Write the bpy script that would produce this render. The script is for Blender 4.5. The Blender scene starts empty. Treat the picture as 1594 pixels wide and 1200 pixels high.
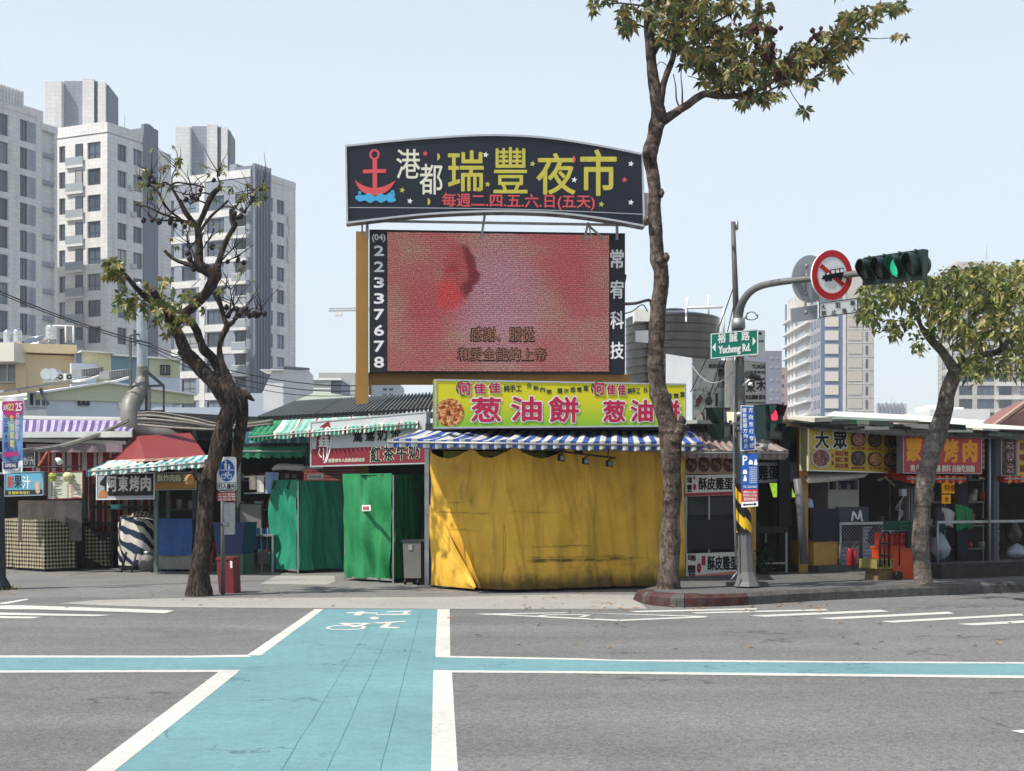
import bpy, bmesh, math, random
from mathutils import Vector, Matrix, noise
SC = bpy.context.scene
COL = SC.collection
# ---------------------------------------------------------------- camera, sky, sun, exposure
F, CX, HY, EYE = 2300.0, 797.0, 765.0, 1.6        # focal length and horizon in photo pixels, eye height in metres
cd = bpy.data.cameras.new('camera'); cam = bpy.data.objects.new('camera', cd); COL.objects.link(cam)
cd.sensor_width = 36; cd.lens = 36*F/1594; cd.shift_y = (HY-600)/1594
cd.clip_start = .1; cd.clip_end = 3000
cam.location = (0, 0, EYE); cam.rotation_euler = (math.radians(90), 0, 0)
SC.camera = cam
SUN_EL, SUN_AZ = math.radians(56), math.atan2(-.86, -.51)     # azimuth clockwise from +Y
w = bpy.data.worlds.new('World'); SC.world = w; w.use_nodes = True
nt = w.node_tree; bg = nt.nodes['Background']
sky = nt.nodes.new('ShaderNodeTexSky'); sky.sky_type = 'NISHITA'; sky.sun_disc = False
sky.sun_elevation = SUN_EL; sky.sun_rotation = SUN_AZ
sky.air_density = 1.0; sky.dust_density = 1.2; sky.ozone_density = 1.0
hz = nt.nodes.new('ShaderNodeMix'); hz.data_type = 'RGBA'; 
hz.inputs[7].default_value = (5.05, 5.5, 5.75, 1); nt.links.new(sky.outputs[0], hz.inputs[6])
wc = nt.nodes.new('ShaderNodeTexCoord'); ws = nt.nodes.new('ShaderNodeSeparateXYZ'); nt.links.new(wc.outputs['Generated'], ws.inputs[0])
wm = nt.nodes.new('ShaderNodeMapRange'); wm.inputs[1].default_value = .26; wm.inputs[2].default_value = .75; wm.inputs[3].default_value = .72; wm.inputs[4].default_value = .12     # milky air low in the sky, clearer overhead
nt.links.new(ws.outputs[2], wm.inputs[0]); nt.links.new(wm.outputs[0], hz.inputs[0])
nt.links.new(hz.outputs[2], bg.inputs[0]); bg.inputs[1].default_value = .12
sl = bpy.data.lights.new('sun', 'SUN'); so = bpy.data.objects.new('sun', sl); COL.objects.link(so)
sl.energy = 4.2; sl.angle = math.radians(.5); sl.color = (1, .95, .87)
S = Vector((math.sin(SUN_AZ)*math.cos(SUN_EL), math.cos(SUN_AZ)*math.cos(SUN_EL), math.sin(SUN_EL)))
so.rotation_euler = S.to_track_quat('Z', 'Y').to_euler()
SC.view_settings.view_transform = 'Standard'; SC.view_settings.look = 'None'
SC.view_settings.exposure = .62; SC.view_settings.gamma = 1; SC.view_settings.use_curve_mapping = False
try: SC.cycles.max_bounces = 6
except Exception: pass

# ---------------------------------------------------------------- helpers
R = random.Random(7)
V = Vector
def P(px, py, d): return V(((px-CX)/F*d, d, EYE+(HY-py)/F*d))
def G(px, py, z=0):
    d = F*(EYE-z)/(py-HY); return V(((px-CX)/F*d, d, z))
def gd(py, z=0): return F*(EYE-z)/(py-HY)
def lin(c):
    f = lambda x: x/12.92 if x <= .04045 else ((x+.055)/1.055)**2.4
    return tuple(f(x/255) for x in c)+(1,)
_m = {}
def M(name, c, rough=.75, var=.12, sc=4, bump=0, bsc=60, metal=0, dirt=0, dcol=(40, 36, 30), dsc=1.2, emit=0, stretch=None, spec=.3, leaf=False):
    """procedural material: base colour with fine and coarse mottling, an optional stain layer and bump"""
    if name in _m: return _m[name]
    m = bpy.data.materials.new(name); m.use_nodes = True; _m[name] = m
    n = m.node_tree.nodes; L = m.node_tree.links; b = n['Principled BSDF']
    b.inputs['Roughness'].default_value = rough; b.inputs['Metallic'].default_value = metal
    b.inputs['Specular IOR Level'].default_value = spec
    tc = n.new('ShaderNodeTexCoord'); vec = tc.outputs['Object']
    if stretch:
        mp = n.new('ShaderNodeMapping'); mp.inputs['Scale'].default_value = stretch; L.new(vec, mp.inputs[0]); vec = mp.outputs[0]
    nz = n.new('ShaderNodeTexNoise'); nz.inputs['Scale'].default_value = sc; nz.inputs['Detail'].default_value = 7; nz.inputs['Roughness'].default_value = .65
    L.new(vec, nz.inputs['Vector'])
    mr = n.new('ShaderNodeMapRange'); mr.inputs[1].default_value = .3; mr.inputs[2].default_value = .7
    mr.inputs[3].default_value = 1-var; mr.inputs[4].default_value = 1+var; L.new(nz.outputs[0], mr.inputs[0])
    mx = n.new('ShaderNodeMix'); mx.data_type = 'RGBA'; mx.blend_type = 'MULTIPLY'; mx.inputs[0].default_value = 1
    mx.inputs[6].default_value = lin(c); L.new(mr.outputs[0], mx.inputs[7])
    out = mx.outputs[2]
    if dirt:
        n2 = n.new('ShaderNodeTexNoise'); n2.inputs['Scale'].default_value = dsc; n2.inputs['Detail'].default_value = 9; n2.inputs['Roughness'].default_value = .7
        L.new(vec, n2.inputs['Vector'])
        r2 = n.new('ShaderNodeMapRange'); r2.inputs[1].default_value = .48; r2.inputs[2].default_value = .72; r2.inputs[4].default_value = dirt
        L.new(n2.outputs[0], r2.inputs[0])
        m2 = n.new('ShaderNodeMix'); m2.data_type = 'RGBA'; m2.inputs[7].default_value = lin(dcol)
        L.new(r2.outputs[0], m2.inputs[0]); L.new(out, m2.inputs[6]); out = m2.outputs[2]
    L.new(out, b.inputs['Base Color'])
    if bump:
        n3 = n.new('ShaderNodeTexNoise'); n3.inputs['Scale'].default_value = bsc; n3.inputs['Detail'].default_value = 6
        L.new(vec, n3.inputs['Vector'])
        bp = n.new('ShaderNodeBump'); bp.inputs['Strength'].default_value = bump; bp.inputs['Distance'].default_value = .03
        L.new(n3.outputs[0], bp.inputs['Height']); L.new(bp.outputs[0], b.inputs['Normal'])
    if emit:
        L.new(out, b.inputs['Emission Color']); b.inputs['Emission Strength'].default_value = emit
    return m

class MB:
    """collects faces in world space; build() links them as one mesh object"""
    def __init__(s): s.v = []; s.f = []; s.mi = []; s.uv = []; s.sm = []
    def face(s, pts, mi=0, uv=None, smooth=False):
        i = len(s.v); s.v += [V(p) for p in pts]; s.f.append(tuple(range(i, i+len(pts)))); s.mi.append(mi)
        s.uv.append(uv); s.sm.append(smooth)
    def prism(s, pts, ex, mi=0, mis=None):
        """polygon pts (front), pushed by ex to make the back"""
        pts = [V(p) for p in pts]; ex = V(ex); q = [p+ex for p in pts]; n = len(pts)
        s.face(pts, mi); s.face(q[::-1], mi if mis is None else mis)
        for i in range(n): s.face([pts[i], q[i], q[(i+1) % n], pts[(i+1) % n]], mi if mis is None else mis)
    def box(s, o, u, v, w, mi=0):
        o, u, v, w = V(o), V(u), V(v), V(w); s.prism([o, o+u, o+u+v, o+v], w, mi)
    def bx(s, x0, x1, y0, y1, z0, z1, mi=0): s.box((x0, y0, z0), (x1-x0, 0, 0), (0, 0, z1-z0), (0, y1-y0, 0), mi)
    def bar(s, a, b, r, mi=0, seg=8, r2=None): s.tube([V(a), V(b)], [r, r2 if r2 is not None else r], seg, mi)
    def sq(s, a, b, t, mi=0): s.tube([V(a), V(b)], [t*.7071, t*.7071], 4, mi, smooth=False)
    def tube(s, pts, rad, seg=10, mi=0, smooth=True, jit=0, sc=3, caps=True):
        n = len(pts); i0 = len(s.v); up = None
        for k, p in enumerate(pts):
            t = (pts[min(k+1, n-1)]-pts[max(k-1, 0)]).normalized()
            if up is None:
                up = V((0, 0, 1)) if abs(t.z) < .9 else V((1, 0, 0))
                if seg == 4: up = (up-t*up.dot(t)).normalized(); up = up+t.cross(up)
            a = (up-t*up.dot(t)).normalized(); b = t.cross(a); up = a
            for j in range(seg):
                an = 2*math.pi*j/seg; r = rad[k]
                dv = a*math.cos(an)+b*math.sin(an)
                if jit: r *= 1+jit*noise.noise((p+dv*rad[k])*sc)+jit*.6*noise.noise((p+dv*rad[k])*sc*3.1)
                s.v.append(p+dv*r)
        for k in range(n-1):
            for j in range(seg):
                s.f.append((i0+k*seg+j, i0+k*seg+(j+1) % seg, i0+(k+1)*seg+(j+1) % seg, i0+(k+1)*seg+j)); s.mi.append(mi); s.uv.append(None); s.sm.append(smooth)
        if caps:
            s.f.append(tuple(i0+j for j in range(seg-1, -1, -1))); s.f.append(tuple(i0+(n-1)*seg+j for j in range(seg)))
            s.mi += [mi, mi]; s.uv += [None, None]; s.sm += [False, False]
    def grid(s, nu, nv, fn, mi=0, uvf=None, mif=None, smooth=True):
        i0 = len(s.v)
        for j in range(nv+1):
            for i in range(nu+1): s.v.append(V(fn(i/nu, j/nv)))
        for j in range(nv):
            for i in range(nu):
                a = i0+j*(nu+1)+i; s.f.append((a, a+1, a+nu+2, a+nu+1)); s.mi.append(mif((i+.5)/nu, (j+.5)/nv) if mif else mi); s.sm.append(smooth)
                s.uv.append([uvf(x/nu, y/nv) for x, y in ((i, j), (i+1, j), (i+1, j+1), (i, j+1))] if uvf else None)
    def build(s, name, mats, parent=None, loc=None):
        me = bpy.data.meshes.new(name)
        L = V(loc) if loc is not None else (ROOT(parent).location.copy() if parent else V((0, 0, 0)))
        me.from_pydata([p-L for p in s.v], [], s.f)
        for m in (mats if isinstance(mats, (list, tuple)) else [mats]): me.materials.append(m)
        me.polygons.foreach_set('material_index', s.mi); me.polygons.foreach_set('use_smooth', s.sm)
        if any(u for u in s.uv):
            ul = me.uv_layers.new(name='UVMap'); k = 0
            for p, u in zip(me.polygons, s.uv):
                for q in range(p.loop_total):
                    if u: ul.data[p.loop_start+q].uv = u[q]
        me.update()
        o = bpy.data.objects.new(name, me); COL.objects.link(o)
        if parent: o.parent = parent
        else: o.location = L
        return o
def ROOT(o):
    while o.parent: o = o.parent
    return o
def thing(name, label, cat, loc, group=None):
    o = bpy.data.objects.new(name, None); COL.objects.link(o); o.location = V(loc); o.empty_display_size = .3
    return tag(o, label, cat, group)
def tag(o, label, cat, group=None):
    o['label'] = label; o['category'] = cat
    if group: o['group'] = group
    return o
def lab(o, label): o['label'] = label; return o
def struct(o, kind='structure'): o['kind'] = kind; return o
def one(mb, name, mats, label, cat, loc, group=None): return tag(mb.build(name, mats, None, loc), label, cat, group)
def smooth(pts, k=4):
    """Catmull-Rom through tuples"""
    out = []; n = len(pts)
    for i in range(n-1):
        p0, p1, p2, p3 = pts[max(i-1, 0)], pts[i], pts[i+1], pts[min(i+2, n-1)]
        for j in range(k):
            t = j/k
            out.append(tuple(.5*(2*b+(c-a)*t+(2*a-5*b+4*c-d)*t*t+(3*b-a-3*c+d)*t**3) for a, b, c, d in zip(p0, p1, p2, p3)))
    out.append(tuple(pts[-1])); return out
def cable(mb, a, b, sag, r, mi=0, n=14, seg=5):
    a, b = V(a), V(b)
    mb.tube([a.lerp(b, i/n)-V((0, 0, sag*4*(i/n)*(1-i/n))) for i in range(n+1)], [r]*(n+1), seg, mi)

class Board:
    """an upright plane through the left edge (xl, yt..yb at depth dl) and the right edge"""
    def __init__(s, xl, yt, yb, dl, xr, yt2, yb2, dr):
        s.px = [(xl, yt), (xr, yt2), (xr, yb2), (xl, yb)]
        s.a = P(xl, yb, dl); b = P(xr, yb2, dr); t = V((b.x-s.a.x, b.y-s.a.y, 0)).normalized()
        s.t = t; s.n = V((t.y, -t.x, 0)); s.mid = (s.a+b)/2; s.mppx = dl/F
    def pt(s, px, py, off=0):
        c = V((0, 0, EYE)); v = V(((px-CX)/F, 1, (HY-py)/F)); return c+v*(s.n.dot(s.a-c)/s.n.dot(v))+s.n*off
    def poly(s, pp, off=0): return [s.pt(x, y, off) for x, y in pp]
    def corners(s, off=0): return s.poly(s.px, off)
    def rel(s, u, v):
        (ax, ay), (bx, by), (cx, cy), (dx, dy) = s.px
        return ((ax*(1-u)+bx*u)*(1-v)+(dx*(1-u)+cx*u)*v, (ay*(1-u)+by*u)*(1-v)+(dy*(1-u)+cy*u)*v)
    def slab(s, mb, pp, off, th, mi=0): mb.prism(s.poly(pp, off), -s.n*th, mi)
    def outline(s, mb, pp, wpx, off, th, mi=0):
        n = len(pp); cx = sum(p[0] for p in pp)/n; cy = sum(p[1] for p in pp)/n
        for i in range(n):
            a, b = V(pp[i]+(0,)), V(pp[(i+1) % n]+(0,)); e = (b-a).normalized(); nn = V((-e.y, e.x, 0))
            if nn.dot(V((cx, cy, 0))-a) < 0: nn = -nn
            a2, b2 = a+nn*wpx+e*wpx, b+nn*wpx-e*wpx
            s.slab(mb, [(a.x, a.y), (b.x, b.y), (b2.x, b2.y), (a2.x, a2.y)], off, th, mi)
    def disc(s, px, py, rx, ry=None, n=20, rot=0): 
        ry = ry or rx; c, q = math.cos(rot), math.sin(rot)
        return [(px+rx*math.cos(2*math.pi*i/n)*c-ry*math.sin(2*math.pi*i/n)*q, py+rx*math.cos(2*math.pi*i/n)*q+ry*math.sin(2*math.pi*i/n)*c) for i in range(n)]
_g = {}
def glyphs(t, res=2):
    if (t, res) not in _g:
        c = bpy.data.curves.new('t', 'FONT'); c.body = t; c.size = 1; c.resolution_u = res
        if '\n' in t: c.align_x = 'CENTER'; c.space_line = .93
        o = bpy.data.objects.new('t', c); COL.objects.link(o)
        bpy.context.view_layer.update()
        me = bpy.data.meshes.new_from_object(o.evaluated_get(bpy.context.evaluated_depsgraph_get()))
        vs = [(v.co.x, v.co.y) for v in me.vertices]; fs = [tuple(p.vertices) for p in me.polygons]
        bpy.data.objects.remove(o); bpy.data.curves.remove(c); bpy.data.meshes.remove(me)
        x0, x1 = min(v[0] for v in vs), max(v[0] for v in vs); y0, y1 = min(v[1] for v in vs), max(v[1] for v in vs)
        _g[(t, res)] = ([((x-x0)/(x1-x0), (y1-y)/(y1-y0)) for x, y in vs], fs)
    return _g[(t, res)]
def tmb(mb, b, t, box, w=0, off=.006, slope=0, shear=0, mi=0, res=2, rot=0):
    """writing on a board: box is the place on it, w the extra weight of the strokes, in photo pixels"""
    vs, fs = glyphs(t, res); x0, y0, x1, y1 = box; w *= .6 if y1-y0 < 30 else .85
    sh = [(0, 0)]+([(w*math.cos(k*math.pi/4), w*math.sin(k*math.pi/4)) for k in range(8)] if w else [])
    for k, (dx, dy) in enumerate(sh):
        i = len(mb.v)
        for x, y in vs:
            X = x0+w+(x1-x0-2*w)*x; Y = y0+w+(y1-y0-2*w)*y
            if rot:
                mx, my = (x0+x1)/2, (y0+y1)/2; X, Y = mx+(X-mx)*math.cos(rot)-(Y-my)*math.sin(rot), my+(X-mx)*math.sin(rot)+(Y-my)*math.cos(rot)
            mb.v.append(b.pt(X+dx+shear*(.5-y)*(y1-y0), Y+dy+slope*(X-x0), off-k*.0004))
        for f in fs: mb.f.append(tuple(i+q for q in f)); mb.mi.append(mi); mb.uv.append(None); mb.sm.append(False)
def text(b, t, box, m, parent, w=0, off=.006, slope=0, shear=0, name='lettering', res=2, rot=0):
    mb = MB(); tmb(mb, b, t, box, w, off, slope, shear, 0, res, rot); return mb.build(name, m, parent)
def texts(b, items, m, parent, name='lettering', off=.006):
    """several lines of one colour on one sign: (text, box, weight, slope)"""
    for it in items:
        mb = MB(); tmb(mb, b, it[0], it[1], it[2] if len(it) > 2 else 0, off, it[3] if len(it) > 3 else 0); mb.build(name, m, parent)
def sign(name, label, cat, cs, face, th=.12, frame=None, fw=2, group=None, edge=None):
    b = Board(*cs); r = thing(name, label, cat, b.mid-b.n*th/2, group)
    mb = MB(); b.slab(mb, b.px, 0, th); mb.build('panel', face, r)
    if frame:
        f = MB(); b.outline(f, b.px, fw, .012, th+.024); f.build('frame', frame, r)
    return r, b
def part(b, polys, m, parent, name, off=.005, th=.003):
    for p in polys: mb = MB(); b.slab(mb, p, off, th); mb.build(name, m, parent)
def line(b, mb, pts, wpx, off=.006, th=.003, mi=0):
    for (x0, y0), (x1, y1) in zip(pts[:-1], pts[1:]):
        d = math.hypot(x1-x0, y1-y0) or 1; nx, ny = -(y1-y0)/d*wpx/2, (x1-x0)/d*wpx/2
        b.slab(mb, [(x0+nx, y0+ny), (x1+nx, y1+ny), (x1-nx, y1-ny), (x0-nx, y0-ny)], off, th, mi)
def awning(name, label, back, front, mats, n, seq, drop, group=None, cat='awning', wav=.02, gap=None, arms=True, sag=.05, seed=1, endcap=True):
    """canvas from the back edge (a, b) down to the front edge (a, b), with a hanging valance; seq: strip colours in turn"""
    (a0, a1), (b0, b1) = back, front; r = thing(name, label, cat, (a0+a1)/2)
    mb = MB(); N = n*4; k = len(seq)
    def mif(u, v): return seq[int(u*n) % k]
    def top(u, v):
        p = a0.lerp(a1, u).lerp(b0.lerp(b1, u), v); return p-V((0, 0, sag*math.sin(math.pi*v)*(.6+.4*math.sin(u*n*2+seed))+.012*math.sin(u*40+seed)*v))
    mb.grid(N, 5, top, mif=mif)
    mb.build('canvas', mats, r)
    out = V((b0.x-a0.x, b0.y-a0.y, 0)).normalized()
    mv = MB()
    def val(u, v): 
        p = top(u, 1); return p-V((0, 0, drop*v*(1+.08*math.sin(u*n*math.pi*2))))+out*wav*v*math.sin(u*n*3.1+seed)
    mv.grid(N, 2, val, mif=mif)
    if endcap:
        for e in (0, 1):
            p, q = a0.lerp(a1, e), b0.lerp(b1, e); mv.face([p-V((0, 0, .01)), q-V((0, 0, .01)), q-V((0, 0, drop)), p-V((0, 0, drop))] if e else [q-V((0, 0, .01)), p-V((0, 0, .01)), p-V((0, 0, drop)), q-V((0, 0, drop))], seq[0])
    mv.build('valance', mats, r)
    if arms:
        ar = MB(); L = (a1-a0).length; m = max(2, int(L/1.6))
        ar.bar(b0-V((0, 0, drop*.4)), b1-V((0, 0, drop*.4)), .018)
        for i in range(m+1):
            u = .02+.96*i/m; ar.bar(a0.lerp(a1, u)-V((0, 0, .25)), b0.lerp(b1, u)-V((0, 0, drop*.4)), .015)
        ar.build('support_frame', MT['steel'], r)
    return r
def cloth(mb, path, z0, z1, amp=.04, freq=9, seed=0, res=.04, mi=0, top=None, hem=None, mif=None, lean=0, fade=True):
    """hanging cloth along a ground path (x, y); z0/z1 heights, or functions of the run 0..1"""
    pts = [V((p[0], p[1], 0)) for p in path]; Ls = [0]
    for a, b in zip(pts[:-1], pts[1:]): Ls.append(Ls[-1]+(b-a).length)
    T = Ls[-1]; f0 = z0 if callable(z0) else (lambda u: z0); f1 = z1 if callable(z1) else (lambda u: z1)
    H = max(f1(0), f1(.5), f1(1))-min(f0(0), f0(.5), f0(1)); nu, nv = max(4, int(T/res)), max(4, int(H/res/1.3))
    def base(u):
        d = u*T
        for i in range(len(pts)-1):
            if d <= Ls[i+1]+1e-9:
                e = (pts[i+1]-pts[i]); return pts[i]+e*((d-Ls[i])/max(e.length, 1e-6)), V((e.y, -e.x, 0)).normalized()
        return pts[-1], V((e.y, -e.x, 0)).normalized()
    def fn(u, v):
        p, n = base(u); z = f0(u)*(1-v)+f1(u)*v; d = u*T
        dv = amp*((.5+.8*(1-v) if fade else 1)*noise.noise(V((d*freq, z*.45+seed*3.1, seed)))+.7*noise.noise(V((d*1.3+z*.9, z*1.1, seed+5)))+.35*noise.noise(V((d*freq*2.4+z*2.1, z*.8, seed+9))))
        return p+n*(dv+lean*(1-v))+V((0, 0, z))
    mb.grid(nu, nv, fn, mi, uvf=lambda u, v: (u*T, f0(u)*(1-v)+f1(u)*v), mif=mif)
MT = {}
# ---------------------------------------------------------------- shared materials
MT['steel'] = M('galvanised steel', (150, 152, 152), .45, .15, 6, metal=.6, dirt=.35, dcol=(90, 80, 70))
MT['dark'] = M('dark steel', (38, 40, 44), .6, .2, 5)
MT['white'] = M('white paint', (222, 222, 216), .55, .06, 5, dirt=.25, dcol=(150, 145, 135))
MT['grey'] = M('grey plate', (150, 152, 155), .55, .1, 4, dirt=.3, dcol=(105, 100, 95))
MT['black'] = M('black paint', (16, 17, 20), .5, .1, 5)
MT['navy'] = M('dark navy panel', (17, 21, 31), .45, .12, 3)
MT['ochre'] = M('ochre steel paint', (156, 116, 60), .6, .1, 2, dirt=.35, dcol=(120, 82, 40), dsc=1.5)
MT['wire'] = M('cable sheath', (46, 45, 46), .6, .2, 8)
MT['wood'] = M('weathered wood', (116, 96, 70), .8, .25, 6, stretch=(1, 1, 6))
def speckle(name, c0, c1, big=.12, sc=170, bump=.35, cracks=0, patch=None):
    """bound stone surface: fine aggregate, worn patches, optional cracks"""
    m = bpy.data.materials.new(name); m.use_nodes = True; n = m.node_tree.nodes; L = m.node_tree.links; b = n['Principled BSDF']
    b.inputs['Roughness'].default_value = .85; b.inputs['Specular IOR Level'].default_value = .25
    tc = n.new('ShaderNodeTexCoord'); vec = tc.outputs['Object']
    def nz(s, d, r=.6):
        x = n.new('ShaderNodeTexNoise'); x.inputs['Scale'].default_value = s; x.inputs['Detail'].default_value = d; x.inputs['Roughness'].default_value = r
        L.new(vec, x.inputs['Vector']); return x.outputs[0]
    vo = n.new('ShaderNodeTexVoronoi'); vo.inputs['Scale'].default_value = sc*.55; L.new(vec, vo.inputs['Vector'])
    f = nz(sc, 3, .7)
    mr = n.new('ShaderNodeMapRange'); mr.inputs[1].default_value = .32; mr.inputs[2].default_value = .68; L.new(f, mr.inputs[0])
    ad = n.new('ShaderNodeMath'); ad.operation = 'MULTIPLY_ADD'; ad.inputs[1].default_value = .45; L.new(vo.outputs['Color'], ad.inputs[0])
    m3 = n.new('ShaderNodeMath'); m3.operation = 'MULTIPLY'; m3.inputs[1].default_value = .6; L.new(mr.outputs[0], m3.inputs[0]); L.new(m3.outputs[0], ad.inputs[2])
    mx = n.new('ShaderNodeMix'); mx.data_type = 'RGBA'; mx.inputs[6].default_value = lin(c0); mx.inputs[7].default_value = lin(c1); L.new(ad.outputs[0], mx.inputs[0])
    def mul(col, fac):
        q = n.new('ShaderNodeMix'); q.data_type = 'RGBA'; q.blend_type = 'MULTIPLY'; q.inputs[0].default_value = 1
        L.new(col, q.inputs[6]); L.new(fac, q.inputs[7]); return q.outputs[2]
    def rng(x, a, c, lo, hi):
        q = n.new('ShaderNodeMapRange'); q.inputs[1].default_value = a; q.inputs[2].default_value = c; q.inputs[3].default_value = lo; q.inputs[4].default_value = hi
        L.new(x, q.inputs[0]); return q.outputs[0]
    col = mul(mx.outputs[2], rng(nz(.55, 9, .72), .3, .7, 1-big, 1+big))
    col = mul(col, rng(nz(9, 6, .75), .3, .7, .88, 1.12))
    if patch:
        mp = n.new('ShaderNodeMapping'); mp.inputs['Scale'].default_value = (.13, .9, 1); L.new(vec, mp.inputs[0]); x = n.new('ShaderNodeTexNoise'); x.inputs['Scale'].default_value = 1; x.inputs['Detail'].default_value = 5; L.new(mp.outputs[0], x.inputs['Vector'])
        col = mul(col, rng(x.outputs[0], .36, .64, 1-patch, 1+patch*.6)); col = mul(col, rng(nz(1.1, 6, .75), .60, .68, 1, .80)); col = mul(col, rng(nz(.33, 2, .5), .55, .57, 1, .9))
    if cracks:
        wv = n.new('ShaderNodeTexVoronoi'); wv.feature = 'DISTANCE_TO_EDGE'; wv.inputs['Scale'].default_value = cracks
        ds = n.new('ShaderNodeVectorMath'); ds.operation = 'ADD'
        n5 = n.new('ShaderNodeTexNoise'); n5.inputs['Scale'].default_value = 3; n5.inputs['Detail'].default_value = 6; L.new(vec, n5.inputs['Vector'])
        L.new(vec, ds.inputs[0]); L.new(n5.outputs['Color'], ds.inputs[1]); L.new(ds.outputs[0], wv.inputs['Vector'])
        cr = rng(wv.outputs['Distance'], .002, .012, .55, 1)
        gate = rng(nz(.9, 3), .5, .56, 0, 1)
        q = n.new('ShaderNodeMix'); q.inputs[2].default_value = 1; L.new(gate, q.inputs[0]); L.new(cr, q.inputs[3])
        col = mul(col, q.outputs[0])
    L.new(col, b.inputs['Base Color'])
    bp = n.new('ShaderNodeBump'); bp.inputs['Strength'].default_value = bump; bp.inputs['Distance'].default_value = .006
    L.new(ad.outputs[0], bp.inputs['Height']); L.new(bp.outputs[0], b.inputs['Normal'])
    return m
ASPH = speckle('road asphalt', (45, 45, 44), (139, 138, 135), .1, 92, .6, .22, .14)
PAVE = speckle('pavement asphalt', (84, 84, 83), (126, 124, 119), .2, 60, .3, .8)
WALK = speckle('sidewalk concrete', (68, 68, 68), (100, 99, 95), .22, 50, .3, .7)
STRIP = speckle('concrete strip', (126, 124, 118), (160, 156, 148), .12, 70, .25, .9)
BLUE = speckle('blue crossing paint', (86, 123, 127), (107, 143, 147), .16, 90, .2, .5)
LINE = speckle('white road paint', (166, 164, 156), (196, 194, 186), .12, 60, .15, 2.2)
# ---------------------------------------------------------------- ground
def sheet(name, pts, z, m, label=None):
    mb = MB(); mb.face([(p[0], p[1], z) for p in pts]); o = struct(mb.build(name, m)); return o
def gsheet(name, pp, z, m): return sheet(name, [G(x, y, z) for x, y in pp], z, m)
sheet('road', [(-900, -60), (900, -60), (900, 2500), (-900, 2500)], 0, ASPH)
mb = MB()
pv = [(-60, 22.35), (-14, 22.35)]+[tuple(G(x, y)[:2]) for x, y in ((60, 931), (300, 931), (600, 929), (985, 930))]+[(3.2, 25), (30, 41), (30, 70), (-60, 70)]
sheet('pavement', pv, .002, PAVE)
gsheet('concrete_strip', [(90, 939), (150, 934), (260, 931), (480, 930), (700, 929), (880, 925), (985, 926), (992, 934), (1008, 947.5), (760, 948), (500, 947), (250, 945), (150, 942)], .004, STRIP)
gsheet('concrete_patch', [(405, 909), (430, 896), (520, 896), (522, 905), (508, 910)], .004, STRIP)
# blue cycle crossing: the lane ahead and the lane across
def ylx(y, tab):
    for (y0, x0), (y1, x1) in zip(tab[:-1], tab[1:]):
        if y <= y1 or (y1, x1) == tab[-1]: return x0+(x1-x0)*(y-y0)/(y1-y0)
LO = [(948, 490), (1020, 384), (1045, 341), (1200, 134), (1420, -160)]     # outer edge of the left line
LI = [(948, 504), (1020, 406), (1045, 372), (1200, 178), (1420, -90)]
RI = [(948, 681), (1020, 677.5), (1045, 674.5), (1200, 671), (1420, 667)]
RO = [(948, 700), (1020, 701), (1045, 703.5), (1200, 713), (1420, 727)]
def side(tab, ys): return [(ylx(y, tab), y) for y in ys]
YS = [948, 955, 985, 1020, 1045, 1100, 1150, 1200, 1300, 1420]
mbk = MB()
GC = [0]
def gf(pp, z=.0015):
    GC[0] += 1
    if z > .0036: z += .00012*(GC[0] % 14)
    mbk.face([G(x, y, z) for x, y in pp][::-1])
gf(side(LI, YS)+side(RI, YS)[::-1])
gf([(-300, 1021), (0, 1022), (300, 1022), (406, 1020), (372, 1045), (0, 1045), (-300, 1045)], .0019)
gf([(677.5, 1022), (900, 1026), (1000, 1027), (1300, 1030), (1594, 1032), (1900, 1033), (1900, 1054), (1594, 1053), (1200, 1049), (900, 1046), (674.5, 1045)], .0019)
struct(mbk.build('cycle_crossing', BLUE))
mbk = MB()
def strip2(a, b, y0, y1, z=.003):
    ys = [y for y in YS if y0 < y < y1]; ys = [y0]+ys+[y1]
    gf(side(a, ys)+side(b, ys)[::-1], z)
strip2(LO, LI, 948, 1020); strip2(LO, LI, 1045, 1420); strip2(RI, RO, 948, 1021); strip2(RI, RO, 1044, 1420)
gf([(-300, 1019), (0, 1020), (300, 1020.5), (384, 1019), (392, 1022.5), (300, 1023.5), (0, 1023.5), (-300, 1022.5)], .0034)
gf([(-300, 1043), (0, 1043.5), (341, 1042.5), (376, 1042.5), (365, 1046), (0, 1047), (-300, 1047)], .0034)
gf([(678, 1020.5), (900, 1024.5), (960, 1027), (1100, 1027), (1300, 1029), (1594, 1030.5), (1900, 1031.5), (1900, 1034), (1594, 1033), (1300, 1031.5), (1000, 1029.5), (900, 1027), (678, 1023)], .0034)
gf([(675, 1043), (900, 1044.5), (1200, 1047.5), (1594, 1051.5), (1900, 1053), (1900, 1057), (1594, 1055.5), (1200, 1051.5), (900, 1048), (675, 1046.5)], .0034)
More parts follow.
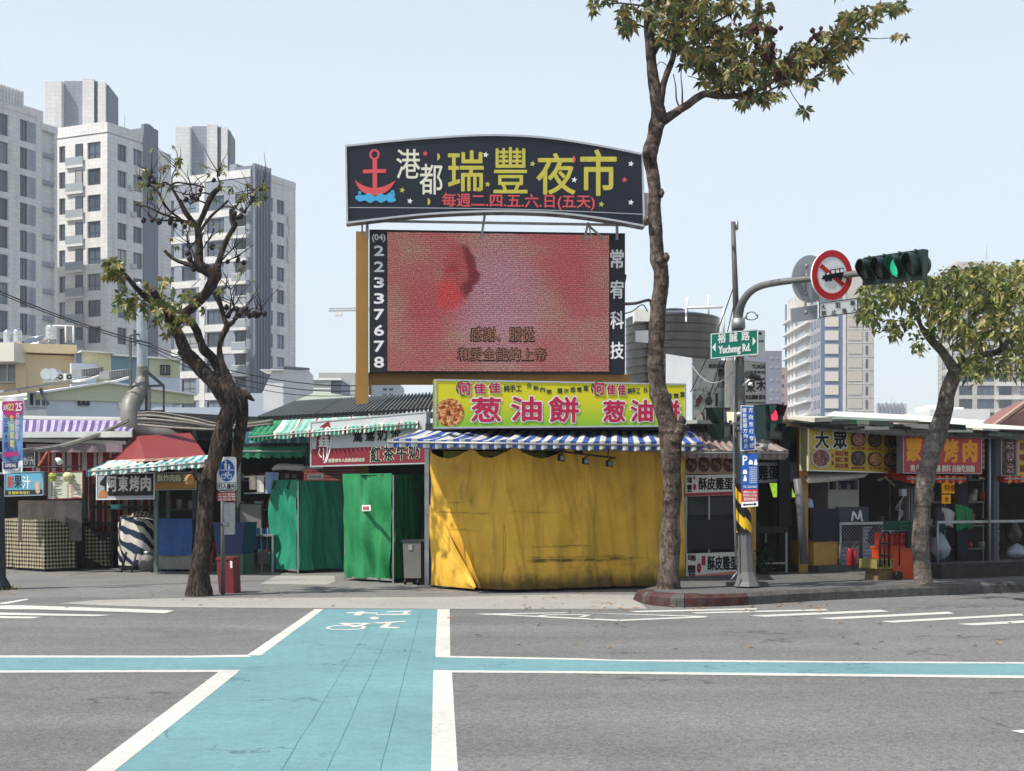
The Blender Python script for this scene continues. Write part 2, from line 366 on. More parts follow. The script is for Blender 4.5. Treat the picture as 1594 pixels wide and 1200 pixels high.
for q in ([(-60, 943), (30, 942), (272, 950), (258, 954.5), (60, 948.5), (-60, 948)], [(-60, 952), (175, 957), (150, 959), (-60, 956.5)], [(-60, 957.5), (66, 960), (50, 962.5), (-60, 962)],
          [(-10, 940), (40, 932), (46, 933), (10, 940)],
          [(1165, 958), (1370, 949), (1384, 952), (1190, 960)], [(1270, 962), (1475, 952), (1486, 955), (1296, 964)], [(1370, 967), (1590, 955), (1594, 958), (1390, 969)], [(1490, 971), (1700, 960), (1700, 964), (1515, 973.5)],
          [(1075, 953), (1285, 948), (1290, 950), (1085, 955)], [(980, 951), (1180, 946.5), (1184, 948.5), (990, 953)],
          [(738, 955.5), (880, 953), (886, 954), (760, 957)], [(738, 955.5), (760, 955), (966, 964.5), (960, 966.5)], [(960, 964.5), (1102, 959), (1098, 961), (966, 966.5)], [(880, 953), (890, 953), (1102, 959), (1096, 960.5)],
          [(830, 959), (850, 956.5), (856, 957.2), (838, 960)], [(850, 956.5), (910, 956), (912, 957.2), (850, 957.8)], [(900, 959.5), (915, 956.5), (921, 957), (908, 960.5)],
          [(1572, 1137), (1640, 1133), (1640, 1137), (1590, 1141)]): gf(q, .0038)
# bicycle and arrow symbols, seen upside down from this side
for q in ([(509, 978), (513, 975.5), (522, 974), (560, 974), (567, 975.5), (565, 978), (556, 979.5), (518, 979.6)],):
    for a, b in zip(q, q[1:]+q[:1]):
        d = V((b[0]-a[0], (b[1]-a[1])*6)).normalized(); nx, ny = -d.y*3.0, d.x*.55
        gf([(a[0]-nx-d.x*2, a[1]-ny), (b[0]-nx+d.x*2, b[1]-ny), (b[0]+nx, b[1]+ny), (a[0]+nx, a[1]+ny)], .0038)
for q in ([(526, 970), (536, 969.5), (560, 975), (550, 976.5)], [(536, 969.8), (572, 969.4), (572, 971), (536, 971.4)], [(572, 969.4), (578, 970), (556, 976), (548, 975)],
          [(578, 969), (631, 966.4), (631, 968), (590, 970.6)], [(603, 969), (612, 968.5), (602, 976), (590, 976.5)], [(591, 977), (596, 975), (624, 976), (618, 978)],
          [(574, 961.5), (582, 959.8), (590, 961), (590, 963.5), (580, 964.5)],
          [(540, 953), (588, 953.4), (588, 955), (540, 954.6)], [(556, 952), (568, 951.4), (562, 957.8), (550, 958)], [(585, 956), (640, 955), (638, 957), (585, 957.4)], [(602, 951.6), (641, 950.2), (640, 952), (602, 953)], [(632, 951), (641, 950.2), (632, 955.6), (624, 956)]): gf(q, .0038)
struct(mbk.build('road_markings', LINE))
mbk = MB()
for tab, sd in (([(973, 577), (1200, 437), (1420, 300)], 1), ([(975, 610), (1200, 509), (1420, 410)], 2), ([(950, 655), (1200, 592), (1420, 536)], 3)):
    y = tab[0][0]
    while y < 1400:
        y2 = y+6+(y-940)*.05
        a, b = G(ylx(y, tab), y, .0022), G(ylx(y2, tab), y2, .0022)
        ja, jb = .012*noise.noise(V((y*.03, sd, 0))), .012*noise.noise(V((y2*.03, sd, 0))); t = .0015+.002*R.random()
        mbk.face([a+V((ja-t, 0, 0)), b+V((jb-t, 0, 0)), b+V((jb+t, 0, 0)), a+V((ja+t, 0, 0))]); y = y2
struct(mbk.build('pavement_seams', M('seam sealant', (56, 100, 106), .8)))
# raised corner pavement with its kerb
KB = [(985, 932), (996, 937.5), (1012, 941.5), (1035, 944), (1065, 945), (1110, 944), (1150, 942.5), (1200, 939.5), (1300, 933.5), (1450, 927), (1594, 921.5), (1700, 918)]
KP = [G(x, y) for x, y in KB]
KP.append(KP[-1]+(KP[-1]-KP[-2])*6)
KH = .17
KP2 = [V(p) for p in smooth([tuple(p) for p in KP], 3)]
top = MB(); top.face([p+V((.12, .24, KH*min(1, .12+(p-KP2[0]).length/.55))) for p in KP2]+[V((40, 60, KH)), V((6, 60, KH)), V((3.0, 25.2, KH)), V((2.0, 23.6, .02))])
struct(top.build('sidewalk', WALK))
kb = MB()
segs = 0
KMI = []
run = 0
for i in range(len(KP2)-1):
    a, b = KP2[i], KP2[i+1]; e = (b-a); L_ = e.length; m = max(1, int(L_/.28)); 
    for j in range(m):
        p, q = a.lerp(b, j/m), a.lerp(b, (j+1)/m); nn = V((e.y, -e.x, 0)).normalized(); run += L_/m
        ra = lambda x: min(1, .12+x/.55); hp = (KH+.012*noise.noise(p*2.1))*ra(run-L_/m); hq = (KH+.012*noise.noise(q*2.1))*ra(run)
        blk = int(run/.95); mi = 1 if p.x < 3.3 and blk % 3 != 1 and p.x > 1.65 else 0
        if p.x < 2.2 and p.x > 1.9: mi = 1
        g = .012 if int((run-L_/m)/.95) != blk else 0
        bi = -nn*.26; z = V((0, 0, 1)); fo = nn*.02
        prof = lambda x, h: [x+fo, x+fo*.6+z*(h-.05), x-nn*.035+z*h, x+bi+z*(h+.001), x+bi]
        A, B = prof(p+e.normalized()*g, hp), prof(q, hq)
        for k in range(4): kb.face([A[k], B[k], B[k+1], A[k+1]], mi if k < 2 or (p.x < 2.6 and mi) else 0)
        kb.face(A[::-1], 0); kb.face(B, 0)
KRED = M('red kerb paint', (68, 38, 36), .85, .35, 8, dirt=1.0, dcol=(70, 66, 62), dsc=4)
KG = M('kerb concrete', (80, 78, 75), .9, .36, 9, bump=.5, bsc=30, dirt=.6, dcol=(62, 60, 57), dsc=2.5)
struct(kb.build('kerb', [KG, KRED]))
# leaf litter
lf = MB()
for k in range(150):
    if k < 60: x, y, z = R.uniform(880, 1300), R.uniform(938, 952), .012
    elif k < 100: x, y, z = R.uniform(0, 980), R.uniform(915, 952), .014
    else: x, y, z = R.uniform(700, 1594), R.uniform(930, 1010), .012
    p = G(x, y, z); 
    if p.x > 1.6 and p.y > 20.6+ (p.x-2.3)*.54: continue
    a = R.uniform(0, 6.28); l = R.uniform(.02, .06); d = V((math.cos(a), math.sin(a), 0))*l; e = V((-d.y, d.x, 0))*.45
    lf.face([p-d, p+e+V((0, 0, .012)), p+d, p-e+V((0, 0, .008))])
struct(lf.build('fallen_leaves', M('dry leaf', (150, 112, 62), .8, .3, 9)), 'stuff')
# ---------------------------------------------------------------- distant buildings
TW = M('pale tile facade', (214, 212, 208), .7, .05, .4, dirt=.12, dcol=(140, 140, 142), dsc=.25)
TG = M('grey tile facade', (142, 148, 159), .7, .06, .4, dirt=.12, dcol=(100, 104, 112), dsc=.25)
TD = M('dark grey ribs', (108, 114, 126), .7, .06, .5)
TB = M('beige tile facade', (190, 185, 176), .7, .05, .3, dirt=.1, dcol=(160, 150, 140), dsc=.2)
TBL = M('blue grey tile stripe', (92, 106, 130), .7, .06, .3)
GLS = M('window glass', (74, 84, 98), .12, .4, .35, spec=.6)
for m_ in (TW, TG, TB):      # faint tile courses
    n = m_.node_tree.nodes; L = m_.node_tree.links; bs = n['Principled BSDF']; src = bs.inputs['Base Color'].links[0].from_socket; tc = n.new('ShaderNodeTexCoord'); bk = n.new('ShaderNodeTexBrick'); mp = n.new('ShaderNodeMapping'); mp.inputs['Rotation'].default_value = (1.5708, 0, 0); L.new(tc.outputs['Object'], mp.inputs[0]); L.new(mp.outputs[0], bk.inputs['Vector'])
    bk.inputs['Scale'].default_value = 1; bk.inputs['Brick Width'].default_value = 1.1; bk.inputs['Row Height'].default_value = .55; bk.inputs['Mortar Size'].default_value = .035; bk.inputs['Color1'].default_value = (1, 1, 1, 1); bk.inputs['Color2'].default_value = (.93, .93, .93, 1); bk.inputs['Mortar'].default_value = (.8, .8, .8, 1)
    sn = n.new('ShaderNodeTexNoise'); sm = n.new('ShaderNodeMapping'); sm.inputs['Scale'].default_value = (.9, .9, .07); L.new(tc.outputs['Object'], sm.inputs[0]); L.new(sm.outputs[0], sn.inputs['Vector']); sn.inputs['Detail'].default_value = 6; sn.inputs['Scale'].default_value = 1.3; sr = n.new('ShaderNodeMapRange'); sr.inputs[1].default_value = .5; sr.inputs[2].default_value = .75; sr.inputs[3].default_value = 1; sr.inputs[4].default_value = .8; L.new(sn.outputs[0], sr.inputs[0])
    for k in (bk.outputs[0], sr.outputs[0]):
        q = n.new('ShaderNodeMix'); q.data_type = 'RGBA'; q.blend_type = 'MULTIPLY'; q.inputs[0].default_value = 1; L.new(src, q.inputs[6]); L.new(k, q.inputs[7]); src = q.outputs[2]
    L.new(src, bs.inputs['Base Color'])
n = GLS.node_tree.nodes; L = GLS.node_tree.links; oi = n.new('ShaderNodeObjectInfo'); cr = n.new('ShaderNodeValToRGB'); cr.color_ramp.interpolation = 'CONSTANT'; e = cr.color_ramp.elements      # some panes have curtains drawn
e[0].color = lin((50, 57, 68)); e[1].position = .3; e[1].color = lin((72, 83, 98))
for p_, c_ in ((.55, (54, 60, 70)), (.72, (112, 122, 132)), (.86, (150, 150, 146)), (.93, (60, 70, 84))): q = e.new(p_); q.color = lin(c_)
L.new(oi.outputs['Random'], cr.inputs[0]); L.new(cr.outputs[0], n['Principled BSDF'].inputs['Base Color'])
FRM = M('window frame metal', (52, 56, 64), .5, .05)
WFR = M('white window frame', (196, 198, 198), .5, .05)
RAIL = M('balcony glass rail', (148, 156, 160), .35, .08, .5)
_wm = {}
def window(root, c, u, n, wd, h, kind='two', fr=None, gl=None):
    """one window in its opening: frame with its own pane, centred at c on a facade running along u, facing n"""
    fr = fr or FRM; gl = gl or GLS
    key = (root.name, round(wd, 2), round(h, 2), kind, round(u.x, 3), fr.name)
    t = max(.06, min(.09, wd*.06))
    if key not in _wm:
        L = ROOT(root).location; z = V((0, 0, 1)); o = L
        f = MB(); A = lambda x, y, d=0: o+u*x+z*y+n*d
        def bar(x0, x1, y0, y1): f.box(A(x0, y0, .05), u*(x1-x0), z*(y1-y0), -n*.1)
        bar(-wd/2, wd/2, -h/2, -h/2+t); bar(-wd/2, wd/2, h/2-t, h/2); bar(-wd/2, -wd/2+t, -h/2+t, h/2-t); bar(wd/2-t, wd/2, -h/2+t, h/2-t)
        if kind in ('two', 'rail'): bar(-t/2, t/2, -h/2+t, h/2-t)
        if kind == 'three':
            for x in (-wd/6, wd/6): bar(x-t/2, x+t/2, -h/2+t, h/2-t)
        if kind == 'rail': bar(-wd/2+t, -t/2, -h*.2, -h*.2+t); bar(t/2, wd/2-t, -h*.2, -h*.2+t)
        fo = f.build('window', fr, root); g = MB(); g.box(A(-wd/2+t, -h/2+t, .01), u*(wd-2*t), z*(h-2*t), -n*.04)
        po = g.build('pane', gl, fo); _wm[key] = (fo, po); fo.location = c-L; return fo
    fo, po = _wm[key]; a = fo.copy(); COL.objects.link(a); a.parent = root; a.location = c-ROOT(root).location
    b = po.copy(); COL.objects.link(b); b.parent = a; return a
class Face:
    """a facade: O its base corner in plan, u the run, n the outward normal"""
    def __init__(s, O, u): s.O = V((O[0], O[1], 0)); s.u = V((u[0], u[1], 0)).normalized(); s.n = V((s.u.y, -s.u.x, 0)); s.flip = 1
    def run(s, px):
        k = (px-CX)/F; return (k*s.O.y-s.O.x)/(s.u.x-k*s.u.y)
    def d(s, px): return (s.O+s.u*s.run(px)).y
    def z(s, px, py): return EYE+(HY-py)/F*s.d(px)
    def at(s, r, z, off=0): return s.O+s.u*r+s.n*off+V((0, 0, z))
    def box(s, mb, r0, r1, z0, z1, off, th, mi=0): mb.box(s.at(r0, z0, off), s.u*(r1-r0), V((0, 0, z1-z0)), -s.n*th, mi)
def grid_facade(root, wall, f, r0, r1, z0, z1, cols, rows, dep=.45, mi=0, wmi=None):
    """solid strips between the window columns, spandrels between the rows; windows set back in the openings.
    cols: (run0, run1, kind); rows: (zbottom, ztop)"""
    cols = sorted(cols); x = r0
    for c in cols:
        a, b = c[0], c[1]
        if a-x > .01: f.box(wall, x, a, z0, z1, 0, dep, mi)
        zz = z0
        for zb, zt in rows:
            if zb-zz > .01: f.box(wall, a, b, zz, zb, -.004, dep-.008, mi if wmi is None else wmi)
            zz = zt
            k = c[2] if len(c) > 2 else 'two'
            if k: window(root, f.at((a+b)/2, (zb+zt)/2, -.28), f.u, f.n, b-a-.02, zt-zb-.02, k)
        if z1-zz > .01: f.box(wall, a, b, zz, z1, -.004, dep-.008, mi if wmi is None else wmi)
        x = b
    if r1-x > .01: f.box(wall, x, r1, z0, z1, 0, dep, mi)
TH = math.radians(64); UR = (math.cos(TH), math.sin(TH)); UL = (math.sin(TH), -math.cos(TH))
def core(wall, O, ur, wr, wl, z1, ins=.46, mi=0):
    """body behind the facades of a building whose near corner is O, wr metres along ur and wl metres to its left"""
    u = V((ur[0], ur[1], 0)); l = V((-ur[1], ur[0], 0)); O = V((O[0], O[1], 0))
    o = O+u*.02+l*ins+u*0; o = O-(-l)*0
    p = [O+l*ins+u*.02, O+l*ins+u*(wr-.02), O+l*(wl-.02)+u*(wr-.02), O+l*(wl-.02)+u*ins, O+l*ins+u*ins]
    wall.prism(p[:4], V((0, 0, z1)), mi)
# tower with its crown, middle
def roofbox(mb, f, px0, px1, yt, zb, off, th, mi=0): f.box(mb, f.run(px0), f.run(px1), zb, f.z((px0+px1)/2, yt), off, th, mi)
O = P(167, 0, 186); fr = Face(O, UR); O2 = V((O.x, O.y, 0))-V((UL[0], UL[1], 0))*14; fl = Face(O2, UL)
tB = thing('apartment_tower', 'pale apartment tower with grey ribs and roof block, middle of the three on the left', 'building', (O.x-6, O.y+8, 0), 'apartment towers on the left')
wl = MB(); zr = fr.z(167, 207); rows = []
for k in range(11):
    zt = EYE+(HY-224-40.8*k)/F*188; rows.append((zt-2.1, zt))
rows = rows[::-1]
l14 = 14.0
fr.box(wl, 0, 7.2, 0, .5, 0, .4)
grid_facade(tB, wl, fr, .0, fr.run(222.5), 0, zr, [(fr.run(183), fr.run(197.5), 'two'), (fr.run(207.5), fr.run(222), 'three')], rows)
rB = [(zb-.55, zt) for zb, zt in rows]
grid_facade(tB, wl, fl, 0, l14-.46, 0, zr, [(fl.run(92), fl.run(101.5), 'one'), (fl.run(136), fl.run(156.5), 'rail')], rows)
bl = [(fl.run(105), fl.run(131))]
wl.prism([O2+V((UL[0], UL[1], 0))*14+V((UR[0], UR[1], 0))*.46-fl.n*.46-V((UL[0], UL[1], 0))*.46, O2-fl.n*.46, O2-fl.n*13, V((O.x, O.y, 0))+V((UR[0], UR[1], 0))*13-fr.n*.46], V((0, 0, zr)))
# parapet with a shadow gap, ribs, roof block
pz = fr.z(167, 190)
fr.box(wl, -.12, fr.run(221), zr+.15, pz, .1, .5); fl.box(wl, 0, l14-.4, zr+.15, pz+.1, .1, .5)
fr.box(wl, .2, fr.run(221), zr, zr+.15, -.1, .5); fl.box(wl, 0, l14-.6, zr, zr+.15, -.1, .5)
wl.build('wall', [TW, TG, TD], tB)
rb = MB(); a, b = fr.run(222.5), fr.run(245); zt = fr.z(232, 196)
fr.box(rb, a+.02, b, 0, zt-.5, -.35, 1.5)
for k in range(6): x = a+.02+(b-a-.5)*k/5; fr.box(rb, x, x+.5, 0, zt+.2*math.sin(k), .12, .45)
rb.build('ribs', TD, tB)
for k, (zb, zt) in enumerate(rows):
    a, b = fl.run(104), fl.run(131); bc = MB()
    fl.box(bc, a, b, zb-.9, zb-.6, .32, .3); fl.box(bc, a, b, zb-.6, zb+.45, .3, .05, 1)
    for q in range(2): x = a+.15+q*(b-a-.2)/2; fl.box(bc, x, x+(b-a)/2-.35, zb-.5, zb+.3, .22, .2, 2)
    bc.build('balcony', [TW, RAIL, M('pale unit casing', (176, 178, 178), .5)], tB)
for zb, zt in rows: window(tB, fl.at(fl.run(123.5), (zb+zt)/2, .06), fl.u, fl.n, fl.run(129)-fl.run(118), zt-zb, 'one')
def crown(root, f, px, yt, zb, back):
    """stepped roof block: x positions of its folds in the photo order"""
    a = MB(); 
    def bxs(p0, p1, off, th, mi, dy=0): f.box(a, f.run(p0), f.run(p1), zb, f.z((p0+p1)/2, yt+dy), off, th, mi)
    x0, x1, x2, x3, x4, x5 = px
    bxs(x0, x1, 0, back, 0, 3); bxs(x1+.01, x2, -.9, back-.9, 1, 0); bxs(x2+.01, x3, -.1, back-.1, 0, -1)
    bxs(x3+.01, x4, -.8, back-.8, 2, 2)
    for k in range(3): q = x3+(x4-x3)*(k+.3)/3; bxs(q, q+(x4-x3)*.13, -.3, 1, 2, 2)
    bxs(x4+.01, x5-3, -.1, back-.1, 0, 4); bxs(x5-2.9, x5, -.7, back-.7, 2, 7)
    bxs(x1-1.5, x1-.1, .08, .1, 3, 4)
    a.build('roof_block', [TW, TG, TD, RAIL], root)
for k, (zb, zt) in enumerate(rows):
    if k % 3 != 1:
        bc = MB(); x = fr.run(199.5 if k % 2 else 203); fr.box(bc, x, x+.75, zb-.1, zb+.5, .4, .38); bc.build('condenser', M('pale unit casing', (0, 0, 0)), tB)
fc = Face(P(70, 0, 193), (1, .06)); crown(tB, fc, (70, 97, 128, 146, 152, 167), 123, pz-4, 7)
an = MB(); p = P(194, 200, 188); an.bar(p, p+V((0, 0, 1.9)), .03, seg=5); an.bar(p+V((-.15, 0, 1.3)), p+V((.15, 0, 1.3)), .02, seg=4); an.build('antenna', MT['grey'], tB)
# tower at the left edge of the view
O = P(-60, 0, 165); fa = Face(O, UR)
tA = thing('apartment_tower', 'apartment tower cut by the left edge, fluted roof parapet on top', 'building', (O.x+2, O.y+12, 0), 'apartment towers on the left')
wl = MB(); zr = fa.z(30, 175); rows = []
for k in range(11):
    zt = EYE+(HY-189-42.9*k)/F*fa.d(45); rows.append((zt-2.5, zt))
rows = rows[::-1]; E = fa.run(89.5)
grid_facade(tA, wl, fa, fa.run(-30), fa.run(64), 0, zr, [(fa.run(-25), fa.run(-8), 'two'), (fa.run(-3), fa.run(13), 'three'), (fa.run(31), fa.run(44), 'two')], rows)
for zb, zt in rows:
    fa.box(wl, fa.run(44.3), fa.run(55.5), zb+.02, zt-.02, .02, .05, 1)
fa.box(wl, fa.run(64.02), E, 0, zr-1.2, -.5, .4); fa.box(wl, fa.run(64.5), fa.run(66), 0, zr-1.2, -.02, .47); fa.box(wl, E-.45, E, 0, zr-.8, -.02, .47); fa.box(wl, fa.run(64.5), E, zr-1.2, zr-.4, .05, .9)
for zb, zt in rows:
    fa.box(wl, fa.run(66.2), fa.run(77), zb-.2, zt, -.45, .04, 2); fa.box(wl, fa.run(66.2), E-.5, zb-1.1, zb-.6, -.1, .35, 1)
wl.prism([fa.at(fa.run(-30), 0, -.46), fa.at(E, 0, -.94), fa.at(E, 0, -14), fa.at(fa.run(-30), 0, -14)], V((0, 0, zr-.5)))
fa.box(wl, fa.run(-30), fa.run(64), zr, fa.z(30, 168), .1, .6)
fa.box(wl, fa.run(40), fa.run(82), zr-.6, fa.z(60, 164), -1.5, 6)
fa.box(wl, fa.run(41), fa.run(52), zr, fa.z(47, 148), -4, 3)
for k in range(9): x = fa.run(-2)+(fa.run(40)-fa.run(-2))*k/9; fa.box(wl, x, x+.35, zr, fa.z(20, 136), -.2, .6, 2 if k % 1 else 0)
fa.box(wl, fa.run(-3), fa.run(40), zr, fa.z(20, 141), -.75, 5, 3)
wl.build('wall', [TW, TG, M('pale recessed panel', (196, 198, 200), .6, .04), TD], tA)
# tower on the right of the three
O = P(394, 0, 212); fr = Face(O, UR); O2 = V((O.x, O.y, 0))-V((UL[0], UL[1], 0))*17; fl = Face(O2, UL)
tC = thing('apartment_tower', 'grey apartment tower with small balconies, ribs and lettering down its right side', 'building', (O.x-6, O.y+10, 0), 'apartment towers on the left')
wl = MB(); zr = fl.z(320, 283); rows = []
for k in range(10):
    zt = EYE+(HY-303-35.6*k)/F*214; rows.append((zt-2.05, zt))
rows = rows[::-1]; c = fl.run
grid_facade(tC, wl, fl, c(230), 17-.46, 0, zr, [(c(253), c(271), 'rail'), (c(283), c(305), 'rail'), (c(322), c(349), 'three'), (c(366), c(383), 'two')], rows, mi=1)
for x0, x1 in ((241, 250), (311, 319)): fl.box(wl, c(x0), c(x1), 0, zr, .12, .1, 0)
for zb, zt in rows:
    fl.box(wl, c(250.1), c(310.9), zb-1.1, zb-.1, .07, .06, 0); fl.box(wl, c(319.1), c(361), zb-1.1, zb-.1, .07, .06, 0)
c2 = fr.run; zr2 = fr.z(440, 288)
grid_facade(tC, wl, fr, c2(420.5), c2(460), 0, zr2, [(c2(421.5), c2(425), 'one'), (c2(431), c2(443), 'two')], rows)
fr.box(wl, c2(394), c2(420), 0, zr, -.3, .3, 2)
wl.prism([O2+V((UL[0], UL[1], 0))*17+V((UR[0], UR[1], 0))*.46-fl.n*.46-V((UL[0], UL[1], 0))*.46, fl.at(c(230), 0, -.46), fl.at(c(230), 0, -14), fr.at(c2(460), 0, -14), fr.at(c2(460), 0, -.46)], V((0, 0, zr2-.5)), 1)
fl.box(wl, c(246), 16.6, zr, fl.z(320, 271), .1, .6); fr.box(wl, c2(421), c2(459.5), zr2, fr.z(440, 278), .1, .5)
fl.box(wl, c(355), c(366), zr, fl.z(360, 255), -.3, 3, 1)
wl.build('wall', [TW, TG, TD], tC)
rb = MB(); zt = fr.z(407, 258)
for k in range(6): x = c2(395)+(c2(420)-c2(395)-.35)*k/5; fr.box(rb, x, x+.35, 0, zt, .25, .5)
fr.box(rb, c2(394.5), c2(419.5), zr-1, zt-.3, -.3, 3); rb.build('ribs', TD, tC)
for zb, zt in rows:
    bc = MB(); fl.box(bc, c(363), c(387), zb-1.2, zb-.75, .7, .7); fl.box(bc, c(364), c(386), zb-.7, zb+.35, .66, .05, 1); fl.box(bc, c(364), c(386), zb+.36, zb+.44, .67, .08, 2); bc.build('balcony', [TW, RAIL, MT['white']], tC)
fc = Face(P(273, 0, 222), (1, .06)); crown(tC, fc, (273, 297, 322, 338, 344, 357), 194, zr-3, 7)
bT = Board(447, 320, 420, fr.d(447)-.5, 459, 320, 420, fr.d(459)-.5)
text(bT, '城\n上\n富\n邸', (448, 332, 456, 408), M('pale letters', (206, 204, 198), .5), tC, .5)
# towers on the right
def far_tower(name, label, pc, dist, wfront, pxside, ytop, mats, group):
    O = P(pc, 0, dist); f = Face(O, (1, 0)); k = (pxside-CX)/F; depth = O.x/k-O.y
    r = thing(name, label, 'building', (O.x+wfront/2, O.y+depth/2, 0), group); s = Face((O.x, O.y+depth), (0, -1)); return r, f, s, depth
tD, f, s, dp = far_tower('apartment_tower', 'beige apartment tower with a blue grey stripe of cream panels, behind the lorry sign', 1278, 358, 0, 1222, 430, None, 'apartment towers on the right')
wl = MB(); z1 = f.z(1300, 430); fr_ = lambda px: f.run(px)
rows = [(EYE+(HY-(451+21.2*k)-15)/F*358, EYE+(HY-(451+21.2*k))/F*358) for k in range(11)][::-1]
W = fr_(1360.5)
f.box(wl, 0, fr_(1312), 0, z1, 0, .6, 2); f.box(wl, fr_(1312), fr_(1316), 0, z1+.4, .3, .9, 3); f.box(wl, fr_(1316), W, 0, z1, .05, .65, 0)
wl.prism([f.at(0, 0, -.6), f.at(W, 0, -.6), f.at(W, 0, -dp), f.at(0.6, 0, -dp), f.at(.6, 0, -.6)][:4], V((0, 0, z1-.2)), 0)
PNL = M('cream panel', (206, 200, 186), .6, .04, .4)
for zb, zt in rows:
    f.box(wl, fr_(1284), fr_(1305), zb, zt, .2, .2, 1); f.box(wl, fr_(1320), fr_(1342), zb, zt, .16, .1, 4)
    window(tD, f.at((fr_(1347.5)+fr_(1350.5))/2, (zb+zt)/2-.2, .1), f.u, f.n, .5, 2.1, 'one')
    f.box(wl, fr_(1316.1), W-.02, zb-.75, zb-.6, .12, .07, 5)
f.box(wl, fr_(1290), fr_(1345), z1-.3, f.z(1310, 416), -4, 9, 0)
# its side: grey part with small windows, then balconies
sd = lambda px: s.run(px)
s.box(wl, sd(1260), dp-.62, 0, z1, .01, .6, 6); s.box(wl, 0, sd(1260), 0, z1-1, -1.2, .6, 0); s.box(wl, 0, sd(1224), 0, z1-1, 0, 1.2, 2)
for zb, zt in rows:
    for q in (1263, 1268, 1273): window(tD, s.at((sd(q)+sd(q+2.8))/2, (zb+zt)/2, .05), s.u, s.n, sd(q+2.8)-sd(q), 1.9, 'one')
    for q in (1242, 1249): window(tD, s.at(sd(q)+1.4, (zb+zt)/2, -1.15), s.u, s.n, 2.2, 2.0, 'two')
    s.box(wl, sd(1222)-.5, sd(1262), zb-.9, zb-.35, .9, 2.1, 3)
    s.box(wl, sd(1246), sd(1259), zb-.3, zb+.6, .8, .05, 7)
for q in (1226, 1231, 1236): s.box(wl, sd(q), sd(q+2), 0, z1-1, .2, .6, 3)
wl.build('wall', [TB, PNL, TBL, TW, M('beige panel', (184, 176, 160), .7, .04), TB, M('mid grey facade', (150, 150, 154), .7, .05), RAIL], tD)
tE, f, s, dp = far_tower('apartment_tower', 'beige apartment block behind the leafy tree at the right edge', 1482, 350, 0, 1460, 415, None, 'apartment towers on the right')
wl = MB(); z1 = f.z(1520, 420); q = f.run; W = q(1720)
rows = [(EYE+(HY-(432+21*k)-15)/F*350, EYE+(HY-(432+21*k))/F*350) for k in range(11)][::-1]
grid_facade(tE, wl, f, 0, W, 0, z1, [(q(1493), q(1514), 'rail'), (q(1521), q(1548), 'three'), (q(1555), q(1575), 'rail'), (q(1588), q(1610), 'rail'), (q(1630), q(1660), 'three')], rows)
for zb, zt in rows:
    f.box(wl, q(1549.5), q(1625), zb-1.05, zb-.45, .7, .7, 1)
    for x in (1475, 1469): window(tE, s.at(s.run(x), (zb+zt)/2, .05), s.u, s.n, 2.2, 1.6, 'one')
wl.prism([f.at(.03, 0, -.46), f.at(W, 0, -.46), f.at(W, 0, -dp), f.at(.03, 0, -dp)], V((0, 0, z1-.2)))
s.box(wl, 0, dp, 0, z1, .03, .3, 0)
f.box(wl, q(1495), q(1560), z1-.2, f.z(1520, 404), -3, 9); f.box(wl, -.1, W, z1, z1+.9, .1, .5)
wl.build('wall', [TB, TW], tE)
an = MB(); p = P(1536, 404, 355); an.bar(p, p+V((0, 0, 3.4)), .06, seg=5); an.build('antenna', MT['grey'], tE)
def simple(name, label, px0, px1, yt, d, depth, mat, wins=(), group=None, side=None, roof=None):
    """plain distant block: front between px0 and px1, windows as pixel boxes"""
    O = P(px0, 0, d); f = Face(O, (1, 0)); r = thing(name, label, 'building', (O.x+1, O.y+depth/2, 0), group); m = MB(); z = f.z(px0, yt)
    f.box(m, 0, f.run(px1), 0, z, 0, depth)
    if roof: f.box(m, -.2, f.run(px1)+.2, z, z+roof, .15, depth+.3, 1)
    m.build('wall', [mat, side or mat], r)
    for wx in wins:
        a, b, t, bt = wx[:4]; window(r, f.at((f.run(a)+f.run(b))/2, (f.z(a, t)+f.z(a, bt))/2, .03), f.u, f.n, f.run(b)-f.run(a), f.z(a, t)-f.z(a, bt), wx[4] if len(wx) > 4 else 'two', wx[5] if len(wx) > 5 else None)
    return r, f
simple('apartment_block', 'mauve grey apartment block with small pale windows beside the street name sign', 1150, 1217, 546, 260, 14, M('mauve grey facade', (126, 124, 138), .7, .05, .4), [(x, x+4, y, y+3, 'one', WFR) for y in (556, 570, 590, 606, 620) for x in (1199, 1208)])
simple('apartment_block', 'low pinkish block between the mauve block and the beige tower', 1212, 1226, 572, 300, 14, M('pinkish facade', (156, 138, 132), .7, .05, .4), [(x, x+3, y, y+4, 'one') for y in (584, 598, 612, 626) for x in (1217,)])
r_, f_ = simple('office_block', 'small far white block with vertical fins over the green roof', 1364, 1412, 628, 520, 20, M('far white facade', (196, 196, 194), .7, .04, .2))
m = MB()
for k in range(7): f_.box(m, f_.run(1366+6*k), f_.run(1368+6*k), 0, f_.z(1364, 627+(k % 2)), .8, .8)
m.build('fins', TG, r_)
m = MB()
for x, h in ((1381, 9), (1388, 13), (1394, 7)): p = P(x, 628, 525); m.bar(p, p+V((0, 0, h/F*525)), .06, seg=4)
m.build('antenna', MT['grey'], r_)
r_, f_ = simple('white_block', 'plain white concrete block behind the right tree trunk', 1447, 1541, 637, 90, 12, M('white render', (206, 206, 204), .7, .05, .8, dirt=.15, dcol=(160, 160, 158)), [])
m = MB(); f_.box(m, f_.run(1453), f_.run(1486), f_.z(1450, 637)-.05, f_.z(1450, 629), -1, 3); f_.box(m, f_.run(1488), f_.run(1504), f_.z(1450, 637)-.05, f_.z(1450, 633), -.5, 2); m.build('roof_tank_base', MT['white'], r_)
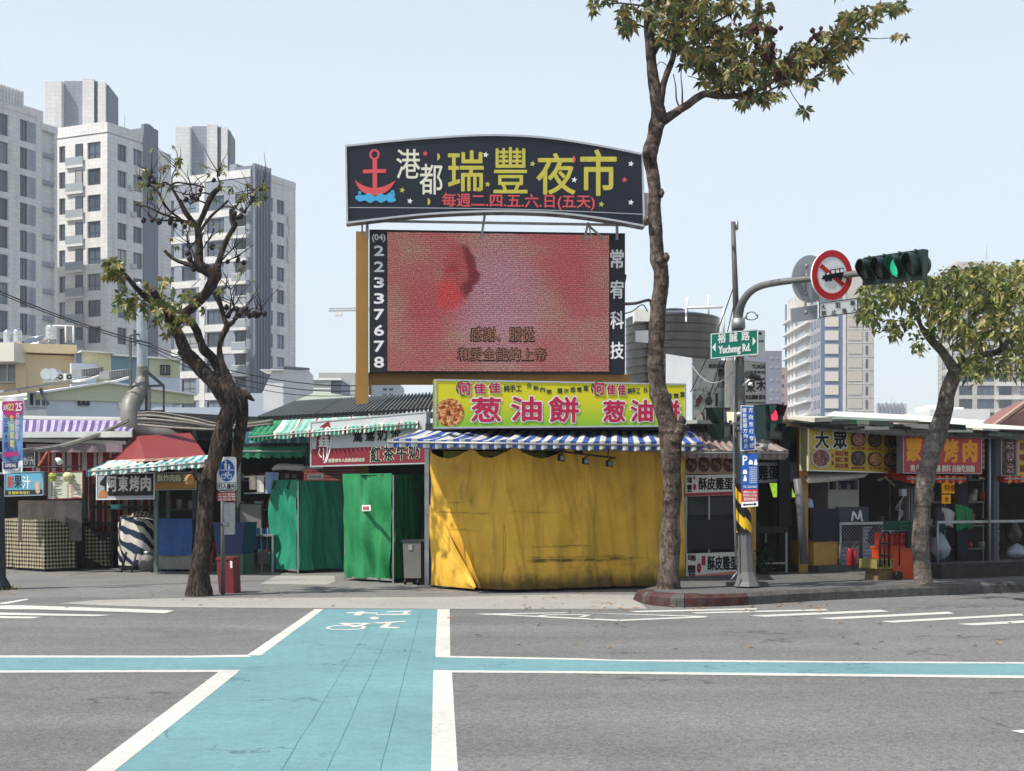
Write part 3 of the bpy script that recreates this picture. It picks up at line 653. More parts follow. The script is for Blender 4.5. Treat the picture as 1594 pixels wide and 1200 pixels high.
# white rendered block right of the forked tree
O = P(441, 0, 70); u = V((1, .55, 0)).normalized(); r_ = thing('white_house', 'white rendered house with a sloping shoulder, behind the striped green awning', 'building', (O.x, O.y+3, 0))
m = MB(); z1 = P(441, 574, 70).z; d9 = 5.5
m.prism([P(370, 612, 70), P(408, 612, 70), P(423, 579, 70), P(441, 574, 70), V((O.x, 70, 0)), V((P(370, 0, 70).x, 70, 0))], V((0, d9, 0)))
b2 = Board(441, 574, 700, 70.02, 481, 577, 700, 72); m.prism(b2.corners(0)[:], V((-.2, 3, 0))); m.box(P(405, 576.5, 69.8), V((P(441, 0, 70).x-P(421, 0, 70).x, 0, 0))*0+V((1.1, 0, 0)), V((0, 0, .05)), V((0, 2, 0)))
m.build('wall', M('white render', (206, 206, 204)), r_)
m = MB(); m.prism([P(421, 577, 69.95), P(441.5, 573.5, 69.95), P(482, 576.5, 71.9), P(470, 576, 75), P(424, 578, 75)], V((0, 0, .12))); m.build('coping', TD, r_)
# pale hut roofs seen past the post
simple('rooftop_hut', 'pale concrete hut with roof rails, left of the ochre post', 496, 553, 580, 95, 6, M('pale concrete', (172, 172, 168), .8, .1, 1, dirt=.4, dcol=(120, 118, 112)), [])
r_, f_ = simple('metal_cabin', 'cabin of white corrugated sheets in front of the pale hut', 485, 515, 592, 84, 5, M('white corrugated sheet', (186, 188, 188), .6, .05), [])
m = MB()
for k in range(9): z = f_.z(485, 648)+k*.22; f_.box(m, 0, f_.run(515), z, z+.1, .05, .05)
f_.box(m, -.15, f_.run(532), f_.z(485, 592), f_.z(485, 588.5), .2, 5.4); f_.box(m, f_.run(515.1), f_.run(531), 0, f_.z(485, 593), -.3, 4.4, 1)
m.build('cladding', [MT['white'], TG], r_)
simple('apartment_block', 'far hazy block low between the ochre posts', 578, 622, 598, 230, 10, M('hazy facade', (178, 182, 188), .7, .04, .3), [(x, x+6, y, y+4, 'one') for y in (604, 613) for x in (596, 606)])
# tower crane
r_ = thing('tower_crane', 'small far tower crane jib left of the screen', 'crane', P(545, 600, 300)); m = MB()
a, b = P(512, 484, 300), P(640, 482, 300); m.sq(a, b, .25); m.sq(a+V((0, 0, .5)), b+V((0, 0, .5)), .15); 
for k in range(14): m.sq(a.lerp(b, k/14), a.lerp(b, (k+.5)/14)+V((0, 0, .5)), .1); m.sq(a.lerp(b, (k+.5)/14)+V((0, 0, .5)), a.lerp(b, (k+1)/14), .1)
m.build('jib', MT['grey'], r_); m = MB(); c_ = P(522, 487, 300); m.bx(c_.x, c_.x+1.4, 299.6, 300.6, c_.z-.6, c_.z); m.build('counterweight', MT['white'], r_)
m = MB(); c_ = P(600, 484, 300); m.sq(V((c_.x, 300, 0)), c_+V((0, 0, 4)), 1.1); m.build('mast', MT['grey'], r_)
# cream house on the left with its roof tanks
CRM = M('cream render', (212, 192, 156), .75, .06, 1, dirt=.3, dcol=(150, 128, 100), dsc=.5, stretch=(1, 1, .35)); CW = M('off white render', (205, 200, 188), .75, .06, 1)
r_ = thing('cream_house', 'cream rendered house with a bay balcony, below the left tower', 'building', P(60, 765, 66))
m = MB(); O = P(31, 0, 60); f = Face(O, (.93, .37)); s = Face((O.x-9, O.y+1.2), (1, -.13))
e = f.run(117); 
f.box(m, 0, e, 0, f.z(31, 551), 0, 5); f.box(m, -.05, e+.03, f.z(31, 549), f.z(31, 535), .35, 5.3); s.box(m, 0, 9, 0, s.z(10, 606), 0, 4); s.box(m, 0, 9.3, s.z(10, 566), s.z(10, 537), 1.0, 5, 1)
s.box(m, 0, s.run(17), s.z(10, 606)+.01, s.z(10, 566)-.01, -.6, 3); s.box(m, s.run(41), 8.9, s.z(10, 606)+.01, s.z(10, 566)-.01, 0, 1.5)
s.box(m, s.run(-5), 8.9, s.z(10, 606)+.01, s.z(10, 566)-.01, -1.0, 2)
m.build('wall', [CRM, CW], r_)
window(r_, s.at((s.run(17)+s.run(40))/2, (s.z(20, 563)+s.z(20, 586))/2-.15, -.9), s.u, s.n, 1.0, .95, 'three', WFR); window(r_, s.at(s.run(3), (s.z(3, 566)+s.z(3, 588))/2, -.5), s.u, s.n, .8, .9, 'two', WFR)
TNK = M('bright tank steel', (200, 202, 204), .25, .08, 3, metal=.85)
def tank(x, yb, yt, rp, d, label, n=3, grp='steel water tanks on the cream house'):
    r = thing('rooftop_water_tank', label, 'water tank', P(x, yb, d), grp); m = MB(); a = P(x, yb, d); h = (yb-yt)/F*d; rr = rp/F*d
    ring = []
    for k in range(25):
        t = k/24; q = 1+.035*math.cos(t*n*2*math.pi); q *= 1 if t < .86 else 1-.5*((t-.86)/.14)**2; ring.append((t, q))
    m.tube([a+V((0, 0, h*t)) for t, q in ring], [rr*q for t, q in ring], 18); m.build('shell', TNK, r)
    m = MB()
    for k in range(3):
        an = k*2.1+.4; p = a+V((math.cos(an), math.sin(an), 0))*rr*.85; m.bar(p-V((0, 0, .35)), p, .03, seg=5)
    m.build('stand', MT['steel'], r); return r
tank(12, 533, 514, 6.5, 62, 'left one of the two small steel tanks on the cream house roof'); tank(27, 533, 513, 7, 62, 'right one of the two small steel tanks on the cream house roof'); tank(79, 528, 506, 8, 64, 'tall steel tank at the right end of the cream house roof')
r_ = thing('solar_water_heater', 'tilted solar heater with a horizontal drum between the roof tanks', 'solar heater', P(58, 534, 62)); m = MB(); a, b = P(45, 529, 62), P(72, 524.5, 62); m.tube([a, b], [.12, .12], 12); m.build('drum', TNK, r_)
m = MB(); m.prism([a-V((0, .2, 0)), b-V((0, .2, 0)), b-V((0, 1.0, .35)), a-V((0, 1.0, .35))], V((0, .03, .05))); m.build('collector', GLS, r_)
r_ = thing('rooftop_pipe_frame', 'white pipe frame on the roof beside the tall steel tank', 'pipe frame', P(95, 530, 62)); m = MB(); p0, p1, p2, p3 = P(82, 507, 62), P(114, 507, 62), P(114, 533, 62), P(102, 533, 62); m.bar(p0, p1, .03, seg=5); m.bar(p1, p2, .03, seg=5); m.bar(P(102, 507, 62), p3, .03, seg=5); m.build('pipes', MT['white'], r_)
# outdoor units and drums on the ledge
r_ = thing('rooftop_ledge', 'pale ledge bracket under the condenser units', 'ledge', P(92, 594, 58)); m = MB(); a = P(66, 596, 57); m.box(a, P(118, 592, 58)-a, V((0, 0, .1)), V((0, 1.4, 0))); m.build('slab', MT['white'], r_)
for x, l in ((71, 'left one of the paired steel drums on the ledge'), (81, 'right one of the paired steel drums on the ledge')):
    r_ = thing('solar_drum', l, 'drum', P(x, 592, 57.6), 'steel drums on the ledge'); m = MB(); c_ = P(x, 582, 57.3); m.tube([c_, c_+V((.1, 1.0, 0))], [.22, .22], 16); m.build('shell', TNK, r_); m = MB(); m.bx(c_.x-.1, c_.x+.1, 57.5, 57.9, c_.z-.3, c_.z-.2); m.build('cradle', MT['steel'], r_)
for x, l in ((95, 'left one of the two condenser units on the ledge'), (109, 'right one of the two condenser units on the ledge')):
    r_ = thing('condenser_unit', l, 'air conditioner', P(x, 592, 57.6), 'condenser units on the ledge'); bb = Board(x-7, 581, 592, 57.4, x+7, 581, 592, 57.6); m = MB(); bb.slab(m, bb.px, 0, .3); m.build('casing', MT['white'], r_)
    part(bb, [bb.disc(x-1, 586.5, 4.3)], MT['dark'], r_, 'fan_grille'); part(bb, [bb.disc(x-1, 586.5, 1.6)], MT['white'], r_, 'fan_hub', .012)
# shed house with pale green upper wall, below the cream house
GRN = M('pale green sheet', (186, 190, 158), .6, .05, 1, stretch=(12, 12, .3)); LBL = M('pale blue render', (196, 204, 214), .7, .04, 1)
r_ = thing('shed_house', 'wide low house, pale green gable sheeting over a pale blue wall', 'building', P(160, 765, 52)); m = MB()
b = Board(54, 607, 700, 49, 262, 607, 700, 52); 
m.prism(b.poly([(54, 622), (270, 624), (270, 700), (40, 700), (40, 622)]), -b.n*6, 0)
m.prism(b.poly([(54, 612), (165, 596), (300, 615), (300, 628), (54, 622)], .1), -b.n*6.2, 1)
m.build('wall', [LBL, GRN], r_); m = MB(); m.prism(b.poly([(52, 611), (165, 594), (302, 613.5), (302, 616), (165, 597), (52, 614)], .3), -b.n*6.6); m.build('roof', MT['white'], r_)
def bwin(r, b, x0, x1, y0, y1, kind='two', fr=None): 
    c = b.pt((x0+x1)/2, (y0+y1)/2, .05); window(r, c, b.t, b.n, (b.pt(x1, y0)-b.pt(x0, y0)).length, (y1-y0)*c.y/F, kind, fr)
bwin(r_, b, 121, 138, 618, 631); bwin(r_, b, 42, 72, 610, 634, 'three', WFR)
part(b, [[(30, 640), (62, 638), (62, 655), (30, 655)]], MT['white'], r_, 'parapet', .6, .5); part(b, [[(184, 617), (205, 617), (205, 637), (184, 637)]], MT['white'], r_, 'shutter', .06, .05)
m = MB(); m.bar(b.pt(52, 606, .6), b.pt(63, 632, .7), .06, seg=6); m.build('downpipe', MT['steel'], r_)
m = MB(); m.prism([b.pt(-20, 611, 1.5), b.pt(52, 601, 1.5), b.pt(52, 603, 1.5), b.pt(-20, 614, 1.5)], -b.n*2); m.build('canopy', TG, r_)
# stepped house with cream and teal sheet walls
r_ = thing('sheet_metal_house', 'house of cream and teal sheet walls behind the steel flue', 'building', P(210, 765, 60)); m = MB(); b = Board(117, 545, 640, 60, 280, 560, 700, 62)
m.prism(b.poly([(127, 548), (173, 551), (173, 640), (127, 640)]), -b.n*5, 0); m.prism(b.poly([(173.1, 553), (232, 556), (232, 640), (173.1, 640)], -.05), -b.n*5, 1); m.prism(b.poly([(232.1, 558), (280, 561), (280, 588), (232.1, 586)], .02), -b.n*5, 2); m.prism(b.poly([(232.1, 586.2), (280, 588.2), (280, 700), (232.1, 700)], .0), -b.n*5, 3)
m.prism(b.poly([(108, 566), (147, 568), (147, 640), (108, 640)], .4), -b.n*.3, 3)
m.build('wall', [M('cream ribbed sheet', (212, 204, 164), .6, .08, 1, stretch=(20, 20, .2)), M('teal ribbed sheet', (112, 146, 156), .6, .08, 1, stretch=(20, 20, .2)), GRN, LBL], r_)
m = MB(); m.prism(b.poly([(124, 546), (176, 549), (176, 551), (124, 548)], .3), -b.n*5.4); m.prism(b.poly([(174, 551), (283, 559), (283, 561.5), (174, 554)], .25), -b.n*5.4); m.build('roof', MT['white'], r_)
bwin(r_, b, 249, 264, 568, 584, 'three'); bwin(r_, b, 257, 271, 611, 632)
m = MB(); b.slab(m, [(117, 550), (126, 550), (126, 566), (117, 566)], .1, .2); m.build('shutter', TD, r_)
for x, y, k in ((127, 577, 'left'), (170, 580, 'right')):
    q = thing('roof_vent_rack', k+' one of the two slatted grey racks over the green shed roof', 'rack', P(x+18, y+8, 55), 'slatted racks on the roofs'); bb = Board(x, y-2, y+9, 55, x+34, y-6, y+6, 56); m = MB()
    bb.slab(m, bb.px, 0, .5); m.build('casing', M('rack grey', (120, 122, 122), .6, .2, 2), q)
    m = MB()
    for i in range(9): bb.slab(m, [(x+1+i*3.7, y-1-i*.4), (x+2.2+i*3.7, y-1-i*.4), (x+2.2+i*3.7, y+8-i*.3), (x+1+i*3.7, y+8-i*.3)], .03, .03)
    m.build('slats', MT['steel'], q)
    m = MB(); m.prism(bb.poly([(x-10, y+16), (x+26, y+6), (x+30, y+8), (x-6, y+18)], .2), -bb.n*.4); m.build('roof_strip', MT['white'], q)
r_ = thing('low_white_parapet', 'long low white wall behind the market roofs', 'wall', P(320, 660, 46)); b = Board(60, 641, 720, 46, 470, 632, 720, 48); m = MB(); m.prism(b.poly([(60, 650), (200, 652), (240, 634), (372, 634), (372, 612), (410, 612), (410, 640), (470, 640), (470, 720), (60, 720)]), -b.n*.4); m.build('wall', LBL, r_)
# ---------------------------------------------------------------- the screen and its arched sign
INK = M('sign navy', (24, 28, 40), .4, .1, 2, dirt=.2, dcol=(48, 52, 62))
YEL = M('faded gold lettering', (186, 176, 70), .6, .08, 6); PAL = M('pale lettering', (214, 212, 190), .6, .06, 6); RED = M('faded red lettering', (204, 78, 82), .6, .08, 6)
SKB = M('wave blue', (62, 158, 200), .6, .06, 6); WLT = M('white lettering', (222, 222, 220), .5, .04, 6); BLK = M('black lettering', (18, 17, 20), .6, .1, 6)
ALU = M('aluminium edge', (178, 182, 186), .4, .08, 5, metal=.3, dirt=.3, dcol=(120, 122, 124))
b = Board(537, 226, 348, 30.433, 1004, 240, 353, 30.903)
r = thing('arched_market_sign', 'dark arched market sign with an anchor and big yellow characters, above the screen', 'sign', b.mid-b.n*.2)
topc = smooth([(537, 226), (620, 217.5), (700, 211.5), (772, 209), (850, 213), (930, 225), (1001, 239)], 4); botc = smooth([(1004, 353.5), (940, 342), (870, 333.5), (800, 330.5), (740, 331), (650, 336), (539, 348.5)], 4)
arch = topc+botc; m = MB(); b.slab(m, arch, 0, .32); m.build('panel', INK, r)
m = MB()
for a, c in ((topc, 1), (botc, -1)):
    for p, q in zip(a[:-1], a[1:]): b.slab(m, [p, q, (q[0], q[1]+3*c), (p[0], p[1]+3*c)], .03, .38)
b.slab(m, [(537, 226), (539.5, 226), (542, 348), (539, 348)], .031, .382); b.slab(m, [(998.5, 239), (1001, 239.5), (1004, 353), (1001, 353)], .031, .382)
m.build('frame', ALU, r)
m = MB(); line(b, m, smooth([(543, 323), (700, 324), (850, 327), (1000, 333.5)], 5), 1.1); m.build('seam', ALU, r)
texts(b, [('港', (617, 232, 654, 278), .4), ('都', (653, 255, 689, 303), .4)], PAL, r)
texts(b, [('瑞', (697, 234, 753, 298), .9), ('豐', (768, 229, 821, 301), .6), ('夜', (835, 238, 896, 303), 1.0), ('市', (903, 232, 960, 305), 1.3)], YEL, r)
text(b, '每週二.四.五.六.日(五天)', (688, 300, 926, 325), RED, r, .6, slope=.012)
m = MB(); D = b.disc
for (x0, y0), (x1, y1), (x2, y2), (x3, y3) in [tuple(zip(*[iter(z)]*2)) for z in ((580, 249, 587, 249, 587, 298, 580, 298), (565, 264, 601, 263, 601, 269, 565, 270))]: b.slab(m, [(x0, y0), (x1, y1), (x2, y2), (x3, y3)], .008+(.002 if x0 == 565 else 0), .004)
o_, i_ = D(583, 240.5, 8, 8.6), D(583, 240.5, 4.8, 5.4)
for k in range(20): b.slab(m, [o_[k], o_[(k+1) % 20], i_[(k+1) % 20], i_[k]], .008, .004)
up = smooth([(552, 280), (566, 289), (583, 293), (600, 289), (616, 281)], 4); lo = smooth([(552, 280), (562, 297), (583, 304.5), (604, 297), (616, 281)], 4)
for k in range(len(up)-1): b.slab(m, [up[k], up[k+1], lo[k+1], lo[k]], .012, .004)
m.build('anchor_emblem', RED, r)
m = MB(); up = smooth([(553, 306), (559, 303), (566, 304), (575, 301), (584, 306), (592, 301), (600, 304), (608, 299), (615, 302), (612, 306)], 3); lo = smooth([(553, 309), (560, 314), (568, 312), (576, 316), (585, 312), (593, 316), (601, 312), (606, 315), (614, 314), (617, 311)], 3)
for k in range(len(up)-1): b.slab(m, [up[k], up[k+1], lo[k+1], lo[k]], .016, .004)
b.slab(m, D(560, 300, 2.4), .016, .004); b.slab(m, D(611, 299, 3), .016, .004); m.build('wave_emblem', SKB, r)
def star(x, y, rr=5): return [(x+(rr if k % 2 == 0 else rr*.42)*math.sin(k*math.pi/5+.2), y-(rr if k % 2 == 0 else rr*.42)*math.cos(k*math.pi/5+.2)) for k in range(10)]
def fan(m, b, pp, off):
    cx = sum(p[0] for p in pp)/len(pp); cy = sum(p[1] for p in pp)/len(pp)
    for k in range(len(pp)): m.face(b.poly([(cx, cy), pp[k], pp[(k+1) % len(pp)]], off))
for nm, mt, st in (('red_stars', RED, [(662, 239), (972, 280)]), ('white_stars', WLT, [(756, 241), (982, 255), (894, 280), (638, 313), (982, 315)]), ('yellow_stars', M('star yellow', (176, 176, 84), .6), [(829, 255), (759, 287), (626, 296), (936, 318)])):
    m = MB()
    for x, y in st: fan(m, b, star(x, y), .008)
    m.build(nm[:-1]+'_print', mt, r)
for mt, st in ((YEL, [(679, 244), (664, 314)]), (RED, [(890, 248)])):
    m = MB()
    for x, y in st:
        for k in range(7):
            a0, a1 = -1.2+k*.34, -1.2+(k+1)*.34
            q = lambda a, t: (x+6*math.cos(a)-t*max(0, math.cos((a+.0)*1.2))*4.2, y+6*math.sin(a))
            m.face(b.poly([q(a0, 0), q(a1, 0), q(a1, 1), q(a0, 1)], .008))
    m.build('moon_print', mt, r)
m = MB()
for x, y0, y1, w_ in ((571, 215, 365, 2.5), (773, 205, 215, 2), (961, 223, 245, 2.5), (965, 340, 368, 2.5), (563, 340, 362, 1.5)): m.sq(b.pt(x, y0, -.42), b.pt(x, y1, -.42), w_*2*.0113)
m.sq(b.pt(757, 325, -.45), b.pt(751, 366, -.5), .05); m.sq(b.pt(920, 340, -.45), b.pt(914, 368, -.5), .05); m.sq(b.pt(920, 345, -.45), b.pt(946, 366, -.5), .04); m.sq(b.pt(921, 341, -.45), b.pt(925, 366, -.5), .03); m.sq(b.pt(560, 230, -.4), b.pt(990, 240, -.4), .05); m.sq(b.pt(560, 338, -.4), b.pt(990, 345, -.4), .05)
m.bx(*sorted((b.pt(1003, 300).x, b.pt(1012, 300).x)), 30.903, 31.020, b.pt(1003, 335).z, b.pt(1003, 300).z)
m.build('support_struts', MT['steel'], r)
# LED screen
b = Board(575, 357, 579, 31.020, 973, 363, 582, 31.490)
r = thing('led_screen', 'large LED screen showing a reddish picture with subtitles, number strip on its left', 'screen', b.mid-b.n*.2)
m = MB(); b.slab(m, b.px, 0, .4); m.build('casing', INK, r)
def screen_mat():
    m = bpy.data.materials.new('led picture'); m.use_nodes = True; n = m.node_tree.nodes; L = m.node_tree.links; bs = n['Principled BSDF']
    tc = n.new('ShaderNodeTexCoord'); uv = tc.outputs['UV']
    def nz(s, d, v=uv, sx=None):
        x = n.new('ShaderNodeTexNoise'); x.inputs['Scale'].default_value = s; x.inputs['Detail'].default_value = d
        if sx: mp = n.new('ShaderNodeMapping'); mp.inputs['Scale'].default_value = sx; L.new(v, mp.inputs[0]); L.new(mp.outputs[0], x.inputs['Vector'])
        else: L.new(v, x.inputs['Vector'])
        return x
    def mix(f, a, c, t='MIX'):
        q = n.new('ShaderNodeMix'); q.data_type = 'RGBA'; q.blend_type = t
        for s, val in ((0, f), (6, a), (7, c)):
            if isinstance(val, (tuple, float, int)): q.inputs[s].default_value = val
            else: L.new(val, q.inputs[s])
        return q.outputs[2]
    def rng(x, a, c, lo=0, hi=1):
        q = n.new('ShaderNodeMapRange'); q.interpolation_type = 'SMOOTHSTEP'
        for i, v_ in enumerate((a, c, lo, hi)): q.inputs[i+1].default_value = v_
        L.new(x, q.inputs[0]); return q.outputs[0]
    wob = nz(5, 4)
    wv = n.new('ShaderNodeVectorMath'); wv.operation = 'MULTIPLY_ADD'; wv.inputs[1].default_value = (.12, .12, 0); L.new(wob.outputs['Color'], wv.inputs[0]); L.new(uv, wv.inputs[2])
    def ell(cx, cy, rx, ry, a=.75, c=1.15):
        s = n.new('ShaderNodeVectorMath'); s.operation = 'SUBTRACT'; s.inputs[1].default_value = (cx+.06, cy+.06, 0); L.new(wv.outputs[0], s.inputs[0])
        d = n.new('ShaderNodeVectorMath'); d.operation = 'DIVIDE'; d.inputs[1].default_value = (rx, ry, 1); L.new(s.outputs[0], d.inputs[0])
        l = n.new('ShaderNodeVectorMath'); l.operation = 'LENGTH'; L.new(d.outputs[0], l.inputs[0]); return rng(l.outputs['Value'], a, c, 1, 0)
    big = nz(3.2, 5)
    c = mix(rng(big.outputs[0], .35, .65), lin((180, 94, 98)), lin((174, 128, 116)))
    c = mix(ell(.50, .52, .22, .5, .3, 1.3), c, lin((184, 134, 150)))
    c = mix(ell(.83, .75, .12, .3, .3, 1.2), c, lin((180, 88, 94)))
    c = mix(ell(.17, .40, .11, .32, .3, 1.3), c, lin((180, 84, 92)))
    c = mix(ell(.345, .72, .06, .20, .8, 1.05), c, lin((126, 38, 46))); c = mix(ell(.31, .74, .06, .19, .7, 1.1), c, lin((178, 82, 86)))
    c = mix(ell(.28, .56, .07, .13, .5, 1.2), c, lin((206, 72, 80)))
    c = mix(ell(.30, .76, .035, .05, .4, 1.2), c, lin((170, 60, 62)))
    gr = nz(1, 2, uv, (210, 100, 1)); c = mix(1.0, c, mix(rng(gr.outputs[0], .3, .7), (.35, .3, .3, 1), (1.6, 1.6, 1.5, 1)), 'MULTIPLY')
    co = nz(1, 1, uv, (140, 80, 1)); c = mix(.45, c, co.outputs['Color'], 'OVERLAY')
    wave = n.new('ShaderNodeTexWave'); wave.bands_direction = 'Y'; wave.inputs['Scale'].default_value = 22; wave.inputs['Distortion'].default_value = .6; wave.inputs['Detail Scale'].default_value = 3; L.new(uv, wave.inputs['Vector'])
    c = mix(1.0, c, mix(rng(wave.outputs[0], .0, .35), (.45, .43, .43, 1), (1.12, 1.12, 1.12, 1)), 'MULTIPLY')
    L.new(c, bs.inputs['Emission Color']); bs.inputs['Emission Strength'].default_value = .44
    bs.inputs['Base Color'].default_value = (.03, .03, .03, 1); bs.inputs['Roughness'].default_value = .6; bs.inputs['Specular IOR Level'].default_value = .1
    return m
m = MB(); m.face(b.poly([(603, 577.5), (948, 578.5), (948, 366), (603, 361)], .012), 0, [(0, 0), (1, 0), (1, 1), (0, 1)]); m.build('picture', screen_mat(), r)
texts(b, [('感謝、服從', (731, 508, 833, 533), 2.0, .004), ('和愛全能的上帝', (711, 540, 851, 563), 2.0, .004)], M('subtitle outline', (34, 26, 24), .8), r, 'outline_lettering', .022)
texts(b, [('感謝、服從', (733, 510, 831, 531), .3, .004), ('和愛全能的上帝', (713, 542, 849, 561), .3, .004)], M('subtitle fill', (134, 92, 74), .8), r, 'subtitle', .03)
texts(b, [('(04)', (579, 364, 600, 377), .6)]+[(c_, (582, 382+24.7*k, 598, 398.5+24.9*k), 1.1) for k, c_ in enumerate('22337678')], WLT, r)
texts(b, [(c_, (949.5, 388+48*k, 971, 418+47*k), .8) for k, c_ in enumerate('常宥科技')], WLT, r)
m = MB(); b.outline(m, [(601.5, 359), (949.5, 365), (949.5, 580), (601.5, 579.5)], 1.5, .02, .03); b.slab(m, [(972.5, 426), (976, 427), (976, 430), (972.5, 446)], -.05, .2); m.build('screen_edge', MT['black'], r)
# ochre steel frame that carries both
r = thing('ochre_steel_frame', 'ochre painted steel post and beam that hold up the LED screen', 'steel frame', P(564, 765, 31.960)); 
b0 = Board(554, 360, 628, 31.255, 573, 360, 628, 31.279); m = MB(); m.prism(b0.poly([(554, 360), (573.5, 360), (573.5, 870), (554, 870)]), -b0.n*.22); m.build('post', MT['ochre'], r)
b0 = Board(573, 580, 598, 31.372, 975, 582, 597, 31.725); m = MB(); b0.slab(m, [(573.6, 579.8), (980, 582.6), (980, 598), (573.6, 598)], 0, .2); m.build('beam', MT['ochre'], r)
m = MB(); b0.slab(m, [(574, 590), (578.5, 590), (578.5, 615), (574, 615)], .06, .05); m.build('bracket', MT['ochre'], r)
b1 = Board(950, 585, 628, 31.784, 965, 585, 628, 31.796); m = MB(); m.prism(b1.poly([(950, 540), (965, 540), (965, 880), (950, 880)]), -b1.n*.2); m.build('post', MT['ochre'], r)
# ---------------------------------------------------------------- yellow stall
YC = M('yellow tarpaulin', (212, 168, 58), .62, .10, 2.2, bump=.15, bsc=25, dirt=.30, dcol=(116, 86, 22), dsc=1.6)
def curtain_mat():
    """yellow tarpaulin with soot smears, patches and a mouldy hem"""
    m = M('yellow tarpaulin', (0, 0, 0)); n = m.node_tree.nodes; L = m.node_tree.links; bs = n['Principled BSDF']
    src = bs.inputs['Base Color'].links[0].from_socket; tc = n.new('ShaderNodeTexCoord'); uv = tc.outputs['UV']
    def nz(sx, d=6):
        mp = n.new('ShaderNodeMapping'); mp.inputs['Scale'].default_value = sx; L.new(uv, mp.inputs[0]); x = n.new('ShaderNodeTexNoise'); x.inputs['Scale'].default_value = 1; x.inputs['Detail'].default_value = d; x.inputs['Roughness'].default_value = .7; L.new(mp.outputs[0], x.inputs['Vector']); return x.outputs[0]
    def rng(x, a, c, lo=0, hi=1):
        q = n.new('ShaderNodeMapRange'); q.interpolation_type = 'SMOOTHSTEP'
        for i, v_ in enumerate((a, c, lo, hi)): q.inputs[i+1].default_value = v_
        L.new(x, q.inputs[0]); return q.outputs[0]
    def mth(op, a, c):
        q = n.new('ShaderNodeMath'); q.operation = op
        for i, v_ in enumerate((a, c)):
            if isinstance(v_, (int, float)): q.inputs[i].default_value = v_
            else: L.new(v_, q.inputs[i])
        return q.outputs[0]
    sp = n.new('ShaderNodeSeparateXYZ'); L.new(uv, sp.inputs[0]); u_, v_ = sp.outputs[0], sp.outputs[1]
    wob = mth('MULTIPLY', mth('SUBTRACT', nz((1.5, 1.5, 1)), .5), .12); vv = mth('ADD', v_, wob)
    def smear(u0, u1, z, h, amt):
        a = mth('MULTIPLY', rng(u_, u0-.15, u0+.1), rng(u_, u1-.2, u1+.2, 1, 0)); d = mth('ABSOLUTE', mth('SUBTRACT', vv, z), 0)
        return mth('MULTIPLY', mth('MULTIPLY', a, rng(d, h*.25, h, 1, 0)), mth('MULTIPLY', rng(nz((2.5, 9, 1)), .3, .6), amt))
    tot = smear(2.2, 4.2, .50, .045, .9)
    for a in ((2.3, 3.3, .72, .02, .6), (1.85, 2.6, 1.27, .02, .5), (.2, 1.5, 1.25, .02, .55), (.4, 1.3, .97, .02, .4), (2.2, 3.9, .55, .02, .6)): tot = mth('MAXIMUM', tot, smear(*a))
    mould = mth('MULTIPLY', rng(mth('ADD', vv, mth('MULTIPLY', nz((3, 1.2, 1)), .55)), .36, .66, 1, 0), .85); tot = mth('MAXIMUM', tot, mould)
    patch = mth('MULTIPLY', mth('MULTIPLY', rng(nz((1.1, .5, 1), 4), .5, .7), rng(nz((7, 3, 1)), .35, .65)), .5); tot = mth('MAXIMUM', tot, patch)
    tot = mth('MAXIMUM', tot, mth('MULTIPLY', rng(nz((5.5, .30, 1), 5), .52, .70), .42)); tot = mth('MAXIMUM', tot, mth('MULTIPLY', mth('MULTIPLY', rng(nz((1.6, 1.6, 1), 5), .5, .6), rng(vv, .15, .55, 1, 0)), .75))  # upright streaks: dirt lines that also paint in shading along the folds
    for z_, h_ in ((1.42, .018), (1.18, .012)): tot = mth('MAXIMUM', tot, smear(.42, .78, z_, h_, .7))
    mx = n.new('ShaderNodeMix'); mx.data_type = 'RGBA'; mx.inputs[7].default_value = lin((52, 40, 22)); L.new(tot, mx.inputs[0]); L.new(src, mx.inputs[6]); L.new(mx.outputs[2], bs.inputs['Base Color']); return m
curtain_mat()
YA, YB, YD = G(671, 915), G(784, 923), G(1066, 914)
m = MB(); 
def topz(u):
    return 2.31-.16*abs(math.sin(u*math.pi*5.2))**.7*(1 if u < .62 else .25)-.02*math.sin(u*31)
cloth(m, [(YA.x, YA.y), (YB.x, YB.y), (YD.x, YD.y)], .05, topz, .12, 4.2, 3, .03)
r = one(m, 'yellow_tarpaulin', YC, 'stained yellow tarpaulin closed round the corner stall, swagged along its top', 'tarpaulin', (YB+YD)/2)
m = MB()
lp = [G(668, 915.2), G(682, 916)]
PA, PC = P(676, 778, 24.25), P(741, 918, 23.5)
fl_ = MB()
# loose flap of the tarpaulin pulled across to the left post
A_ = G(674, 915.2); B_ = G(742, 921.3)
def flap(u, v):
    base = A_.lerp(B_, u); h = 1.30*(1-u)**.82+.04; n_ = V((-.70, -.71, 0))
    return base+n_*(.05+.04*noise.noise(V((u*5, v*2, 2)))+.03*math.sin(u*9+v*2)*v)+V((0, 0, .05+h*v))
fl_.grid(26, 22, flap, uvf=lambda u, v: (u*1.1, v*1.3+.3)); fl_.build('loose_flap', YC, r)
r = thing('onion_pancake_stall', 'corner stall frame with steel posts behind the yellow tarpaulin', 'market stall', G(900, 905))
for px, py in ((664.5, 913), (1066, 912.5)):
    p = G(px, py); m = MB(); m.sq(p, V((p.x, p.y, 2.6)), .075); m.build('post', MT['steel'], r)
m = MB(); zt = 2.62
bk = [V((YA.x-.1, YA.y+.1, zt)), V((YB.x+.05, YB.y+.55, zt)), V((YD.x+.1, YD.y+.15, zt)), V((YD.x-.6, YD.y+4, zt)), V((YA.x-.3, YA.y+4.5, zt))]
m.prism(bk, V((0, 0, .12))); m.build('roof', MT['dark'], r)
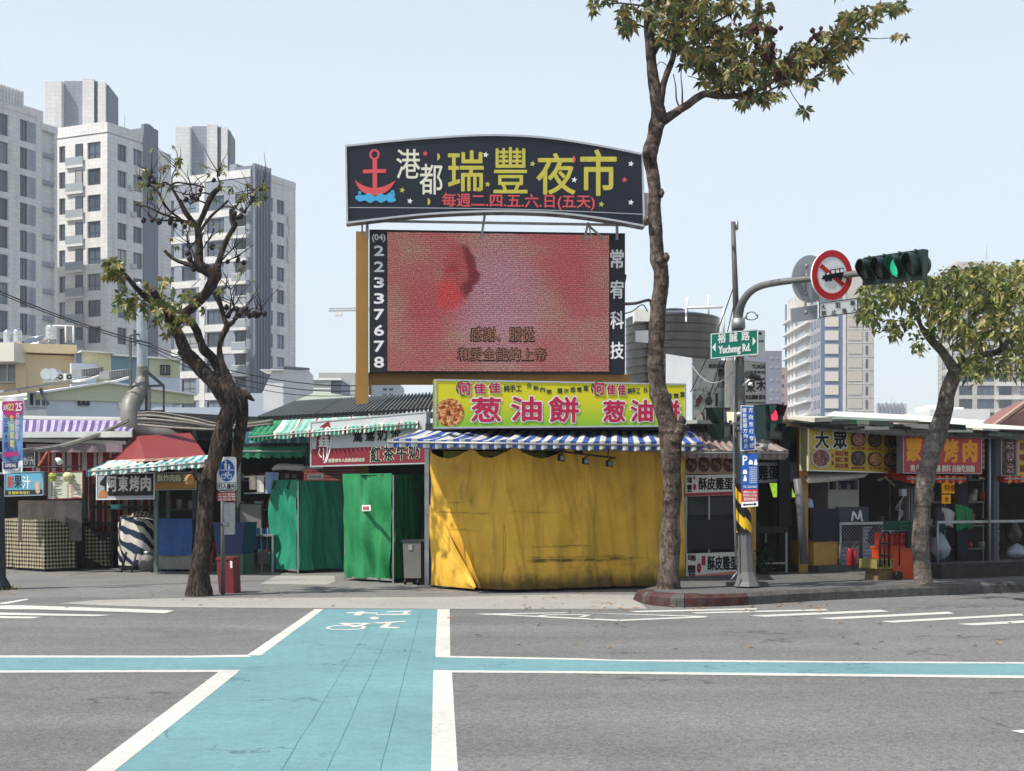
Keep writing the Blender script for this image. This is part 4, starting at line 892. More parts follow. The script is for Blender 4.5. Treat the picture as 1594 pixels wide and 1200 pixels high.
m = MB(); a, c_ = V((YD.x, YD.y+.2, 0)), V((YD.x-.6, YD.y+4, 0)); m.prism([a, c_, c_+V((0, 0, zt)), a+V((0, 0, zt))], V((-.05, 0, 0))); c2_ = V((YA.x-.3, YA.y+4.4, 0)); m.prism([c2_, c_, c_+V((0, 0, zt)), c2_+V((0, 0, zt))], V((0, -.05, 0))); a = V((YA.x-.02, YA.y+.2, 0)); m.prism([a, c2_, c2_+V((0, 0, zt)), a+V((0, 0, zt))], V((.05, 0, 0))); m.build('wall', MT['navy'], r)
b = Board(672, 700, 716, 24.5, 860, 701, 716, 24.2)
m = MB(); m.sq(V((YA.x-.05, YA.y, 2.33)), V((YB.x, YB.y+.06, 2.33)), .05); m.sq(V((YB.x, YB.y+.06, 2.33)), V((YD.x, YD.y+.06, 2.33)), .05); m.build('curtain_rail', MT['steel'], r)
r, b = sign('inner_stall_sign', 'narrow yellow sign showing above the swagged yellow tarpaulin', 'sign', (690, 702, 722, 24.9, 850, 703, 720, 24.6), M('old yellow panel', (178, 164, 44), .6, .1), .06)
texts(b, [('酥脆', (728, 709, 748, 717), .5), ('新鮮', (760, 709, 780, 717), .5)], BLK, r)
# spotlights on a bar
r = thing('lamp_bar', 'rusty bar above the yellow tarpaulin that carries three floodlights', 'bar', P(910, 710, 23.9)); m = MB(); m.bar(P(868, 702, 23.6), P(958, 713, 23.9), .014); m.bar(P(882, 704, 23.6), P(880, 696, 23.7), .01); m.bar(P(946, 712, 23.9), P(948, 694, 24), .01); m.build('bar', M('rusty bar', (62, 46, 38), .8, .3, 20), r)
for (x, y), l in zip(((875, 713), (913, 718), (950, 722)), ('left', 'middle', 'right')):
    r = thing('floodlight', l+' one of the three small black floodlights before the yellow tarpaulin', 'floodlight', P(x, y, 23.5), 'floodlights over the yellow tarpaulin'); bb = Board(x-4, y-5, y+4, 23.5, x+4, y-4, y+5, 23.55); m = MB(); bb.slab(m, bb.px, 0, .06); m.build('body', MT['black'], r); m = MB(); bb.slab(m, [(x-3, y-3.5), (x+3, y-3), (x+3, y+3.5), (x-3, y+3)], .004, .003); m.build('lens', GLS, r); m = MB(); m.bar(bb.pt(x, y-3, -.03), P(x-.5, y-12, 23.65), .008, seg=5); m.bar(bb.pt(x-4, y-5, -.03), bb.pt(x+4, y-8, -.03), .008, seg=5); m.build('bracket', MT['black'], r)
# blue and white awning
WST = M('white awning stripe', (186, 184, 178), .7, .08, 5, dirt=.5, dcol=(140, 132, 124), dsc=2); BST = M('blue awning stripe', (46, 76, 138), .7, .1, 5, dirt=.3, dcol=(70, 80, 110), dsc=2)
awning('striped_awning', 'blue and white striped awning over the yellow tarpaulin', (P(652, 669, 24.7), P(1076, 671, 25.3)), (P(603, 683, 22.35), P(1093, 689, 23.1)), [WST, BST], 54, [0, 1], .125, seed=2)
m = MB(); m.sq(P(655, 696, 23.6), P(1068, 701, 24.3), .06); one(m, 'awning_gutter', MT['steel'], 'grey gutter rail under the blue striped awning', 'gutter', P(860, 700, 24))
# yellow sign
def grad_mat(name, c0, c1, z0, z1):
    m = M(name, c0, .45, .05, 4); n = m.node_tree.nodes; L = m.node_tree.links; bs = n['Principled BSDF']; tc = n.new('ShaderNodeTexCoord'); sp = n.new('ShaderNodeSeparateXYZ'); L.new(tc.outputs['Object'], sp.inputs[0])
    mr = n.new('ShaderNodeMapRange'); mr.inputs[1].default_value = z0; mr.inputs[2].default_value = z1; L.new(sp.outputs[2], mr.inputs[0]); mx = n.new('ShaderNodeMix'); mx.data_type = 'RGBA'; mx.inputs[6].default_value = lin(c1); mx.inputs[7].default_value = lin(c0); L.new(mr.outputs[0], mx.inputs[0]); L.new(mx.outputs[2], bs.inputs['Base Color']); return m
r, b = sign('onion_pancake_sign', 'bright yellow and green sign with big red characters, above the blue striped awning', 'sign', (677, 590, 667, 23.6, 1068, 597, 664, 24.4), grad_mat('yellow green print', (204, 196, 30), (128, 176, 44), .05, .45), .22, ALU, 2.4)
CRI = M('crimson lettering', (178, 30, 66), .55, .06, 6); SLT = M('slate lettering', (50, 58, 62), .6, .1, 6); GDK = M('dark green ring', (26, 74, 44), .6)
SL = .010
big = [('葱', (733, 618, 780, 657)), ('油', (795, 617, 843, 656)), ('餅', (854, 617, 901, 658)), ('葱', (938, 623, 973, 657)), ('油', (981, 622, 1016, 657)), ('餅', (1024, 622, 1058, 658))]
texts(b, [(t, (x0-2, y0-2, x1+2, y1+2), 3.4) for t, (x0, y0, x1, y1) in big], WLT, r, 'outline_lettering', .008)
texts(b, [(t, bx_, 1.3) for t, bx_ in big], CRI, r, 'lettering', .014)
m = MB()
for x in (722, 932):
    o_, i_ = b.disc(x, 604.5, 12.2), b.disc(x+1, 605, 10.4)
    for k in range(20):
        if k not in (19, 0, 1, 2): b.slab(m, [o_[k], o_[(k+1) % 20], i_[(k+1) % 20], i_[k]], .008, .004)
m.build('ring_emblem', GDK, r)
sm = [('何', (712, 594, 733, 615)), ('佳', (737, 596, 756, 613)), ('佳', (760, 595, 779, 612)), ('何', (922, 594, 941, 615)), ('佳', (944, 598, 958, 614)), ('佳', (961, 598, 974, 615))]
texts(b, [(t, (x0-1, y0-1, x1+1, y1+1), 2.2) for t, (x0, y0, x1, y1) in sm], WLT, r, 'outline_lettering', .010); texts(b, [(t, q, .9) for t, q in sm], CRI, r, 'lettering', .016)
m = MB(); tmb(m, b, '純手工', (784, 599, 812, 610), .5); tmb(m, b, '純手工', (977, 603, 996, 613), .5)
for s_, x, y, dy in (('外酥內嫩', 820, 596, .28), ('層次感豐富', 867, 604, -.10), ('外酥', 1001, 603, .2), ('感豐富', 1038, 612, -.12)):
    for k, c_ in enumerate(s_): tmb(m, b, c_, (x+10.2*k, y+10*dy*k+(1.5 if k % 2 else 0), x+10.2*k+8, y+10*dy*k+8.5), .25)
m.build('lettering', SLT, r)
FOOD = lambda nm, c1, c2, c3, s_=22: food(nm, c1, c2, c3, s_)
def food(nm, c1, c2, c3, s_):
    m = M(nm, c1, .6, .1); n = m.node_tree.nodes; L = m.node_tree.links; bs = n['Principled BSDF']; tc = n.new('ShaderNodeTexCoord')
    a = n.new('ShaderNodeTexNoise'); a.inputs['Scale'].default_value = s_; a.inputs['Detail'].default_value = 4; a.inputs['Distortion'].default_value = 1.2; L.new(tc.outputs['Object'], a.inputs['Vector'])
    cr = n.new('ShaderNodeValToRGB'); e = cr.color_ramp.elements; e[0].position = .36; e[0].color = lin(c3); e[1].position = .64; e[1].color = lin(c2); q = e.new(.5); q.color = lin(c1); L.new(a.outputs[0], cr.inputs[0]); L.new(cr.outputs[0], bs.inputs['Base Color']); return m
part(b, [b.disc(700, 642, 22, 22, 24)[:]], FOOD('pancake print', (178, 98, 44), (216, 178, 120), (94, 40, 24), 16), r, 'dish_picture', .006)
# ---------------------------------------------------------------- red and white tea sign and green striped awning
r, b = sign('milk_tea_sign', 'white over dark red sign with black brush characters, half hidden by the green awning', 'sign', (483, 656, 727, 28.3, 664, 640, 722, 27.6), M('pale sign panel', (184, 184, 188), .5, .05, 3), .2, ALU, 2)
MAR = M('dull red panel', (124, 36, 50), .5, .08, 3)
part(b, [[(485, 699), (662, 692.5), (662, 720), (485, 725)]], MAR, r, 'red_band', .004)
part(b, [[(494, 676), (499, 664), (512, 655), (517, 674), (510, 697), (511, 718), (505, 721), (499, 708), (492, 700)]], M('deep red emblem', (120, 22, 36), .5), r, 'emblem', .008)
text(b, '鑫', (496, 668, 513, 696), WLT, r, .5, .014); m = MB()
for q in ([(498, 698), (497, 706), (501, 712)], [(504, 697), (504, 716)], [(510, 695), (509, 710), (505, 721)], [(514, 672), (516, 690), (508, 720)]): line(b, m, smooth(q, 3), 1.6, .014)
m.build('brush_strokes', WLT, r)
tk = [('鴛', (549, 669, 565, 688)), ('鴦', (568, 666, 584, 687)), ('奶', (587, 663, 603, 686)), ('茶', (608, 660, 624, 684))]; t2 = [('紅', (577, 695, 593, 719)), ('茶', (597, 694, 614, 717)), ('牛', (617, 691, 633, 716)), ('奶', (636, 690, 653, 714))]
texts(b, [(t, (x-1, y-1, X+1, Y+1), 2) for t, (x, y, X, Y) in t2], PAL, r, 'outline_lettering', .010); texts(b, [(t, q, .8) for t, q in tk+t2], BLK, r, 'lettering', .016)
text(b, '瑞豐夜市人氣飲品創始店', (511, 714, 568, 720), PAL, r, .2, .010, -.03)
AG = M('sea green canvas', (128, 176, 158), .75, .08, 4, dirt=.35, dcol=(70, 120, 104)); AWH = M('cream canvas', (214, 208, 196), .75, .06, 5, dirt=.3, dcol=(150, 140, 128)); ARD = M('brown red canvas', (128, 46, 40), .75, .1, 5); AGR = M('green canvas', (44, 118, 82), .7, .1, 4, dirt=.3, dcol=(24, 90, 60))
seq = []
awn = [AG, AWH, ARD, AGR]
def gaw():
    s_ = []
    for i in range(80):
        u = i/80
        if u < .14: s_.append(3)
        else:
            k = ((u-.14)/.86*8.2) % 1; s_.append(1 if k < .10 else 2 if k < .17 else 1 if k < .27 else 0)
    return s_
awning('green_striped_awning', 'sea green awning with cream and brown stripes, left end plain green', (P(404, 656, 29.6), P(655, 643, 28.4)), (P(387, 677, 28.5), P(650, 656, 27.5)), awn, 80, gaw(), .12, seed=5, sag=.06, wav=.03)
# corrugated roof behind it
r = thing('corrugated_roof', 'dark grey corrugated roof at the foot of the ochre post', 'roof', P(560, 640, 30)); m = MB()
a0, a1, b0_, b1_ = P(398, 652, 30.2), P(678, 638, 28.6), P(460, 626, 34), P(690, 612, 32.5)
def corr(u, v): p = a0.lerp(a1, u).lerp(b0_.lerp(b1_, u), v); return p+V((0, 0, .045*(1 if (u*44) % 1 < .35 else -1)))
m.grid(264, 2, corr, smooth=False); m.build('sheet', M('dark corrugated sheet', (92, 98, 98), .5, .1, 3, metal=.2, dirt=.3, dcol=(60, 60, 58)), r)
m = MB(); m.sq(a0-V((0, 0, .1)), a1-V((0, 0, .1)), .12); m.sq(a0-V((.2, -.3, .5)), a0+V((0, 0, -.1)), .1); m.build('edge_beam', MT['dark'], r)
r = thing('pale_roof_peak', 'low pale green roof peak behind the corrugated roof', 'roof', P(520, 625, 37)); m = MB(); q0, q1, q2 = P(445, 634, 36), P(506, 616, 37.5), P(580, 625, 36); m.prism([q0, q2, q2+V((0, 0, .05)), q1+V((0, -1.5, .02)), q0+V((0, 0, .05))], V((0, 5, 0))); m.build('sheet', M('pale green roof sheet', (196, 208, 190), .6, .06, 3), r)
# ---------------------------------------------------------------- left market row
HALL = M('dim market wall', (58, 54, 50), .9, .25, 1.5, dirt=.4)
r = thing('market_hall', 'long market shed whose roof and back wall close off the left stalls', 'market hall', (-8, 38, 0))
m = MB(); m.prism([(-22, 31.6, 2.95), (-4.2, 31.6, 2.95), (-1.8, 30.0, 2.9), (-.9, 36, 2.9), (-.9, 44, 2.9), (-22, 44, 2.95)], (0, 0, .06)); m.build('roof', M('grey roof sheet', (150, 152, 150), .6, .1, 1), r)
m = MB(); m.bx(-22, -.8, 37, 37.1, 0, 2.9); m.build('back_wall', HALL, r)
m = MB(); a = P(-60, 648, 31.6); c_ = P(420, 655, 31.4); m.sq(a, c_, .07); m.build('roof_edge', MT['white'], r)
for px in (-12, 132, 206, 303, 372, 480):
    p = P(px, 765, 31); m = MB(); m.sq(V((p.x, p.y, 0)), V((p.x, p.y, 2.92)), .09); m.build('post', M('green grey post', (78, 92, 88), .6, .15, 4, dirt=.4), r)
PU, LV = M('purple canvas stripe', (86, 72, 118), .75, .1, 3, dirt=.3, dcol=(120, 110, 140)), M('lilac canvas stripe', (164, 150, 178), .75, .08, 3, dirt=.3, dcol=(150, 140, 160))
awning('striped_canopy', 'purple and lilac striped canopy below the white roof edge on the left', (P(-40, 653, 31.4), P(212, 655, 31.3)), (P(-40, 672, 29.9), P(205, 671, 29.9)), [PU, LV, M('pale canvas hem', (206, 210, 202), .7, .05)], 44, [0, 1], .02, seed=3, arms=False, endcap=False)
m = MB(); m.sq(P(-40, 677, 29.85), P(206, 676, 29.85), .12); one(m, 'canopy_hem_rail', M('pale hem', (204, 206, 200), .6, .08, 3, dirt=.3), 'pale rail under the purple striped canopy', 'rail', P(90, 677, 29.85))
m = MB(); m.sq(P(-40, 683, 30.3), P(196, 689, 30.0), .07); one(m, 'white_tube', MT['white'], 'white tube between the purple canopy and the red striped curtain', 'tube', P(90, 687, 30))
RST, WS2 = M('wine red canvas', (132, 30, 40), .8, .15, 3, dirt=.35, dcol=(80, 40, 44)), M('greyed white canvas', (176, 166, 162), .8, .1, 3, dirt=.4, dcol=(120, 104, 100))
def stripes(k, n, seq): return lambda u, v: seq[int(u*n) % len(seq)]
a, c_ = P(42, 700, 30.4), P(236, 700, 30.2); m = MB(); cloth(m, [(a.x, a.y), (c_.x, c_.y)], P(0, 742, 30.3).z, P(0, 694, 30.3).z, .03, 4, 1, .02, mif=stripes(0, 56, [0, 0, 1, 0, 1, 1, 0]))
one(m, 'striped_curtain', [RST, WS2], 'wine red and white striped curtain hanging above the menu board', 'curtain', a)
a, c_ = P(40, 690, 29.95), P(190, 692, 29.8); m = MB(); cloth(m, [(a.x, a.y), (c_.x, c_.y)], P(0, 704, 29.9).z, P(0, 691, 29.9).z, .04, 5, 4, .03); one(m, 'grey_valance', M('dusty mauve canvas', (128, 112, 116), .8, .2, 4), 'dusty mauve valance under the white tube', 'valance', a)
a, c_ = P(128, 800, 31.2), P(246, 800, 31.0); m = MB(); cloth(m, [(a.x, a.y), (c_.x, c_.y)], .75, 2.3, .03, 4, 7, .03, mif=stripes(0, 30, [0, 0, 1, 0, 2, 1])); one(m, 'striped_curtain', [RST, WS2, M('straw canvas stripe', (170, 130, 60), .8)], 'red, white and straw striped curtain at the back of the barbecue stall', 'curtain', a)
a, c_ = P(28, 800, 29.9), P(127, 800, 29.8); m = MB(); cloth(m, [(a.x, a.y), (c_.x, c_.y)], P(0, 842, 29.8).z, P(0, 779, 29.8).z, .05, 3, 9, .03); one(m, 'plastic_sheet', M('smoky plastic sheet', (84, 78, 74), .35, .4, 3.5, dirt=.4, dcol=(60, 60, 66)), 'smoky plastic sheet hanging above the checked covered counter', 'plastic sheet', a)
# lamp post with its banner
r = thing('lamp_post', 'dark lamp post cut by the left edge, with a thick base', 'lamp post', G(-9, 918)); m = MB(); p = G(-9, 918)
m.tube([p+V((0, 0, z)) for z in (0, .05, .12, .2, 1.5, 1.62, 1.7, 8)], [.27, .27, .24, .19, .165, .16, .075, .05], 10); m.build('pole', M('dark blue grey post paint', (44, 50, 58), .5, .15, 4, dirt=.3), r)
m = MB(); m.bar(P(-9, 618.5, 24.0), P(38, 617, 24.0), .018); m.bar(P(-9, 736, 24), P(3, 737, 24), .015); m.build('banner_arm', MT['white'], r)
m = MB()
for k in range(60):
    an = R.uniform(0, 6.28); q = p+V((math.cos(an)*R.uniform(.2, .42), math.sin(an)*R.uniform(.2, .42), 0)); h = R.uniform(.02, .08); d = V((R.uniform(-.05, .05), R.uniform(-.03, .03), h)); m.face([q-V((.012, 0, 0)), q+V((.012, 0, 0)), q+d])
struct(one(m, 'weeds', M('dry moss', (110, 104, 50), .9, .3, 8), 'dry moss round the lamp post foot', 'weeds', p), 'stuff')
r = thing('street_banner', 'blue and magenta trade fair banner on the lamp post', 'banner', P(20, 737, 23.8))
b = Board(4, 619, 738, 23.8, 37, 617, 735, 23.8); m = MB()
def bn(u, v):
    x, y = b.rel(u, 1-v); return b.pt(x+1.5*math.sin(v*5+.5)*(1-v)*u-(1-v)*2.5*u, y, .02*math.sin(u*7+v*4))
BLB = grad_mat('banner blue print', (150, 196, 224), (84, 118, 168), .35, 1.0)
m.grid(12, 26, bn, mif=lambda u, v: 1 if v > .93-.0 else 2 if v < .17 else 0); m.build('cloth', [BLB, M('banner top hem', (204, 206, 210), .5), M('banner white foot', (206, 210, 216), .5)], r)
MGT = M('magenta print', (168, 46, 108), .6, .05)
e_ = [(20.5+17*math.cos(t), 634+18*math.sin(t)) for t in [math.pi*k/12 for k in range(13)]]; fanp = [(4.5, 626), ]+[(36, 626)]
m = MB(); fan(m, b, [(4.5, 625), (36, 624)]+e_, .026); m.build('magenta_field', MGT, r)
NV = M('banner navy print', (40, 44, 104), .6); YW = M('banner yellow print', (212, 196, 92), .6)
texts(b, [('3月', (6, 630, 14, 639), .3, 0), ('25', (25, 627, 35, 640), .5, 0)], WLT, r, off=.032); text(b, '22', (14, 628, 23, 639), YW, r, .5, .032)
texts(b, [(c_, (7, 650+12.5*k, 13.5, 661+12.5*k), .2) for k, c_ in enumerate('空調大展')], NV, r, off=.03); texts(b, [(c_, (16.5, 646+13*k, 22.5, 657.5+13*k), .5) for k, c_ in enumerate('生活家電')], YW, r, off=.03); texts(b, [(c_, (25.5-k*.4, 642+11*k, 31.5-k*.4, 651+11*k), .2) for k, c_ in enumerate('高雄巨蛋')], M('banner pink print', (216, 176, 196), .6), r, off=.03)
part(b, [[(6, 704), (29, 703), (29, 710), (6, 711)]], MGT, r, 'magenta_strip', .03); part(b, [[(6, 720), (29, 718.5), (29, 729), (6, 730.5)]], NV, r, 'navy_label', .03); text(b, 'SAMSUNG', (9, 721.5, 26, 727.5), WLT, r, .2, .036)
# signs
SKY = M('aqua sign print', (92, 158, 182), .5, .08, 3); DKS = M('dark sign', (34, 42, 50), .55, .15, 4)
r, b = sign('juice_sign', 'aqua sign with a drink picture below the blue banner', 'sign', (7, 735, 773, 29.1, 68, 733, 771, 28.9), SKY, .1, MT['grey'], 1.2)
text(b, '鮮', (11, 740, 22, 760), M('brick red lettering', (168, 74, 66), .6), r, .6); text(b, '果', (22, 740, 34, 760), DKS, r, .5); text(b, '汁', (35, 741, 48, 761), WLT, r, .8); part(b, [[(8.5, 763), (66, 762), (66, 769), (8.5, 771)]], DKS, r, 'dark_strip', .004); text(b, '各種鮮果現打', (13, 764.5, 47, 769.5), YW, r, .1, .01)
part(b, [[(54, 752), (58, 748), (62, 752), (62.5, 766), (59, 769), (56, 766)]], M('cup print', (196, 160, 128), .6, .2, 20), r, 'drink_picture', .009)
r, b = sign('small_dark_sign', 'small dark sign with slanted grey characters beside the banner', 'sign', (30, 705, 728, 29.3, 55, 703, 727, 29.2), DKS, .08, MT['steel'], 1.1); text(b, '沙汁', (35, 711, 54, 724), MT['grey'], r, .4, shear=-.3)
r, b = sign('menu_board', 'cream menu board in a maroon frame with lines of small print', 'menu board', (73, 735, 778, 29.0, 130, 732, 776, 28.8), M('cream board', (186, 190, 172), .5, .05, 3), .08, M('maroon frame', (108, 30, 46), .5), 1.6)
m = MB(); RW = R
for col, x in enumerate((79, 84.5, 104, 110)):
    for k in range(13): y = 745+2.4*k; line(b, m, [(x+RW.random(), y), (x+3+14*RW.random()*(col % 2), y)], .9, .004, .002, 1 if col > 1 else 0)
m.build('small_print', [DKS, M('print red', (150, 70, 66), .6)], r); text(b, '目錄', (88, 737, 96, 740.5), DKS, r, .1)
r, b = sign('barbecue_sign', 'pale sign with a torn black panel and white outlined characters', 'sign', (150, 738, 778, 28.9, 241, 735, 777, 28.6), M('pale grey sign panel', (152, 156, 162), .5, .06, 3), .12, MT['white'], 1.4)
part(b, [[(157, 749), (163, 742), (160, 737), (241, 734.5), (241, 771), (170, 772), (163, 764), (163, 757), (155, 754)]], M('black sign panel', (20, 21, 25), .5), r, 'black_panel', .004)
tt = [(c_, (166+17.6*k, 740, 183+17.6*k, 766-k*.4), 1.6, 0) for k, c_ in enumerate('阿東烤肉')]; texts(b, tt, MT['grey'], r, 'outline_lettering', .008); texts(b, [(c_, (x0+1, y0+1, x1-1, y1-1), .7, 0) for c_, (x0, y0, x1, y1), _, _ in tt], WLT, r, 'lettering', .014)
part(b, [[(153, 775), (156, 765), (162, 762), (168, 768), (165, 775)]], M('chestnut print', (170, 110, 70), .6), r, 'food_picture', .006)
r, b = sign('fried_pork_sign', 'dim ochre and grey sign with thin characters beside the forked tree', 'sign', (241.5, 736, 763, 28.6, 306, 734, 762, 28.4), M('dim olive panel', (92, 84, 60), .5, .1, 3), .1, MT['steel'], 1)
part(b, [[(243, 752), (305, 750.5), (305, 760), (243, 761)]], M('ochre strip', (150, 106, 42), .5), r, 'ochre_strip', .004); text(b, '酥炸肉絲·三角', (245, 738, 302, 750), PAL, r, .4)
TE, TC = M('teal canvas stripe', (62, 148, 158), .75, .1, 4, dirt=.3, dcol=(60, 104, 108)), M('cream canvas stripe', (202, 206, 190), .75, .08, 4, dirt=.3, dcol=(150, 150, 130))
awning('teal_striped_awning', 'teal and cream striped awning over the barbecue sign, under the red hip roof', (P(168, 717, 29.4), P(330, 708, 28.8)), (P(137, 730, 27.9), P(318, 716, 27.4)), [TE, TC], 36, [0, 1, 1], .13, seed=8)
r = thing('red_hip_roof', 'red painted hip roof under the fat grey duct', 'roof', P(240, 718, 29)); m = MB()
A, B, C_, D_ = P(166, 719, 30.1), P(227.5, 716, 28.4), P(322, 711, 28.9), P(250, 715, 32); E_, F_ = P(207, 679, 30.6), P(296, 673.5, 30.4); E2 = P(215, 679, 29.9)
for q in ([A, B, E2, E_], [B, C_, F_, E2], [C_, D_, F_], [D_, A, E_, F_]): m.face(q)
m.face([E_, E2, F_]); m.build('panels', M('red roof paint', (118, 46, 44), .55, .1, 2, dirt=.25, dcol=(90, 44, 40)), r)
m = MB(); m.sq(A, B, .05); m.sq(B, C_, .05); m.build('edge_trim', M('pink trim', (196, 150, 140), .6), r)
# duct and flue
r = thing('exhaust_duct', 'fat grey ribbed duct that turns up into a tall steel flue', 'duct', P(222, 680, 31)); path = smooth([(300, 686, 31.3, 12), (262, 680, 31, 13), (232, 677, 30.8, 14), (211, 667, 30.7, 14.5), (203, 650, 30.7, 14.5), (204, 630, 30.8, 14), (212, 615, 31, 13), (220, 600, 31.2, 11.5), (221.5, 588, 31.3, 9), (221.5, 570, 31.3, 8.5)], 14)
m = MB(); m.tube([P(x, y, d) for x, y, d, _ in path], [q/F*d*(1+(.07 if k % 2 else 0)) for k, (_, _, d, q) in enumerate(path)], 16); m.build('flexible_hose', M('grey duct foil', (122, 120, 114), .5, .2, 4, metal=.2, dirt=.4), r)
m = MB(); p0, p1 = P(221.5, 575, 31.3), P(220.5, 440, 31.3); N_ = 46
m.tube([p0.lerp(p1, k/N_) for k in range(N_+1)], [.112*(1.02 if k % 4 == 0 else 1) for k in range(N_+1)], 18); m.build('flue', M('flue steel', (164, 172, 178), .38, .1, 5, metal=.55, dirt=.2, dcol=(130, 132, 130)), r)
m = MB()
for a, c_, t in (((203, 522, 30.9), (203, 660, 30.9), .05), ((203, 522, 30.9), (216, 520, 31.2), .03), ((203, 532, 30.9), (216, 531, 31.2), .03), ((228, 575, 31.1), (228, 645, 31.1), .05), ((233, 600, 31.6), (233, 648, 31.6), .05), ((255, 601, 31.4), (255, 650, 31.4), .04), ((225, 575, 31.1), (255, 601, 31.4), .05), ((205, 602, 30.9), (255, 600, 31.4), .05), ((203, 583, 30.9), (214, 600, 30.9), .03), ((203, 640, 30.9), (255, 640, 31.4), .05)):
    m.sq(P(*a), P(*c_), t)
m.build('trestle', M('rusted trestle steel', (92, 96, 96), .6, .25, 8, dirt=.5), r)
# cables
r = thing('cable_bundle', 'sagging bundle of grey cables from the banner past the fat duct to the green awning', 'cables', P(120, 690, 29.5)); 
pth = [(-20, 712, 27.6), (35, 703, 28.6), (60, 699.5, 29), (100, 693, 29.4), (150, 677, 29.8), (200, 654, 30.2)]
for j in range(6):
    m = MB(); pp = smooth([(x+R.uniform(-.5, .5), y+(j-2.5)*.9*(1 if i > 1 else 1.3)+R.uniform(-.8, .8), d+R.uniform(-.05, .05)) for i, (x, y, d) in enumerate(pth)], 5); m.tube([P(*q) for q in pp], [.014+.010*(j % 2)]*len(pp), 6); m.build('cable', M('dusty cable', (126, 122, 114), .7, .25, 12), r)
for j in range(9):
    m = MB(); pp = smooth([(215, 642+j*2.3, 30.4), (245, 642+j*2.6+R.uniform(-1, 1), 30), (300, 652+j*1.8+R.uniform(-2, 2), 29.6), (345, 660+j+R.uniform(-2, 2), 29.4), (425, 653+j*.8, 29.2)], 5); m.tube([P(*q) for q in pp], [.012+.008*(j % 3)]*len(pp), 6); m.build('cable', M('dark cable' if j % 2 else 'dusty cable', (60, 56, 52), .7, .25, 12), r)
m = MB(); m.prism([P(228, 640, 31), P(430, 650, 30.5), P(430, 668, 30.5), P(228, 662, 31)], V((0, .6, 0))); one(m, 'cable_tray', MT['dark'], 'dark tray behind the cable bundle under the low white parapet', 'cable tray', P(320, 655, 30.8))
# covered counters
def checker(name, c0, c1, s_):
    m = M(name, c0, .8, .1); n = m.node_tree.nodes; L = m.node_tree.links; bs = n['Principled BSDF']; tc = n.new('ShaderNodeTexCoord'); mp = n.new('ShaderNodeMapping'); mp.inputs['Rotation'].default_value = (0, 0, .785); L.new(tc.outputs['UV'], mp.inputs[0])
    ch = n.new('ShaderNodeTexChecker'); ch.inputs['Scale'].default_value = s_; ch.inputs['Color1'].default_value = lin(c0); ch.inputs['Color2'].default_value = lin(c1); L.new(mp.outputs[0], ch.inputs['Vector']); L.new(ch.outputs[0], bs.inputs['Base Color']); return m
CHK = checker('checked oilcloth', (20, 20, 22), (158, 148, 120), 18)
def boxcover(name, label, cat, pts, zb, zt, mat, amp=.03, seed=1, back=None, group=None, freq=4, mif=None, under=True):
    """a cloth cover over a counter: front path pts, closed on top towards the back points"""
    r = thing(name, label, cat, pts[0], group); m = MB(); cloth(m, pts, zb, zt, amp, freq, seed, .04, mif=mif); m.build('cover', mat, r)
    f1 = zt if callable(zt) else (lambda u: zt)
    bk = back or [V((p[0], p[1]+1.0, 0)) for p in pts]
    tp = MB(); n = len(pts); Ls = [0]
    for a, c_ in zip(pts[:-1], pts[1:]): Ls.append(Ls[-1]+(V(c_)-V(a)).length)
    for k in range(n-1):
        z0, z1 = f1(Ls[k]/Ls[-1])-.005, f1(Ls[k+1]/Ls[-1])-.005
        q = [V((pts[k][0], pts[k][1], z0)), V((pts[k+1][0], pts[k+1][1], z1)), V((bk[k+1][0], bk[k+1][1], z1)), V((bk[k][0], bk[k][1], z0))]
        uvq = [(p.x, p.y) for p in q]; tp.face(q, 0, uvq)
        if under: tp.prism([V((pts[k][0], pts[k][1]+.08, .02)), V((pts[k+1][0], pts[k+1][1]+.08, .02)), V((bk[k+1][0], bk[k+1][1], .02)), V((bk[k][0], bk[k][1], .02))], V((0, 0, (z0 if not callable(zb) else .4)*.9)), 1)
    tp.build('top', [mat if not isinstance(mat, list) else mat[0], MT['dark']], r); return r
pA, pB, pC = G(4, 886), G(68, 890.5), G(118, 888)
boxcover('checked_counter', 'tall counter wholly covered with black and cream checked oilcloth', 'counter', [pA, pB, pC], .06, lambda u: 1.05 if u < .8 else 1.05-(u-.8)*1.1, CHK, .05, 2)
pA, pB = G(118, 885.5), G(177, 884); boxcover('checked_counter', 'low lumpy counter under checked oilcloth, right of the tall one', 'counter', [pA, pA.lerp(pB, .5)-V((0, .08, 0)), pB], lambda u: .35-.3*min(1, u*1.4), lambda u: .78+.12*math.sin(u*7)-.1*u+(.28*(1-u*5) if u < .2 else 0), CHK, .09, 5)
WV = M('striped sheet', (0, 0, 0), .5, .1); n = WV.node_tree.nodes; L = WV.node_tree.links; tc = n.new('ShaderNodeTexCoord'); ww = n.new('ShaderNodeTexWave'); ww.bands_direction = 'Y'; ww.inputs['Scale'].default_value = 1.25; ww.inputs['Distortion'].default_value = 5; ww.inputs['Detail'].default_value = 2; ww.inputs['Detail Scale'].default_value = 1.1; wmp = n.new('ShaderNodeMapping'); wmp.inputs['Rotation'].default_value = (0, 0, .35); wmp.inputs['Scale'].default_value = (1.6, 1, 1); L.new(tc.outputs['UV'], wmp.inputs[0]); L.new(wmp.outputs[0], ww.inputs['Vector']); cr = n.new('ShaderNodeValToRGB'); cr.color_ramp.elements[0].position = .42; cr.color_ramp.elements[0].color = lin((30, 44, 66)); cr.color_ramp.elements[1].position = .58; cr.color_ramp.elements[1].color = lin((196, 192, 180)); L.new(ww.outputs[0], cr.inputs[0]); L.new(cr.outputs[0], n['Principled BSDF'].inputs['Base Color'])
